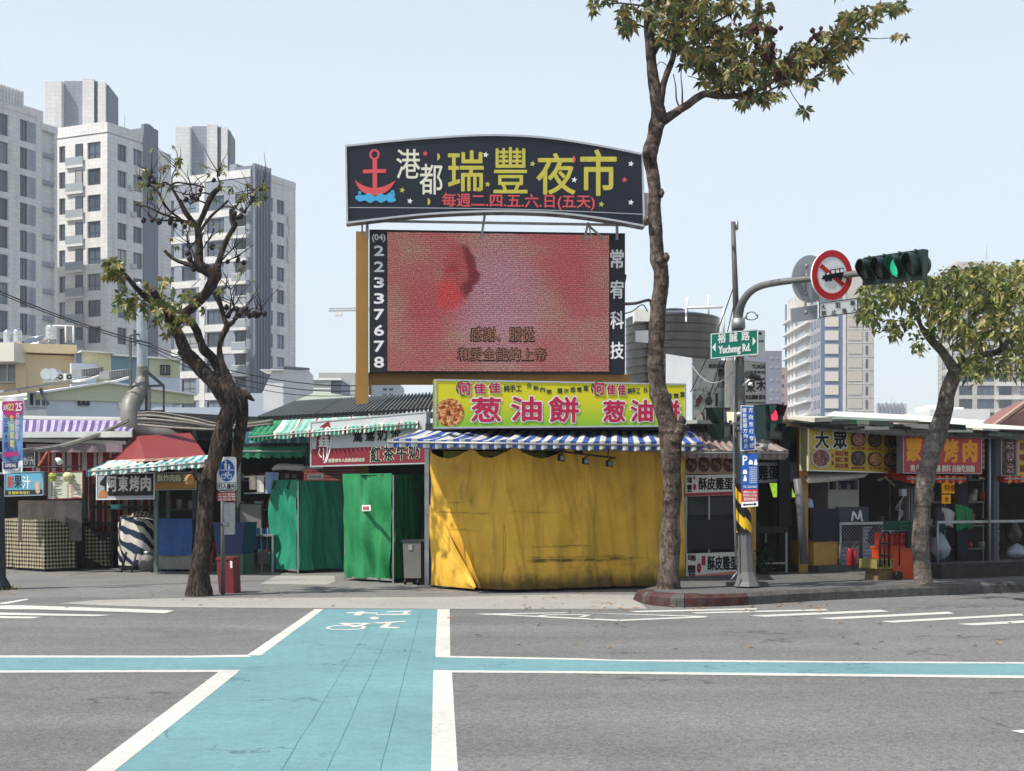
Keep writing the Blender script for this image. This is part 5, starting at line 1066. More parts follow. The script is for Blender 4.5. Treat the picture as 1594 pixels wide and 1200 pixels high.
pA, pB = G(178, 888), G(240, 888); boxcover('striped_cart', 'bulging cart under a navy and white striped sheet', 'cart', [pA+V((0, .25, 0)), pA.lerp(pB, .25)-V((0, .1, 0)), pA.lerp(pB, .7)-V((0, .12, 0)), pB+V((0, .1, 0))], lambda u: .10+.22*max(0, u-.55), lambda u: 1.0+.12*math.sin(min(1, u*1.3)*3.1)**.5, WV, .12, 11, freq=2.5)
m = MB()
for x in (184, 200, 232): p = G(x, 893); m.bar(p+V((-.03, .35, 0)), p+V((.03, .5, .4)), .02)
one(m, 'cart_stand', MT['dark'], 'dark stand legs under the striped cart', 'stand', G(205, 893))
m = MB(); c_ = P(221, 801, 29.5); m.grid(14, 8, lambda u, v: c_+V(((u-.5)*.55, (v-.5)*.5, .12*math.sin(u*3.1)*math.sin(v*3.1)+.04*noise.noise(V((u*4, v*4, 1)))-.05)), uvf=lambda u, v: (u*.55, v*.5)); one(m, 'checked_cloth', CHK, 'folded checked cloth on top of the striped cart', 'cloth', c_)
r = thing('food_cart', 'grey food cart with a blue quilted cover across its front', 'cart', G(272, 889)); b = Board(244, 806, 889, 29.6, 302, 806, 889, 29.4)
m = MB(); b.slab(m, [(244, 862), (302, 862), (302, 886), (244, 886)], 0, .8); b.slab(m, [(246, 810), (300, 810), (300, 861), (246, 861)], -.06, .7, 1); m.build('body', [M('dull steel body', (136, 136, 132), .5, .2, 3, dirt=.4), MT['dark']], r)
a, c_ = b.pt(245, 880, .03), b.pt(300, 880, .03); m = MB(); cloth(m, [(a.x, a.y), (c_.x, c_.y)], b.pt(245, 864).z, b.pt(245, 807).z, .08, 4, 14, .03); m.build('cover', M('blue quilted cover', (52, 92, 148), .7, .2, 4, bump=.8, bsc=6, dirt=.3, dcol=(36, 60, 104)), r)
m = MB()
for x in (248, 270, 297): p = b.pt(x, 887, -.2); m.bar(V((p.x, p.y, 0)), V((p.x, p.y, .1)), .05)
m.build('casters', MT['black'], r)
for px, yt in ((243, 738), (262, 762)):
    p = P(px, 765, 29.0 if px < 250 else 31); m = MB(); m.sq(V((p.x, p.y, 0)), V((p.x, p.y, P(px, yt, p.y).z)), .075); one(m, 'steel_post', M('grey green post', (96, 108, 106), .6, .15, 4, dirt=.3), 'grey post at the left of the blue covered food cart' if px < 250 else 'grey post behind the blue covered food cart', 'post', (p.x, p.y, 0))
r = thing('gas_cylinder', 'stubby grey gas cylinder on the ground before the striped cart', 'gas cylinder', G(229, 890)); c_ = G(229, 889, 0); m = MB(); m.tube([c_+V((0, 0, z)) for z in (0, .03, .1, .22, .3, .34)], [.13, .15, .165, .165, .12, .05], 16); m.build('body', M('grey cylinder paint', (112, 110, 106), .6, .2, 5, dirt=.4), r); m = MB(); m.tube([c_+V((0, 0, .33)), c_+V((0, 0, .4))], [.07, .07], 12); m.build('collar', MT['steel'], r)
# hanging bags, small lamp
for x, y, s_, c_, l in ((82, 738, .8, (140, 152, 60), 'small lime plastic bag hanging over the menu board'), (107, 738, 1.15, (184, 180, 136), 'pale yellow plastic bag knotted over the menu board')):
    p = P(x, y+9*s_/1.6, 28.6); m = MB()
    def bag(u, v):
        a = u*6.283; rr = (.075*s_)*(.25+1.05*math.sin(min(1, (1-v)*1.25+.12)*2.6)**.8)*(1+.22*noise.noise(V((math.cos(a)*2, math.sin(a)*2, v*3+x)))); return p+V((math.cos(a)*rr, math.sin(a)*rr*.8, (v-.5)*.2*s_+.02*noise.noise(V((u*6, v*6, 3)))))
    m.grid(22, 12, bag); one(m, 'plastic_bag', M('bag plastic '+l[:5], c_, .4, .12, 6), l, 'plastic bag', p, 'bags hanging over the menu board')
r = thing('spot_lamp', 'small white spot lamp above the pale yellow bag', 'lamp', P(91, 722, 29)); m = MB(); p = P(91, 718, 28.7); m.tube([p+V((-.05, 0, .05)), p+V((0, -.02, .03)), p+V((.05, -.05, -.03))], [.02, .05, .065], 12); m.build('shade', MT['white'], r); m = MB(); m.bar(p, P(91, 727, 28.8), .01); m.bar(P(64, 727, 28.9), P(128, 726, 28.8), .015); m.build('arm', MT['dark'], r)
m = MB(); m.sq(P(60, 727, 29), P(75, 703, 29.3), .05); m.sq(P(75, 700, 29.3), P(75, 745, 29.1), .05); one(m, 'rusty_brace', M('rusty brace', (116, 62, 50), .8, .2, 10), 'rusty diagonal brace before the striped curtain', 'brace', P(66, 720, 29.1))
# rack of crates at the back of the barbecue stall
r = thing('back_rack', 'dark rack behind the striped cart with a teal tub on it', 'rack', P(190, 850, 31)); m = MB()
for x in (146, 175, 236): p = P(x, 765, 30.8); m.sq(V((p.x, p.y, 0)), V((p.x, p.y, 1.75)), .05)
for z in (.9, 1.25, 1.6): a = P(144, 765, 30.8); c_ = P(238, 765, 30.8); m.bx(a.x, c_.x, 30.6, 31.1, z, z+.05)
m.build('frame', MT['dark'], r)
m = MB(); p = P(182, 789, 30.7); m.tube([p+V((0, 0, -.05)), p+V((0, 0, .05))], [.13, .15], 14); one(m, 'teal_tub', M('teal tub', (96, 180, 170), .5), 'teal tub on the dark rack', 'tub', p)
# clutter between the forked tree and the green tents
r = thing('blue_bin', 'dark blue bin on a green cabinet behind the pedestrian sign', 'bin', G(356, 892)); b = Board(333, 812, 863, 28.6, 379, 812, 863, 28.4); m = MB(); m.prism(b.poly([(331, 813), (381, 813), (376, 862), (337, 862)]), -b.n*.5); m.build('bin', M('dark blue plastic', (30, 48, 84), .5, .1, 3), r); m = MB(); b.slab(m, [(336, 862.5), (377, 862.5), (377, 897), (336, 897)], -.03, .45); m.build('cabinet', M('grey green cabinet', (74, 92, 82), .6, .15, 3, dirt=.3), r)
r, b = sign('splash_board', 'plain steel splash panel left of the green tents', 'panel', (372, 783, 840, 30.2, 408, 784, 840, 30.1), M('dull steel panel', (120, 118, 114), .45, .15, 2, metal=.3), .04, MT['dark'], 1.2)
r = thing('side_table', 'steel table with a blue striped cloth hanging from it', 'table', G(400, 888)); m = MB(); b = Board(384, 832, 888, 29.3, 424, 832, 888, 29.2); b.slab(m, [(384, 832), (426, 832), (426, 835), (384, 835)], 0, .7); m.build('tabletop', MT['steel'], r)
for x, o_ in ((390, .02), (424, .02), (390, -.6), (422, -.6)): m = MB(); p = b.pt(x, 850, o_-.04); m.sq(V((p.x, p.y, 0)), V((p.x, p.y, b.pt(x, 835, 0).z)), .035); m.build('leg', MT['steel'], r)
a, c_ = P(372, 830, 29.5), P(423, 830, 29.6); m = MB(); cloth(m, [(a.x, a.y-.1), (a.x+.25, a.y-.15), (c_.x, c_.y)], lambda u: .08 if u < .4 else .45, P(372, 822, 29.4).z, .06, 6, 21, .02, mif=stripes(0, 30, [0, 0, 1, 0, 0, 2])); m.build('striped_cloth', [M('denim blue cloth', (52, 84, 130), .8, .2, 5), WS2, M('deep navy cloth', (26, 36, 62), .8)], r)
r = thing('water_jug', 'grey plastic jug under the steel table', 'jug', G(413, 886)); m = MB(); p = G(413, 887); m.bx(p.x-.13, p.x+.13, p.y-.1, p.y+.1, .12, .36); m.build('body', M('grey plastic', (128, 134, 140), .5), r); m = MB(); m.bx(p.x-.04, p.x+.04, p.y-.04, p.y+.04, .36, .42); m.build('cap', MT['grey'], r)
r = thing('clothes_rail', 'shelf rail with hanging cloths above the steel panel', 'rail', P(400, 770, 30)); m = MB(); a, c_ = P(380, 768, 30), P(440, 766, 30); m.sq(a, c_, .03); m.sq(P(380, 742, 30.2), P(440, 740, 30.2), .03); m.build('rail', MT['steel'], r)
for x0, x1, y0, y1, c_, l in ((388, 400, 742, 762, (150, 140, 132), 'grey towel on the rail beside the steel panel'), (400, 411, 741, 766, (206, 202, 194), 'cream towel on the rail beside the steel panel'), (413, 432, 735, 768, (150, 176, 214), 'pale blue printed bag hanging left of the green tents')):
    a, e_ = P(x0, y1, 29.7), P(x1, y1, 29.7); m = MB(); cloth(m, [(a.x, a.y), (e_.x, e_.y)], a.z, P(x0, y0, 29.7).z, .04, 8, x0, .02); one(m, 'hanging_cloth', M('cloth '+l[:9], c_, .8, .2, 9), l, 'cloth', a)
m = MB(); tb = smooth([(424, 731, 29.4, 2), (432, 727, 29.4, 5), (450, 727, 29.4, 5.5), (468, 728, 29.4, 5), (476, 729, 29.4, 2)], 5); m.tube([P(x, y, d) for x, y, d, _ in tb], [q/F*29.4 for *_, q in tb], 10, jit=.2, sc=6); one(m, 'rolled_tarpaulin', M('off white tarpaulin', (186, 182, 172), .7, .15, 6), 'rolled off white tarpaulin lying on the left green tent', 'tarpaulin', P(450, 732, 29.4))
r, b = sign('maroon_sign', 'small maroon sign with two pale characters above the left green tent', 'sign', (434, 735, 747, 29.8, 472, 735, 747, 29.8), M('maroon panel', (74, 22, 30), .5), .05); texts(b, [('福', (443, 737, 450, 744), .2), ('記', (455, 737, 462, 744), .2)], MT['grey'], r)
r, b = sign('mosaic_sign', 'red mosaic board behind the left green tent', 'board', (470, 728, 750, 30.2, 556, 725, 748, 30), M('brick red board', (112, 38, 40), .6, .3, 14), .1)
m = MB()
for k in range(26):
    for j in range(4): x = 471+k*3.25; y = 731+j*4.6; b.slab(m, [(x, y), (x+1.3, y), (x+1.3, y+2.2), (x, y+2.2)], .006, .005)
m.build('tiles', M('pink tile', (170, 120, 116), .5), r)
r, b = sign('small_price_sign', 'small white price sign between the two green tents', 'sign', (478, 738, 746, 29.4, 503, 737.5, 745.5, 29.4), MT['white'], .03); text(b, '珍珠奶茶', (481, 740, 500, 744), M('price red', (150, 70, 50), .6), r, .1)
m = MB(); m.bar(P(472, 728, 29.6), P(503, 727.5, 29.6), .03); one(m, 'tube_lamp', M('lamp white', (224, 224, 220), .4), 'white tube lamp over the small price sign', 'lamp', P(488, 728, 29.6))
AG2 = M('deep green canvas', (32, 104, 72), .7, .12, 4); m = MB(); a0, a1, b0_, b1_ = P(384, 690, 29.9), P(478, 690, 29.7), P(378, 696, 29.0), P(475, 695, 28.8)
awning('green_awning', 'small plain green awning behind the pedestrian sign', (P(384, 689, 29.9), P(480, 689, 29.7)), (P(376, 696, 29.0), P(475, 695, 28.9)), [AG2, M('pale green canvas', (120, 186, 150), .7)], 12, [0], .21, seed=4)
m = MB(); a, c_ = P(362, 690, 29.0), P(482, 686, 28.7); cloth(m, [(a.x, a.y), (c_.x, c_.y)], a.z, P(362, 672, 29).z, .04, 4, 6, .03, mif=stripes(0, 24, [0, 0, 1])); one(m, 'teal_valance', [M('dim teal canvas', (56, 112, 124), .8, .15, 4, dirt=.4), M('dim pale canvas', (130, 144, 146), .8, .15, 4)], 'faded teal striped valance behind the green striped awning', 'valance', a)
m = MB(); m.sq(P(365, 691, 29.2), P(482, 689, 29.0), .12); one(m, 'dark_beam', MT['dark'], 'dark beam under the teal valance', 'beam', P(420, 690, 29.1))
# green tents
GT1, GT2 = M('jade tent cloth', (30, 128, 100), .6, .10, 4, bump=.5, bsc=7, dirt=.2, dcol=(20, 118, 88)), M('emerald tent cloth', (30, 118, 68), .6, .10, 4, bump=.5, bsc=7, dirt=.25, dcol=(18, 108, 54))
def tent(label, mat, pts, zt, seed, loops):
    r = thing('green_tent', label, 'tent', pts[1], 'green cloth tents')
    m = MB(); cloth(m, [pts[0], pts[1]], .07, zt, .15, 4.6, seed, .02); m.build('front_cloth', mat, r); m = MB(); cloth(m, [pts[1], pts[2]], .06, zt-.015, .14, 4.0, seed+1, .02); m.build('side_cloth', mat, r)
    bk = pts[0]+(pts[2]-pts[1]); m = MB(); m.face([p+V((0, 0, zt-.02)) for p in (pts[0], pts[1], pts[2], bk)]); cloth(m, [pts[2], bk], .07, zt-.02, .03, 4, seed+2, .06); cloth(m, [bk, pts[0]], .07, zt-.02, .03, 4, seed+3, .06); m.build('roof_cloth', mat, r)
    m = MB(); 
    for p in (*pts, bk): m.sq(V((p.x, p.y, 0)), V((p.x, p.y, zt-.03)), .03)
    m.sq(pts[0]+V((0, 0, .06)), pts[1]+V((0, 0, .06)), .035); m.build('frame', MT['steel'], r)
    if loops:
        m = MB(); nn = V((-.2, -1, 0)).normalized()
        for t in (.12, .7): p = pts[0].lerp(pts[1], t)+V((0, 0, zt))+nn*.05; m.box(p, V((.035, 0, 0)), V((-.06, 0, -.18)), V((0, .01, 0)))
        m.build('straps', MT['black'], r)
    else:
        b = Board(555, 785, 797, pts[0].y-.09, 579, 786, 798, pts[1].y-.1); part(b, [[(556, 788), (563, 787), (563, 798), (556, 798)], [(563.3, 786), (577, 786), (577, 795), (563.3, 796)]], MT['white'], r, 'stickers', .0); text(b, '招租', (565, 788, 575, 794), M('sticker red', (170, 60, 60), .6), r, .2, .006)
    return r
tent('narrow jade green tent left of the tea sign, with black straps', GT1, [G(424, 889.5), G(464, 893), G(541, 888)], P(440, 747, 29.2).z, 31, True)
tent('taller emerald green tent with a small sticker, beside the steel cabinet', GT2, [G(537, 903), G(612, 908), G(668, 897)], P(560, 738, 27.0).z, 41, False)
r = thing('steel_cabinet', 'dark steel cabinet on casters between the emerald tent and the yellow tarpaulin', 'cabinet', G(646, 912)); b = Board(628, 841, 899, 25.4, 662, 840, 900, 25.1); m = MB(); m.prism(b.poly([(627, 843), (655, 842), (655, 900), (629, 900)]), -b.n*.5); m.build('body', M('cabinet steel', (106, 104, 100), .45, .2, 2.5, metal=.35, dirt=.5, dcol=(60, 56, 54)), r)
m = MB(); m.prism(b.poly([(626, 840), (662, 839), (662, 843), (626, 844)], .02), -b.n*.55); m.prism(b.poly([(655.3, 844), (662, 843), (662, 897), (655.3, 900)], -.06), -b.n*.4); m.build('lid', MT['dark'], r)
m = MB(); b.slab(m, [(637, 848), (643, 848), (643, 856), (637, 856)], .02, .03); m.build('latch', MT['steel'], r); m = MB(); b.slab(m, [(636, 900.5), (661, 900.5), (661, 911), (636, 911)], -.1, .3); m.build('base', MT['black'], r)
for x in (632, 652): m = MB(); p = b.pt(x, 908, .02); m.bar(V((p.x-.02, p.y, .05)), V((p.x+.02, p.y, .05)), .05, seg=12); m.build('wheel', MT['black'], r)
# ---------------------------------------------------------------- right market row
RD = (math.cos(math.radians(30)), math.sin(math.radians(30))); RF = Face((2.9, 24.9), RD)
def rb(x0, yt, yb, x1, off=0, yt2=None, yb2=None):
    f = Face((RF.O+RF.n*off)[:2], RD); d0, d1 = f.d(x0), f.d(x1); q = lambda y: HY-(HY-y)*d0/d1
    return (x0, yt, yb, d0, x1, q(yt) if yt2 is None else yt2, q(yb) if yb2 is None else yb2, d1)
Z0 = .17
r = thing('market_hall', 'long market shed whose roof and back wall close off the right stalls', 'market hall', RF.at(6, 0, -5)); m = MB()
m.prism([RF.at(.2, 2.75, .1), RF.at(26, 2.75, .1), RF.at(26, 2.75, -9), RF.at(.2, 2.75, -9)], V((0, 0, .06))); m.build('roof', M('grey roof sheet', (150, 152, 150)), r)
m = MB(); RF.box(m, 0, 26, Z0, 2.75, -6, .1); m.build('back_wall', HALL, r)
# chicken cake stall
r = thing('egg_cake_stall', 'small stall front with a dark window and two white signs, right of the tall tree', 'market stall', RF.at(.7, Z0, -.6)); q = RF.run
m = MB(); RF.box(m, q(1068), q(1150), Z0, 2.3, -.12, .05, 0); RF.box(m, q(1068), q(1068)+.05, Z0, 2.6, -.17, 2, 0); m.build('wall', MT['navy'], r)
m = MB(); cs = rb(1070, 774, 862, 1149, -.08); b = Board(*cs); a, c_ = b.pt(1070, 800), b.pt(1149, 800); cloth(m, [(a.x, a.y), (c_.x, c_.y)], 1.2, 1.6, .02, 8, 3, .03); m.build('window_curtain', M('dim curtain', (60, 62, 66), .8, .2, 4), r)
m = MB(); a, c_ = RF.at(q(1068), 0, .03), RF.at(q(1150), 0, .03); cloth(m, [(a.x, a.y), (c_.x, c_.y)], .62, 1.12, .02, 2, 5, .05); m.build('black_tarpaulin', M('black tarpaulin', (20, 24, 32), .55, .15, 3), r)
m = MB(); 
for px in (1066.5, 1107, 1149): p = RF.at(q(px), Z0, .0 if px != 1107 else -.06); m.sq(p, V((p.x, p.y, 2.55)), .05 if px != 1107 else .03)
m.build('posts', MT['steel'], r)
r, b = sign('food_icon_sign', 'dim sign with four brown ovals, top of the egg cake stall', 'sign', rb(1065, 707, 738, 1148, .03, 711, 738), M('beige sign panel', (150, 124, 100), .55, .1, 3), .06)
part(b, [b.disc(1076+19.5*k, 723, 9.2, 12) for k in range(4)], M('chocolate print', (72, 48, 42), .6), r, 'ovals', .004); m = MB()
for k in range(4): line(b, m, smooth([(1072+19.5*k, 718), (1075+19.5*k, 722), (1080+19.5*k, 724), (1079+19.5*k, 729)], 3), 3.5, .009)
m.build('food_drawings', M('tan print', (140, 104, 84), .6), r)
def cake_sign(label, x0, yt, yb, x1, foot, yt2, yb2):
    r, b = sign('egg_cake_sign', label, 'sign', rb(x0, yt, yb, x1, .05, yt2, yb2), M('white sign panel', (202, 198, 192), .5, .06, 4, dirt=.2, dcol=(160, 150, 140)), .06)
    h = yb-yt; part(b, [[(x0+.3, yb-h*.16), (x1-.3, yb2-h*.16), (x1-.3, yb2-.4), (x0+.3, yb-.4)]], foot, r, 'foot_strip', .004); return r, b
r, b = cake_sign('upper of the two white signs with bold black characters on the egg cake stall', 1067, 740, 773, 1151, M('dull red strip', (150, 44, 60), .5), 738, 770)
text(b, '酥皮雞蛋糕', (1087, 743, 1154, 763), BLK, r, .9); texts(b, [('瑞', (1069, 742, 1077, 752), .5), ('豐', (1069, 754, 1077, 766), .5)], BLK, r); part(b, [[(1079, 741), (1082, 741), (1082, 746), (1079, 746)], b.disc(1081, 758, 2.6, 5)], M('seal red', (160, 40, 50), .5), r, 'red_seal', .005)
r, b = cake_sign('lower of the two white signs with bold black characters, near the ground', 1068, 862, 903, 1152, M('salmon strip', (190, 120, 96), .5), 859, 895)
text(b, '酥皮雞蛋糕', (1101, 865, 1160, 888), BLK, r, .9); texts(b, [('瑞', (1070, 863, 1083, 873), .6), ('豐', (1070, 879, 1083, 899), .6)], BLK, r); part(b, [b.disc(1088, 884, 3.4, 8), [(1092, 865), (1098, 865), (1098, 880), (1092, 880)]], M('seal red', (160, 40, 50), .5), r, 'red_seal', .005)
PK1, PK2 = M('faded pink canvas', (118, 86, 86), .8, .12, 4, dirt=.5, dcol=(110, 92, 90)), M('faded cream canvas', (136, 126, 120), .8, .1, 4, dirt=.5, dcol=(120, 108, 104))
awning('faded_pink_awning', 'faded pink striped awning over the egg cake stall', (RF.at(q(1068), 2.62, -.2), RF.at(q(1196), 2.62, -.2)), (P(1057, 700, 24.2), RF.at(q(1206), P(1206, 702, RF.d(1206)).z, .35)), [PK1, PK2], 44, [0, 1, 1], .13, seed=9)
# illustrated billboard and lettered board over the stalls
r, b = sign('picture_board', 'grey billboard of faded product pictures behind the signal pole', 'billboard', (1077, 558, 689, 26.9, 1147, 562, 688, 27.6), M('faded print board', (150, 152, 144), .6, .1, 2, dirt=.3, dcol=(110, 110, 104)), .5, MT['grey'], 2)
m = MB()
for i, (x0, x1, y0, y1) in enumerate(((1079, 1117, 572, 601), (1118, 1138, 572, 601), (1079, 1117, 602, 634), (1118, 1145, 602, 634), (1079, 1098, 636, 668), (1099, 1145, 636, 668))): b.slab(m, [(x0, y0+2), (x1, y0+2.4), (x1, y1+2.4), (x0, y1+2)], .004, .003, i % 4)
m.build('pictures', [FOOD('faded print a', (164, 168, 158), (176, 178, 168), (140, 146, 140), 6), FOOD('faded print b', (66, 68, 72), (150, 152, 150), (30, 32, 38), 5), FOOD('faded print c', (150, 152, 146), (170, 172, 166), (88, 86, 86), 7), FOOD('faded print d', (150, 164, 156), (170, 176, 170), (110, 132, 128), 6)], r)
part(b, [[(1080, 652), (1088, 645), (1094, 640), (1097, 652), (1096, 666), (1082, 666)], [(1083, 622), (1090, 614), (1094, 620), (1088, 632), (1082, 634)]], M('maroon print', (86, 48, 50), .6), r, 'red_pictures', .009)
part(b, [b.disc(1088, 653, 5.5, 10)], M('pale print', (186, 180, 166), .6), r, 'pale_picture', .013); part(b, [b.disc(1103, 624, 5.5, 7), [(1113, 612), (1117, 612), (1117, 632), (1113, 632)], [(1100, 614), (1104, 609), (1106, 618)]], DKS, r, 'dark_pictures', .009)
text(b, '廚房設備·餐具', (1103, 566, 1143, 573), DKS, r, .3); m = MB(); m.prism([b.pt(1060, 548, -.4), b.pt(1077, 557, 0), b.pt(1077, 690, 0), b.pt(1060, 682, -.4)], V((.1, .3, 0))); m.build('side_panel', M('white side panel', (190, 194, 198), .5, .05, 2, dirt=.2, dcol=(140, 140, 140)), r)
r, b = sign('lettered_board', 'pale lettered board between the signal pole and the red pedestrian signal', 'billboard', (1148, 560, 688, 27.0, 1192, 564, 688, 27.5), M('pale lettered panel', (166, 166, 160), .6, .08, 2, dirt=.25, dcol=(120, 120, 114)), .3, MT['grey'], 1.2)
text(b, 'YUASA', (1170, 567, 1191, 574), BLK, r, .4); text(b, '湯淺電池', (1166, 577, 1190, 582), DKS, r, .2); texts(b, [('東', (1161, 589, 1176, 611), .9), ('禾', (1177, 588, 1192, 609), .9)], BLK, r); text(b, '食品機械·廚具', (1160, 614, 1191, 622), BLK, r, .3); texts(b, [('冷凍·冷藏', (1166, 631, 1191, 643), .4), ('各式餐具', (1170, 648, 1190, 656), .3)], BLK, r); part(b, [[(1158, 626), (1191, 626), (1191, 628), (1158, 628)]], DKS, r, 'divider', .004)
r = thing('billboard_scaffold', 'dark steel rails under the picture board', 'scaffold', P(1120, 690, 27)); m = MB(); m.sq(P(1062, 690, 26.6), P(1192, 688, 27.4), .1); m.sq(P(1070, 678, 26.8), P(1074, 698, 26.2), .06); m.sq(P(1062, 697, 26.2), P(1175, 695, 27), .05)
for x in (1068, 1130, 1185): m.sq(P(x, 685, 27.3), P(x, 730, 27.3), .06)
m.build('rails', MT['dark'], r)
# second stall set back
r, b = sign('cake_shop_sign', 'grey sign with black brush characters set back in the dark stall', 'sign', rb(1176, 720, 752, 1240, -.5, 719, 749), M('grey sign panel', (150, 150, 156), .5, .06, 3), .1, MT['grey'], 1); texts(b, [('雞', (1180, 724, 1196, 748), .9), ('蛋', (1196, 725, 1212, 747), .9), ('糕', (1213, 724, 1230, 747), .9)], BLK, r)
m = MB(); RF.box(m, q(1180), q(1246), P(0, 715, 26).z, P(0, 704, 26).z, -.3, .2); one(m, 'beige_fascia', M('beige fascia', (160, 154, 138), .6, .1, 3, dirt=.3), 'beige fascia board over the brush character sign', 'fascia', RF.at(q(1210), 2.3, -.3))
b = Board(1203, 753, 773, 30.5, 1242, 753, 773, 30.8); r = thing('sunlit_lime_panel', 'glowing lime green menu panel inside the dark stall', 'lit sign', b.mid); m = MB(); b.slab(m, [(1200, 752), (1230, 752), (1236, 768), (1242, 769), (1242, 774), (1206, 774)], 0, .05); m.build('panel', M('lime sunlight glow', (150, 190, 60), .6, .25, 8, emit=.75), r); part(b, [[(1211, 759), (1217, 755), (1224, 760), (1223, 771), (1211, 772)]], M('tan sunlight glow', (206, 170, 110), .6, .2, 9, emit=.6), r, 'picture', .006)  # sunlit thing behind the stall, its sunlight put in as emission
r = thing('steel_counter', 'dark steel counter inside the stall behind the striped pole', 'counter', RF.at(q(1220), Z0, -1.4)); m = MB(); RF.box(m, q(1198), q(1250), Z0+.5, 1.05, -1.2, .7); m.build('body', M('dark teal steel', (62, 72, 76), .5, .15, 3), r); m = MB(); RF.box(m, q(1196), q(1252), 1.05, 1.1, -1.15, .8); RF.box(m, q(1198), q(1250), 1.25, 1.29, -1.5, .4); m.build('top', MT['dark'], r); m = MB(); 
for k in range(5): RF.box(m, q(1203+8*k), q(1208+8*k), 1.1, 1.2+.05*(k % 2), -1.4, .15)
m.build('trays', MT['steel'], r)
r = thing('black_table', 'black folding table at the stall right of the signal pole', 'table', RF.at(q(1205), Z0, -.3)); m = MB(); RF.box(m, q(1178), q(1232), .87, .98, -.1, .6); m.build('tabletop', MT['black'], r)
for px, o_ in ((1180, -.12), (1231, -.12), (1181, -.66), (1230, -.66)): m = MB(); p = RF.at(q(px), Z0, o_); m.sq(p, V((p.x, p.y, .9)), .035); m.build('leg', MT['steel'], r)
m = MB(); RF.box(m, q(1182), q(1231), .32, .35, -.12, .03); m.build('stretcher', MT['steel'], r)
r = thing('round_pan', 'big black round pan leaning under the black table', 'pan', RF.at(q(1211), .6, -.3)); m = MB(); c_ = RF.at(q(1211), .52, -.25); m.tube([c_, c_+RF.n*.04+V((0, 0, .01)), c_+RF.n*.07], [.17, .19, .19], 22); m.build('pan', MT['black'], r); m = MB(); m.bar(c_+V((0, 0, -.18)), c_+V((0, 0, -.32)), .03); m.build('handle', MT['black'], r)
r = thing('pole_post', 'grey round post behind the black table', 'post', RF.at(q(1196), Z0, -.6)); m = MB(); p = RF.at(q(1196), Z0, -.6); m.bar(p, V((p.x, p.y, 2.7)), .09, seg=12); m.build('shaft', M('dim grey paint', (70, 70, 76), .6, .15, 3), r); m = MB(); c_ = V((p.x, p.y, 1.3)); m.bar(c_, c_+V((0, 0, .14)), .094, seg=12); m.build('sticker', M('pale sticker', (150, 120, 120), .6), r)
m = MB(); m.tube([P(1241, 745, 25.6), P(1246, 790, 25.6), P(1252, 878, 25.6)], [.07, .07, .07], 12); one(m, 'leaning_pipe', M('grey pipe', (90, 92, 98), .5, .1, 3), 'grey pipe leaning beside the ochre column', 'pipe', P(1250, 880, 25.6))
r = thing('potted_shrub', 'small dark shrub at the foot of the signal pole', 'plant', RF.at(q(1183), Z0, .1)); m = MB(); c_ = RF.at(q(1183), .38, .1)
for k in range(220):
    p = c_+V((R.gauss(0, .09), R.gauss(0, .08), R.gauss(0, .11))); d = V((R.uniform(-1, 1), R.uniform(-1, 1), R.uniform(-.3, 1))).normalized()*.05; e = d.cross(V((R.random(), R.random(), R.random()))).normalized()*.015; m.face([p-d, p+e, p+d, p-e])
m.build('leaves', M('dark shrub leaf', (36, 58, 36), .6, .3, 12), r); m = MB(); p = RF.at(q(1183), Z0, .1); m.bar(p, p+V((0, 0, .16)), .08, seg=12); m.build('pot', MT['dark'], r)
for px, w_, l, yt in ((1174, .11, 'ochre post just right of the striped pole', 770), (1252.5, .16, 'ochre column left of the yellow dish sign', 655)):
    p = RF.at(q(px), Z0, -.05); m = MB(); m.sq(p, V((p.x, p.y, P(px, yt, p.y).z)), w_); one(m, 'ochre_post', M('pale ochre paint', (176, 132, 64), .65, .12, 2.5, dirt=.35, dcol=(96, 70, 44)), l, 'post', p, 'ochre posts of the right row')
p = RF.at(q(1243), Z0, -.4); m = MB(); m.sq(p, V((p.x, p.y, 2.75)), .2); one(m, 'dark_post', MT['navy'], 'dark post left of the ochre column', 'post', p)
# yellow plinth with dark cover
r = thing('yellow_plinth', 'stained yellow plinth wall below the dark sheet', 'wall', RF.at(q(1279), Z0, .1)); m = MB(); RF.box(m, q(1261), q(1298), Z0+.1, P(0, 843, RF.d(1279)).z, .1, .8); m.build('wall', M('stained yellow render', (172, 134, 70), .8, .12, 3, dirt=.55, dcol=(96, 76, 48), dsc=2.4), r); m = MB(); RF.box(m, q(1259), q(1330), Z0-.02, Z0+.12, .25, 1); m.build('base', KG, r)
m = MB(); a, c_ = RF.at(q(1258), 0, .14), RF.at(q(1298), 0, .14); cloth(m, [(a.x, a.y), (c_.x, c_.y)], P(0, 843, a.y).z, P(0, 792, a.y).z, .015, 2, 8, .04); one(m, 'dark_sheet', M('dark sheet', (26, 30, 42), .7, .12, 3), 'dark sheet hanging over the yellow plinth', 'sheet', a)
r = thing('kettle', 'white and blue kettle standing behind the dark sheet', 'kettle', RF.at(q(1265), 1.3, -.2)); m = MB(); p = RF.at(q(1265), P(0, 791, 26).z, -.1); m.tube([p+V((0, 0, z)) for z in (0, .06, .07, .13, .18)], [.085, .085, .075, .07, .02], 14, mi=0); m.build('body', M('kettle enamel', (150, 172, 210), .4), r)
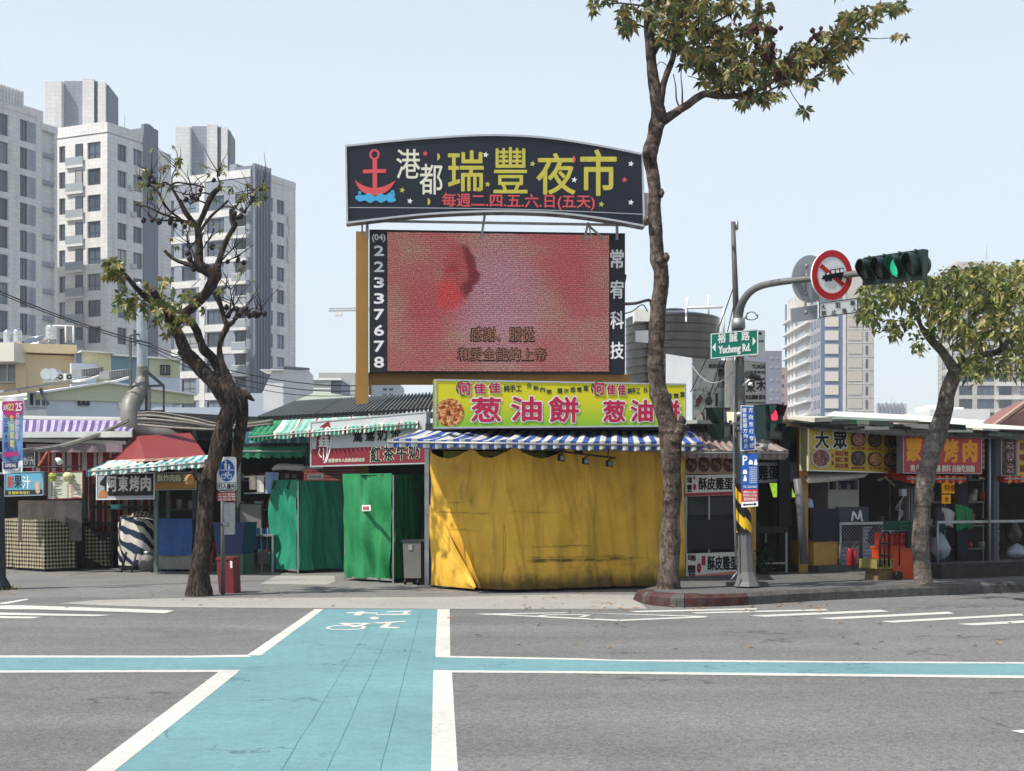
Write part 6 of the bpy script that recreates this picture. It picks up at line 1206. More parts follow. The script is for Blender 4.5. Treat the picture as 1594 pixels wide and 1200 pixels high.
# signs of the right row
DY = M('yellow dish sign', (182, 160, 48), .5, .08, 3)
d0 = RF.d(1256)-.35; r, b = sign('dish_sign', 'yellow sign with two big black characters and seven dish pictures', 'sign', (1257, 664, 733, d0, 1403, 672, 737, d0*1.083), DY, .15, MT['white'], 1.6)
dk = [('大', (1268, 671, 1290, 698)), ('眾', (1296, 672, 1318, 699))]; texts(b, [(t, (x-2, y-2, X+2, Y+2), 2.6) for t, (x, y, X, Y) in dk], WLT, r, 'outline_lettering', .006); texts(b, [(t, q_, 1.5) for t, q_ in dk], BLK, r, 'lettering', .012)
RDD = M('dark red print', (150, 44, 48), .6); m = MB()
for j, s_ in enumerate(('蚵仔煎', '蝦仁煎', '綜合煎')): tmb(m, b, s_, (1300, 702+9.4*j, 1320.5, 710+9.4*j), .35)
for s_, bx_ in (('蚵仁湯炒麵', (1325, 695.5, 1346, 700)), ('綜合海鮮湯', (1351, 696.5, 1372, 701)), ('炒 麵', (1381, 699, 1393, 703)), ('蝦捲魚丸湯', (1325, 726, 1346, 730.5)), ('炒 米 粉', (1353, 726.5, 1371, 731)), ('綜合海鮮羹', (1377, 727.5, 1397, 732))): tmb(m, b, s_, bx_, .15)
tmb(m, b, '台', (1294, 705, 1298, 712), .2); tmb(m, b, '灣', (1294, 717, 1298, 725), .2); m.build('small_lettering', RDD, r)
PLT = M('pale plate print', (188, 170, 176), .6); part(b, [b.disc(1277, 713, 15.2, 15.5)], PLT, r, 'plate_picture', .014)
def rrect(x, y, w_, h, k=.12):
    c = min(w_, h)*k; return [(x+c, y), (x+w_-c, y), (x+w_-.3*c, y+.3*c), (x+w_, y+c), (x+w_, y+h-c), (x+w_-.3*c, y+h-.3*c), (x+w_-c, y+h), (x+c, y+h), (x+.3*c, y+h-.3*c), (x, y+h-c), (x, y+c), (x+.3*c, y+.3*c)]
part(b, [rrect(1324, 672, 23, 23, .34), rrect(1351, 674, 21, 22, .34), rrect(1325, 702, 22, 23, .34), rrect(1351, 704, 21, 22, .34), rrect(1376, 705, 21, 22, .34), rrect(1376, 676, 21, 21, .34)], M('dark bowl print', (58, 46, 48), .6), r, 'bowl_pictures', .006)
fs = [FOOD('dish a', (120, 70, 62), (170, 110, 100), (60, 26, 28), 16), FOOD('dish b', (176, 122, 108), (190, 150, 130), (130, 70, 64), 18), FOOD('dish c', (80, 58, 58), (130, 104, 98), (40, 24, 26), 20), FOOD('dish d', (176, 120, 76), (196, 160, 110), (120, 50, 44), 20)]
for x, y, rr, k in ((1277, 713, 12.8, 0), (1335.5, 683.5, 9.6, 1), (1361.5, 685, 9.2, 2), (1386.5, 686.5, 9.4, 0), (1336, 713.5, 9.6, 2), (1361.5, 715, 9.3, 3), (1386.5, 716, 9, 1)): part(b, [b.disc(x, y, rr, rr*1.03)], fs[k], r, 'dish_picture', .018)
r, b = sign('barbecue_house_sign', 'faded red sign with big orange characters, half behind the right tree', 'sign', rb(1405, 674, 737, 1528, .15, 679, 738), M('faded red panel', (172, 56, 64), .5, .08, 2.5), .14, MT['grey'], 1.4)
OR_ = M('orange lettering', (222, 148, 32), .55, .06); texts(b, [('蒙', (1410, 680, 1435, 718), 1.5), ('古', (1440, 682, 1464, 718), 1.5), ('烤', (1469, 683, 1492, 720), 1.5), ('肉', (1498, 684, 1521, 720), 1.7)], OR_, r); text(b, '豬.牛.羊.火鍋湯 飲料 白飯吃到飽', (1417, 723, 1517, 734), PAL, r, .35, slope=.012)
r, b = sign('guest_sign', 'dark sign with white outlined characters at the right edge', 'sign', rb(1558, 680, 741, 1582, .1, 682, 740), FOOD('dark picture print', (70, 52, 42), (110, 84, 60), (40, 30, 28), 6), .12, MT['grey'], 1); tt = [(c_, (1567, 684+18.5*k, 1579, 700+18.5*k)) for k, c_ in enumerate('來客來')]; texts(b, [(t, q_, 1.8) for t, q_ in tt], WLT, r, 'outline_lettering', .008); texts(b, [(t, q_, .6) for t, q_ in tt], M('wine lettering', (110, 30, 50), .6), r, 'lettering', .014)
r, b = sign('hotpot_sign', 'narrow ochre sign cut by the right edge', 'sign', rb(1583, 683, 741, 1612, .1), M('ochre sign panel', (186, 146, 66), .5, .08, 3), .12, MT['grey'], 1); texts(b, [(c_, (1587, 689+17*k, 1596, 701+17*k), .4) for k, c_ in enumerate('原味鍋')], M('wine lettering', (110, 30, 50), .6), r)
OS, RS2 = M('orange canvas stripe', (206, 138, 70), .75, .1, 4), M('red canvas stripe', (168, 40, 36), .75, .12, 4, dirt=.3, dcol=(110, 30, 30))
for px0, px1, l, sd in ((1404, 1496, 'red and orange striped awning under the faded red sign', 3), (1556, 1640, 'red and orange striped awning at the right edge', 5)):
    awning('red_striped_awning', l, (RF.at(q(px0), 2.05, -.6), RF.at(q(px1), 2.05, -.6)), (RF.at(q(px0), P(0, 741, RF.d(px0)).z, .12), RF.at(q(px1), P(0, 741, RF.d(px1)).z, .12)), [RS2, OS], 26, [0, 0, 1], .13, seed=sd, group='red and orange striped awnings')
m = MB(); b = Board(*rb(1527, 677, 745, 1545, -1.2)); 
for k in range(8): b.slab(m, [(1524, 676+9*k), (1548, 677+9*k), (1548, 681.5+9*k), (1524, 680.5+9*k)], 0, .03, 0); b.slab(m, [(1524, 680.5+9*k), (1548, 681.5+9*k), (1548, 686+9*k), (1524, 685+9*k)], 0, .03, 1)
one(m, 'striped_screen', [M('salmon slat', (196, 130, 110), .7), M('pale slat', (206, 190, 176), .7)], 'salmon and white slatted screen between the two right posts', 'screen', b.mid)
# posts, rails and fence
for px, w_, l, mt_ in ((1413, .09, 'slim dark post left of the right tree', MT['dark']), (1524, .2, 'thick dark post under the right end of the faded red sign', MT['navy']), (1546, .13, 'dark steel post left of the right edge signs', MT['dark']), (1554, .1, 'bluish steel post beside the dark steel post', M('bluish post paint', (78, 86, 98), .5, .1, 3, dirt=.3))):
    p = RF.at(q(px), Z0, -.1 if px != 1524 else -.45); m = MB(); m.sq(p, V((p.x, p.y, 2.75)), w_); one(m, 'market_post', mt_, l, 'post', p)
p = RF.at(q(1528), Z0, .2); m = MB(); m.bar(p+V((0, 0, .1)), V((p.x, p.y, 2.7)), .022, seg=8); one(m, 'thin_pipe', MT['steel'], 'thin steel pipe in front of the thick dark post', 'pipe', p)
r = thing('railing', 'steel railing with chain link mesh along the right stalls', 'railing', RF.at(q(1345), Z0, .15)); m = MB(); zr = P(0, 812, RF.d(1345)).z
RF.box(m, q(1298), q(1412), zr-.05, zr, .17, .05); m.bar(RF.at(q(1299), Z0, .15), RF.at(q(1299), zr, .15), .025); m.bar(RF.at(q(1405), Z0, .15), RF.at(q(1405), zr, .15), .025); m.build('rail', MT['steel'], r)
m = MB(); r0, r1 = q(1299), q(1404); st = .075; h = zr-.06-Z0-.15; n_ = int((r1-r0+h)/st)
for k in range(n_):
    for s_ in (1, -1):
        a = r0-h+k*st if s_ > 0 else r0+k*st
        t0, t1 = max(0, (r0-a)/h if s_ > 0 else (a-r1)/h), min(1, (r1-a)/h if s_ > 0 else (a-r0)/h)
        if t1 > t0: m.bar(RF.at(a+s_*h*t0, Z0+.15+h*t0, .145+.004*s_), RF.at(a+s_*h*t1, Z0+.15+h*t1, .145+.004*s_), .004, seg=3)
m.build('mesh', MT['steel'], r)
r = thing('railing', 'plain steel rail right of the right tree', 'railing', RF.at(q(1520), Z0, .1)); m = MB(); RF.box(m, q(1450), q(1640), zr-.05, zr, .15, .05); m.bar(RF.at(q(1452), Z0, .12), RF.at(q(1452), zr, .12), .025); m.bar(RF.at(q(1590), Z0, .12), RF.at(q(1590), zr, .12), .025); m.build('rail', MT['steel'], r)
r = thing('low_kerb_wall', 'low blackened stone ledge under the right stalls', 'wall', RF.at(4.5, Z0, 2.4)); m = MB(); RF.box(m, 3.15, 15, Z0-.02, Z0+.24, 2.75, .6); RF.box(m, q(1310), q(1400), Z0-.02, Z0+.12, .2, .3); m.build('wall', M('blackened stone', (56, 54, 52), .9, .35, 6, bump=.6, bsc=25, dirt=.5, dcol=(30, 28, 28), dsc=5), r)
# things behind the railing
r = thing('white_cupboard', 'white cupboard with dark upper windows behind the railing', 'cupboard', RF.at(q(1312), Z0, -1)); b = Board(*rb(1289, 745, 800, 1337, -.8)); m = MB(); b.slab(m, [(1289, 764), (1337, 764), (1337, 870), (1289, 870)], 0, .5); m.build('body', M('greyed white board', (166, 166, 164), .6, .1, 3, dirt=.3), r); m = MB(); b.outline(m, [(1289, 746), (1337, 746), (1337, 764), (1289, 764)], 2, 0, .5); b.slab(m, [(1301, 748), (1304, 748), (1304, 763), (1301, 763)], .01, .5); m.build('window_frame', M('greyed white board', (0, 0, 0)), r); m = MB(); b.slab(m, [(1291, 748), (1335, 748), (1335, 763), (1291, 763)], -.1, .3); m.build('pane', GLS, r)
r, b = sign('chalk_board', 'grey board with a white zigzag drawn on it, above the railing', 'board', rb(1303, 789, 842, 1352, -.3), M('slate board', (60, 64, 72), .6, .12, 4), .04); m = MB(); line(b, m, [(1326, 811), (1328, 796), (1331, 800), (1333, 806), (1336, 808), (1339, 794), (1341, 808), (1343, 811)], 2.6, .004); m.build('zigzag', MT['white'], r); part(b, [[(1304, 812), (1350, 812), (1350, 842), (1304, 842)]], MT['black'], r, 'lower_panel', .003)
LAT = M('pale lattice panel', (176, 172, 186), .6, .08, 5)
for x0, x1, yt, yb, l in ((1344, 1402, 820, 884, 'large pale lattice panel behind the chain link mesh'), (1309, 1337, 852, 886, 'small pale lattice panel behind the chain link mesh')):
    b = Board(*rb(x0, yt, yb, x1, -.1)); r = thing('lattice_panel', l, 'panel', b.mid, 'pale lattice panels'); m = MB(); b.slab(m, b.px, 0, .03); m.build('panel', LAT, r); m = MB(); n_ = int((x1-x0)/4)
    for j in range(n_):
        for k in range(int((yb-yt)/6)): x = x0+1.5+4*j+(2 if k % 2 else 0); y = yt+3+6*k; b.slab(m, [(x, y-2), (x+1.3, y), (x, y+2), (x-1.3, y)], .005, .004)
    m.build('holes', M('lattice shadow gap', (92, 90, 104), .8), r)
m = MB(); c_ = RF.at(q(1366), .95, -.04); m.tube([c_+V((-.1, 0, -.3)), c_+V((-.02, 0, -.1)), c_+V((.1, 0, .1)), c_+V((.12, 0, .2))], [.09, .10, .05, .04], 10); one(m, 'dark_bundle', M('dark cloth bundle', (66, 58, 60), .9, .2, 9), 'dark cloth bundle hung on the large lattice panel', 'bundle', c_)
for x, l in ((1304, 'left one of the two red fire extinguishers by the yellow plinth'), (1312, 'right one of the two red fire extinguishers by the yellow plinth')):
    r = thing('fire_extinguisher', l, 'fire extinguisher', RF.at(q(x), Z0+.1, .3), 'red fire extinguishers'); p = RF.at(q(x), Z0+.1, .3); m = MB(); m.tube([p+V((0, 0, z)) for z in (0, .02, .26, .3, .32)], [.04, .045, .045, .03, .018], 12); m.build('cylinder', M('extinguisher red', (150, 26, 36), .4, .08, 4), r); m = MB(); m.bar(p+V((0, 0, .32)), p+V((0, 0, .37)), .018); m.sq(p+V((0, 0, .36)), p+V((.06, 0, .39)), .02); m.build('valve', MT['black'], r)
def crate(name, label, x0, x1, yt, yb, off, mat, cat, ribs=4, depth=.35):
    b = Board(*rb(x0, yt, yb, x1, off)); r = thing(name, label, cat, b.mid); m = MB(); th = 1.5
    b.outline(m, b.px, th, 0, .03); n_ = 5
    for k in range(1, n_): x = x0+(x1-x0)*k/n_; b.slab(m, [(x-.7, yt+th), (x+.7, yt+th), (x+.7, yb-th), (x-.7, yb-th)], 0, .02)
    b.slab(m, [(x0+th, (yt+yb)/2-.7), (x1-th, (yt+yb)/2-.7), (x1-th, (yt+yb)/2+.7), (x0+th, (yt+yb)/2+.7)], .003, .02); m.build('front', mat, r)
    m = MB(); a, c_, d_, e_ = [b.pt(*q_, -.031) for q_ in ((x0, yt), (x1, yt), (x1, yb), (x0, yb))]; bk = -b.n*depth
    for p1, p2 in ((a, e_), (c_, d_)): m.prism([p1, p2, p2+bk, p1+bk], b.t*.02*(1 if p1 is a else -1))
    m.prism([a+bk, c_+bk, d_+bk, e_+bk], -b.n*.02); m.prism([e_, d_, d_+bk, e_+bk], V((0, 0, .02))); m.build('shell', mat, r); return r
crate('plastic_crate', 'olive yellow crate standing on the brown carton', 1365, 1391, 871, 886, 2.55, M('olive yellow plastic', (128, 118, 66), .5, .1, 5), 'crate')
crate('plastic_crate', 'dark green crate on the red crate in the hand cart', 1402, 1428, 811, 826, 2.3, M('dark green plastic', (30, 72, 60), .5), 'crate')
crate('plastic_crate', 'red crate in the hand cart, above the orange box', 1389, 1427, 830, 852, 2.42, M('red plastic', (168, 52, 34), .5, .15, 8), 'crate')
r = thing('carton', 'brown tapered carton under the olive crate', 'carton', RF.at(q(1371), Z0, 2.5)); b = Board(*rb(1366, 886, 906, 1391, 2.5)); m = MB(); m.prism(b.poly([(1368, 886.5), (1388, 886.5), (1391, 906), (1366, 906)]), -b.n*.3); m.build('carton', M('brown carton', (110, 90, 62), .85, .15, 5, dirt=.3), r); part(b, [[(1377, 887), (1378.5, 887), (1379, 905), (1378, 905)]], M('tape', (130, 110, 80), .5), r, 'tape', .003)
r = thing('orange_box', 'tall orange plastic box in front of the right tree', 'box', RF.at(q(1408), Z0, 2.45)); b = Board(*rb(1388, 853, 905, 1428, 2.45)); m = MB(); m.prism(b.poly([(1387.5, 853), (1429, 853), (1427, 904), (1391, 904)]), -b.n*.45); m.build('body', M('orange plastic', (186, 66, 22), .5, .08, 3, dirt=.25, dcol=(120, 46, 24)), r); m = MB(); b.slab(m, [(1387, 852), (1429.5, 852), (1429.5, 855), (1387, 855)], .015, .48); m.build('rim', M('orange plastic', (0, 0, 0)), r)
r = thing('hand_cart', 'black tubular hand cart between the lattice panel and the orange box', 'hand cart', RF.at(q(1388), Z0, 2.6)); b = Board(*rb(1369, 828, 900, 1420, 2.6)); m = MB()
for x0, x1 in ((1370, 1384), (1384, 1416)):
    pp = smooth([(x0, 882), (x0, 845), (x0+3, 831), (x0+8, 828.5), (x1-4, 828), (x1, 830), (x1+1, 850)], 4); m.tube([b.pt(*q_) for q_ in pp], [.02]*len(pp), 7)
for y in (846, 865): m.bar(b.pt(1370, y), b.pt(1386, y), .013)
for x in (1377, 1400): m.bar(b.pt(x, 829), b.pt(x, 880), .012)
b.slab(m, [(1411, 826), (1416, 826), (1416, 853), (1411, 853)], .03, .06); m.build('frame', MT['black'], r); m = MB(); c_ = b.pt(1397, 896, .05); m.bar(c_, c_-b.n*.07, .075, seg=18); m.build('wheel', MT['black'], r)
# inside the stall right of the tree
def lump(name, label, cat, px, py, d, rx, rz, c_, seed, rough=.4, sx=.8):
    p = P(px, py, d); m = MB()
    def fn(u, v):
        a = u*6.283; t = v*math.pi; k = 1+.35*noise.noise(V((math.cos(a)*1.6+seed, math.sin(a)*1.6, v*3)))+.12*noise.noise(V((math.cos(a)*6, math.sin(a)*6, v*9+seed))); w_ = math.sin(t)**.7*(1.25-.75*v)
        return p+V((math.cos(a)*rx*w_*k, math.sin(a)*rx*sx*w_*k, (v-.5)*2*rz))
    m.grid(26, 14, fn); return one(m, name, M('stuff '+label[:14], c_, rough, .2, 6), label, cat, p)
lump('rubbish_bag', 'grey plastic sack on the ledge right of the right tree', 'bag', 1464, 850, RF.d(1464)+.2, .19, .27, (140, 146, 154), 1); lump('rubbish_bag', 'crumpled pale plastic sack at the right edge', 'bag', 1583, 858, RF.d(1583)+.1, .24, .16, (150, 152, 160), 4); lump('rubbish_bag', 'brown crumpled sack above the pale sack at the right edge', 'bag', 1578, 828, RF.d(1580)+.7, .16, .26, (80, 70, 66), 6, .6)
for x0, x1, y0, y1, c_, l, mfs in ((1488, 1512, 785, 826, (34, 112, 64), 'green cloth slung over the rail right of the right tree', 0), (1470, 1487, 790, 822, (172, 166, 158), 'pale shopping bag hung on the rail beside the green cloth', 0), (1460, 1472, 790, 828, (52, 50, 56), 'dark jacket hung on the rail beside the pale bag', 0)):
    dd = RF.d((x0+x1)/2)+.1; a, e_ = P(x0, y1, dd), P(x1, y1, dd+.2); m = MB(); cloth(m, [(a.x, a.y), (e_.x, e_.y)], lambda u: a.z+.10*abs(math.sin(u*5+x0))*u, lambda u: P(x0, y0, dd).z-.10*u*u, .13, 9, x0, .008); one(m, 'hanging_cloth', M('cloth '+l[:12], c_, .7, .2, 6), l, 'cloth', a)
for x0, x1, y0, y1, s_, l in ((1467, 1491, 751, 768, '特價', 'larger of the two yellow posters in the dark stall'), (1467, 1480, 770, 784, '食', 'smaller of the two yellow posters in the dark stall')):
    r, b = sign('yellow_poster', l, 'poster', rb(x0, y0, y1, x1, -.9), M('yellow poster', (208, 148, 22), .6, .08, emit=.25), .02, None, 1, 'yellow posters'); text(b, s_, (x0+3, y0+3, x1-3, y1-3), M('poster red', (170, 60, 20), .6), r, .3)  # posters are no lamps: a weak glow is added to their print
m = MB(); b = Board(*rb(1406, 756, 812, 1424, -.5))
for k in range(5): b.slab(m, [(1406+4.2*k, 757), (1408.4+4.2*k, 757), (1408.4+4.2*k, 862), (1406+4.2*k, 862)], 0, .03)
one(m, 'slatted_gate', M('grey slat', (110, 110, 112), .6), 'grey slatted gate left of the right tree', 'gate', b.mid)
r = thing('electric_meter', 'grey electric meter with loose wires on the slim dark post', 'meter', RF.at(q(1408), 1.7, .02)); b = Board(*rb(1404, 762, 772, 1411, .02)); m = MB(); b.slab(m, rrect(1404, 761, 7.5, 11), 0, .08); m.build('case', MT['grey'], r); m = MB()
for k in range(4): pp = smooth([(1407, 772, RF.d(1407)-.1), (1403-3*k, 780+4*k, RF.d(1405)-.15), (1400+2*k, 796, RF.d(1403)-.1), (1398, 812, RF.d(1400)-.1)], 4); m.tube([P(*z) for z in pp], [.008]*len(pp), 4)
m.build('wires', MT['grey'], r)
# roofs and cables over the right row
WR = M('bleached green roof sheet', (196, 204, 190), .6, .08, 2, dirt=.35, dcol=(140, 146, 132)); GR2 = M('green roof edge', (30, 106, 66), .6, .1, 3)
r = thing('green_edged_roof', 'low white roof with a green edge over the right stalls', 'roof', P(1400, 655, 31)); m = MB(); m.prism([P(1285, 651, 30), P(1298, 643.5, 33), P(1420, 649, 36), P(1545, 658, 40), P(1545, 664, 36), P(1420, 657, 32)], V((0, 0, .05))); m.build('sheet', WR, r); m = MB(); m.prism([P(1306, 650, 30.5), P(1425, 657.5, 32.5), P(1425, 664, 32.5), P(1325, 661, 30.8)], V((0, .1, 0))); m.prism([P(1290, 652, 30.2), P(1306, 652, 30.4), P(1306, 662, 30.4), P(1294, 660, 30.2)], V((0, .1, 0))); m.build('edge', GR2, r)
r = thing('white_lean_roof', 'white lean-to roof strip above the faded red sign', 'roof', P(1520, 668, 29)); m = MB(); m.prism([P(1420, 662, 28.6), P(1440, 657, 30.5), P(1640, 670, 34), P(1640, 680, 31.0)], V((0, 0, .05))); m.build('sheet', WR, r)
r = thing('brown_tent_roof', 'brown tent roof rising at the right edge', 'roof', P(1580, 660, 34)); m = MB(); m.prism([P(1540, 668, 33), P(1596, 627, 34.5), P(1680, 590, 36), P(1700, 668, 36)], V((.4, 3, 0))); m.build('sheet', M('brown tent sheet', (124, 88, 78), .7, .1, 2), r); m = MB(); m.sq(P(1540, 667.5, 32.9), P(1597, 626, 34.4), .07); m.build('edge_trim', M('pale brown trim', (160, 128, 112), .6), r)
r = thing('ragged_roof_edge', 'ragged dark roof edge and wires above the signs on the right', 'roof edge', RF.at(q(1400), 2.8, 0)); m = MB()
m.sq(P(1218, 657, RF.d(1235)-.3), P(1410, 672, RF.d(1400)-.2), .1); m.sq(P(1404, 671, RF.d(1404)-.1), P(1620, 678, RF.d(1620)), .1); m.prism([P(1212, 654, 25.6), P(1262, 657, 26), P(1262, 661, 26), P(1214, 664, 25.6)], V((.3, 1.2, .1))); m.build('beam', MT['wood'], r)
rr_ = random.Random(4); tones = [M('scrap a', (60, 56, 50), .9, .25, 5), M('scrap b', (34, 32, 30), .9, .25, 5), M('scrap c', (186, 182, 170), .8, .2, 5, dirt=.4), M('scrap d', (84, 92, 84), .8, .2, 5)]
for j in range(22):
    x = 1240+16*j+rr_.uniform(-6, 6); w_ = rr_.uniform(.35, .9); d_ = RF.d(min(x, 1600)); p = P(x, 656+.055*(x-1240)+rr_.uniform(-3, 9), d_-.5); a = RF.u*w_+V((0, 0, rr_.uniform(-.05, .03))); mq = MB(); mq.box(p, a, V((0, 0, rr_.uniform(.02, .09))), V((-.5, .87, .08))*rr_.uniform(.3, .8)); mq.build('scrap_board', tones[j % 4], r)
m = MB()
for j in range(18):
    y0 = 652+R.uniform(0, 9); pp = smooth([(1222+R.uniform(-8, 8), y0, 25.8), (1290, y0+8+R.uniform(-2, 2), RF.d(1290)-.45), (1405, y0+15+R.uniform(-3, 3), RF.d(1400)-.4), (1500, y0+18+R.uniform(-3, 3), RF.d(1500)-.3), (1620, y0+21+R.uniform(-3, 3), RF.d(1600)-.2)], 6); m.tube([P(*z) for z in pp], [.008+.009*(j % 3)]*len(pp), 5)
m.build('cables', M('roof cables', (100, 96, 90), .7, .3, 12), r)
r = thing('torn_board', 'pale torn board hanging under the yellow dish sign', 'board', P(1290, 745, 26.6)); m = MB(); m.prism([P(1258, 746, 25.9), P(1330, 741, 26.9), P(1352, 738, 27.2), P(1345, 743, 27), P(1290, 750, 26.2), P(1258, 752, 25.9)], V((0, .4, .12))); m.build('board', M('weathered pale board', (170, 160, 144), .8, .2, 5), r); m = MB(); m.sq(P(1365, 748, 27.4), P(1380, 742, 27.5), .04); m.sq(P(1376, 742, 27.4), P(1392, 756, 27.5), .03); m.build('sticks', MT['wood'], r)
# water tanks behind the tall tree
r = thing('water_tank', 'big ribbed steel water tank behind the tall tree', 'water tank', P(1047, 600, 34)); m = MB(); c_ = P(1047, 610, 34); rr = 72.5/F*34; H_ = (610-497)/F*34
pr = []
for k in range(61): t = k/60; pr.append((t*H_, rr*(1+(.012 if (t*9) % 1 < .12 else 0))))
pr += [(H_+.03, rr*.97), (H_+.10, rr*.7), (H_+.15, rr*.4), (H_+.19, rr*.3), (H_+.22, rr*.28), (H_+.23, .02)]
TSS = M('tank stainless', (88, 87, 83), .26, .2, 3, metal=.9, dirt=.6, dcol=(80, 78, 74)); m.tube([c_+V((0, 0, z)) for z, _ in pr], [x for _, x in pr], 48); m.build('shell', TSS, r)
b = Board(988, 513, 532, 32.95, 1013, 513, 532, 32.9); part(b, [[(989, 515), (1012, 514), (1012, 534), (989, 532)]], M('tank label', (150, 156, 160), .5), r, 'label_plate', .0, .03)
m = MB(); c2_ = P(1047, 612, 34); m.tube([c2_-V((0, 0, .5)), c2_], [rr*.95, rr*.95], 24); m.bx(c2_.x-1.1, c2_.x+1.1, 33, 35, 2.8, c2_.z-.45); m.build('base', MT['dark'], r)
r = thing('small_tank', 'small dark tank right of the big ribbed tank', 'water tank', P(1050, 600, 29.6)); m = MB(); c_ = P(1051, 600, 29.4); m.tube([c_, c_+V((0, 0, .42)), c_+V((0, 0, .46))], [.17, .17, .1], 18); m.build('shell', MT['navy'], r); m = MB(); m.bx(c_.x-.2, c_.x+.2, 29.2, 29.6, c_.z-.6, c_.z-.01); m.build('stand', MT['dark'], r)
r = thing('tank_pipework', 'white and grey pipes standing over the big ribbed tank', 'pipes', P(1100, 500, 33.5)); m = MB()
for a, c_, w_ in (((1068, 479, 33.5), (1126, 478, 33.5), .05), ((1126, 478, 33.5), (1127, 525, 33.5), .05), ((1070, 463, 34), (1070, 490, 34), .035), ((1103, 460, 34), (1103, 495, 34), .035), ((1068, 479, 33.5), (1068, 500, 30.8), .03)): m.bar(P(*a), P(*c_), w_*.6)
m.build('pipes', MT['white'], r); m = MB(); pp = smooth([(972, 473, 28), (990, 472, 29), (1010, 467, 29.5), (1014, 475, 29.5), (1017, 488, 29.8)], 4); m.tube([P(*z) for z in pp], [.03]*len(pp), 6); pp = smooth([(973, 488, 28), (985, 484, 29), (1000, 474, 29.5), (1008, 485, 29.7)], 4); m.tube([P(*z) for z in pp], [.012]*len(pp), 5); m.build('hoses', MT['wire'], r)
m = MB(); m.bx(*sorted((P(988, 0, 33).x, P(1012, 0, 33).x)), 33, 33.6, P(0, 500, 33).z, P(0, 481, 33).z); one(m, 'vent_box', MT['white'], 'white vent box behind the big ribbed tank', 'vent', P(1000, 495, 33))

# shelving with pots in the dim stalls
def shelving(label, f, run, z0, wd, seed):
    rr = random.Random(seed); r = thing('pot_shelf', label, 'shelf', f.at(run, z0)); m = MB()
    for x in (0, wd): f.box(m, run+x-.02, run+x+.02, z0, 1.95, 0, .04); f.box(m, run+x-.02, run+x+.02, z0, 1.95, -.4, .04)
    hs = [z0+.25, z0+.72, z0+1.2, 1.82]
    for h in hs: f.box(m, run-.03, run+wd+.03, h, h+.03, .01, .46)
    m.build('frame', M('shelf steel', (112, 114, 114), .5, .2, 5, metal=.3, dirt=.4), r); cs = [(196, 196, 190), (150, 60, 50), (60, 90, 120), (170, 150, 110), (90, 92, 96), (180, 180, 176), (70, 110, 90)]
    for i, h in enumerate(hs):
        x = run+.09
        while x < run+wd-.08:
            q = rr.uniform(.05, .10); hh = rr.uniform(.08, .26); c_ = f.at(x+q*.3, h+.03, -.2+rr.uniform(-.06, .1)); m = MB(); k = rr.choice((0, 1, 2))
            m.tube([c_, c_+V((0, 0, hh*.1)), c_+V((0, 0, hh*.7)), c_+V((0, 0, hh))], [q*.8, q, q*(1, .95, 1.1)[k], q*(.4, .9, 1.15)[k]], 10)
            m.build(('jar', 'pot', 'basin')[k], M('ware %d' % rr.randrange(7), rr.choice(cs), .4, .15, 8), r); x += q*2+rr.uniform(.02, .12)
LF = Face((P(246, 0, 31.5).x, 31.5), (1, 0))
shelving('shelf of pots behind the blue covered food cart', LF, .1, 0, .75, 3); shelving('shelf of pots left of the steel splash panel', LF, P(366, 0, 31.5).x-LF.O.x, 0, 1.0, 5); shelving('shelf of pots at the back of the checked counters', LF, P(150, 0, 31.5).x-LF.O.x, 0, .9, 9)
shelving('shelf of pots behind the chain link mesh', RF2 if 0 else Face(RF.at(0, 0, -1.6)[:2], RD), q(1345), Z0, .9, 7); shelving('shelf of pots right of the right tree', Face(RF.at(0, 0, -1.2)[:2], RD), q(1480), Z0, 1.1, 13); shelving('shelf of pots at the right edge', Face(RF.at(0, 0, -1.2)[:2], RD), q(1562), Z0, 1.2, 15); shelving('shelf of pots behind the black table', Face(RF.at(0, 0, -2.6)[:2], RD), q(1196), Z0, 1.0, 17)
def stool(label, x, y, z, c_, n_=3):
    r = thing('stool_stack', label, 'stools', (x, y, z)); mt = M('stool plastic '+label[:6], c_, .45, .1, 5)
    for k in range(n_):
        m = MB(); h = z+.44+.06*k; m.tube([V((x, y, h)), V((x, y, h+.03))], [.15, .145], 14); m.build('seat', mt, r)
    m = MB()
    for a in range(4): an = a*1.571+.5; m.sq(V((x+.12*math.cos(an), y+.12*math.sin(an), z+.44)), V((x+.18*math.cos(an), y+.18*math.sin(an), z)), .04)
    m.build('legs', mt, r)
p = P(318, 0, 29.8); stool('red stack of round stools behind the forked tree', p.x+.3, p.y, 0, (150, 44, 40)); p = RF.at(q(1432), Z0, -.6); stool('blue stack of round stools behind the right tree', p.x+.5, p.y, Z0, (50, 80, 130)); p = RF.at(q(1575), Z0, -.5); stool('pink stack of round stools at the right edge', p.x, p.y, Z0, (170, 90, 96), 4)
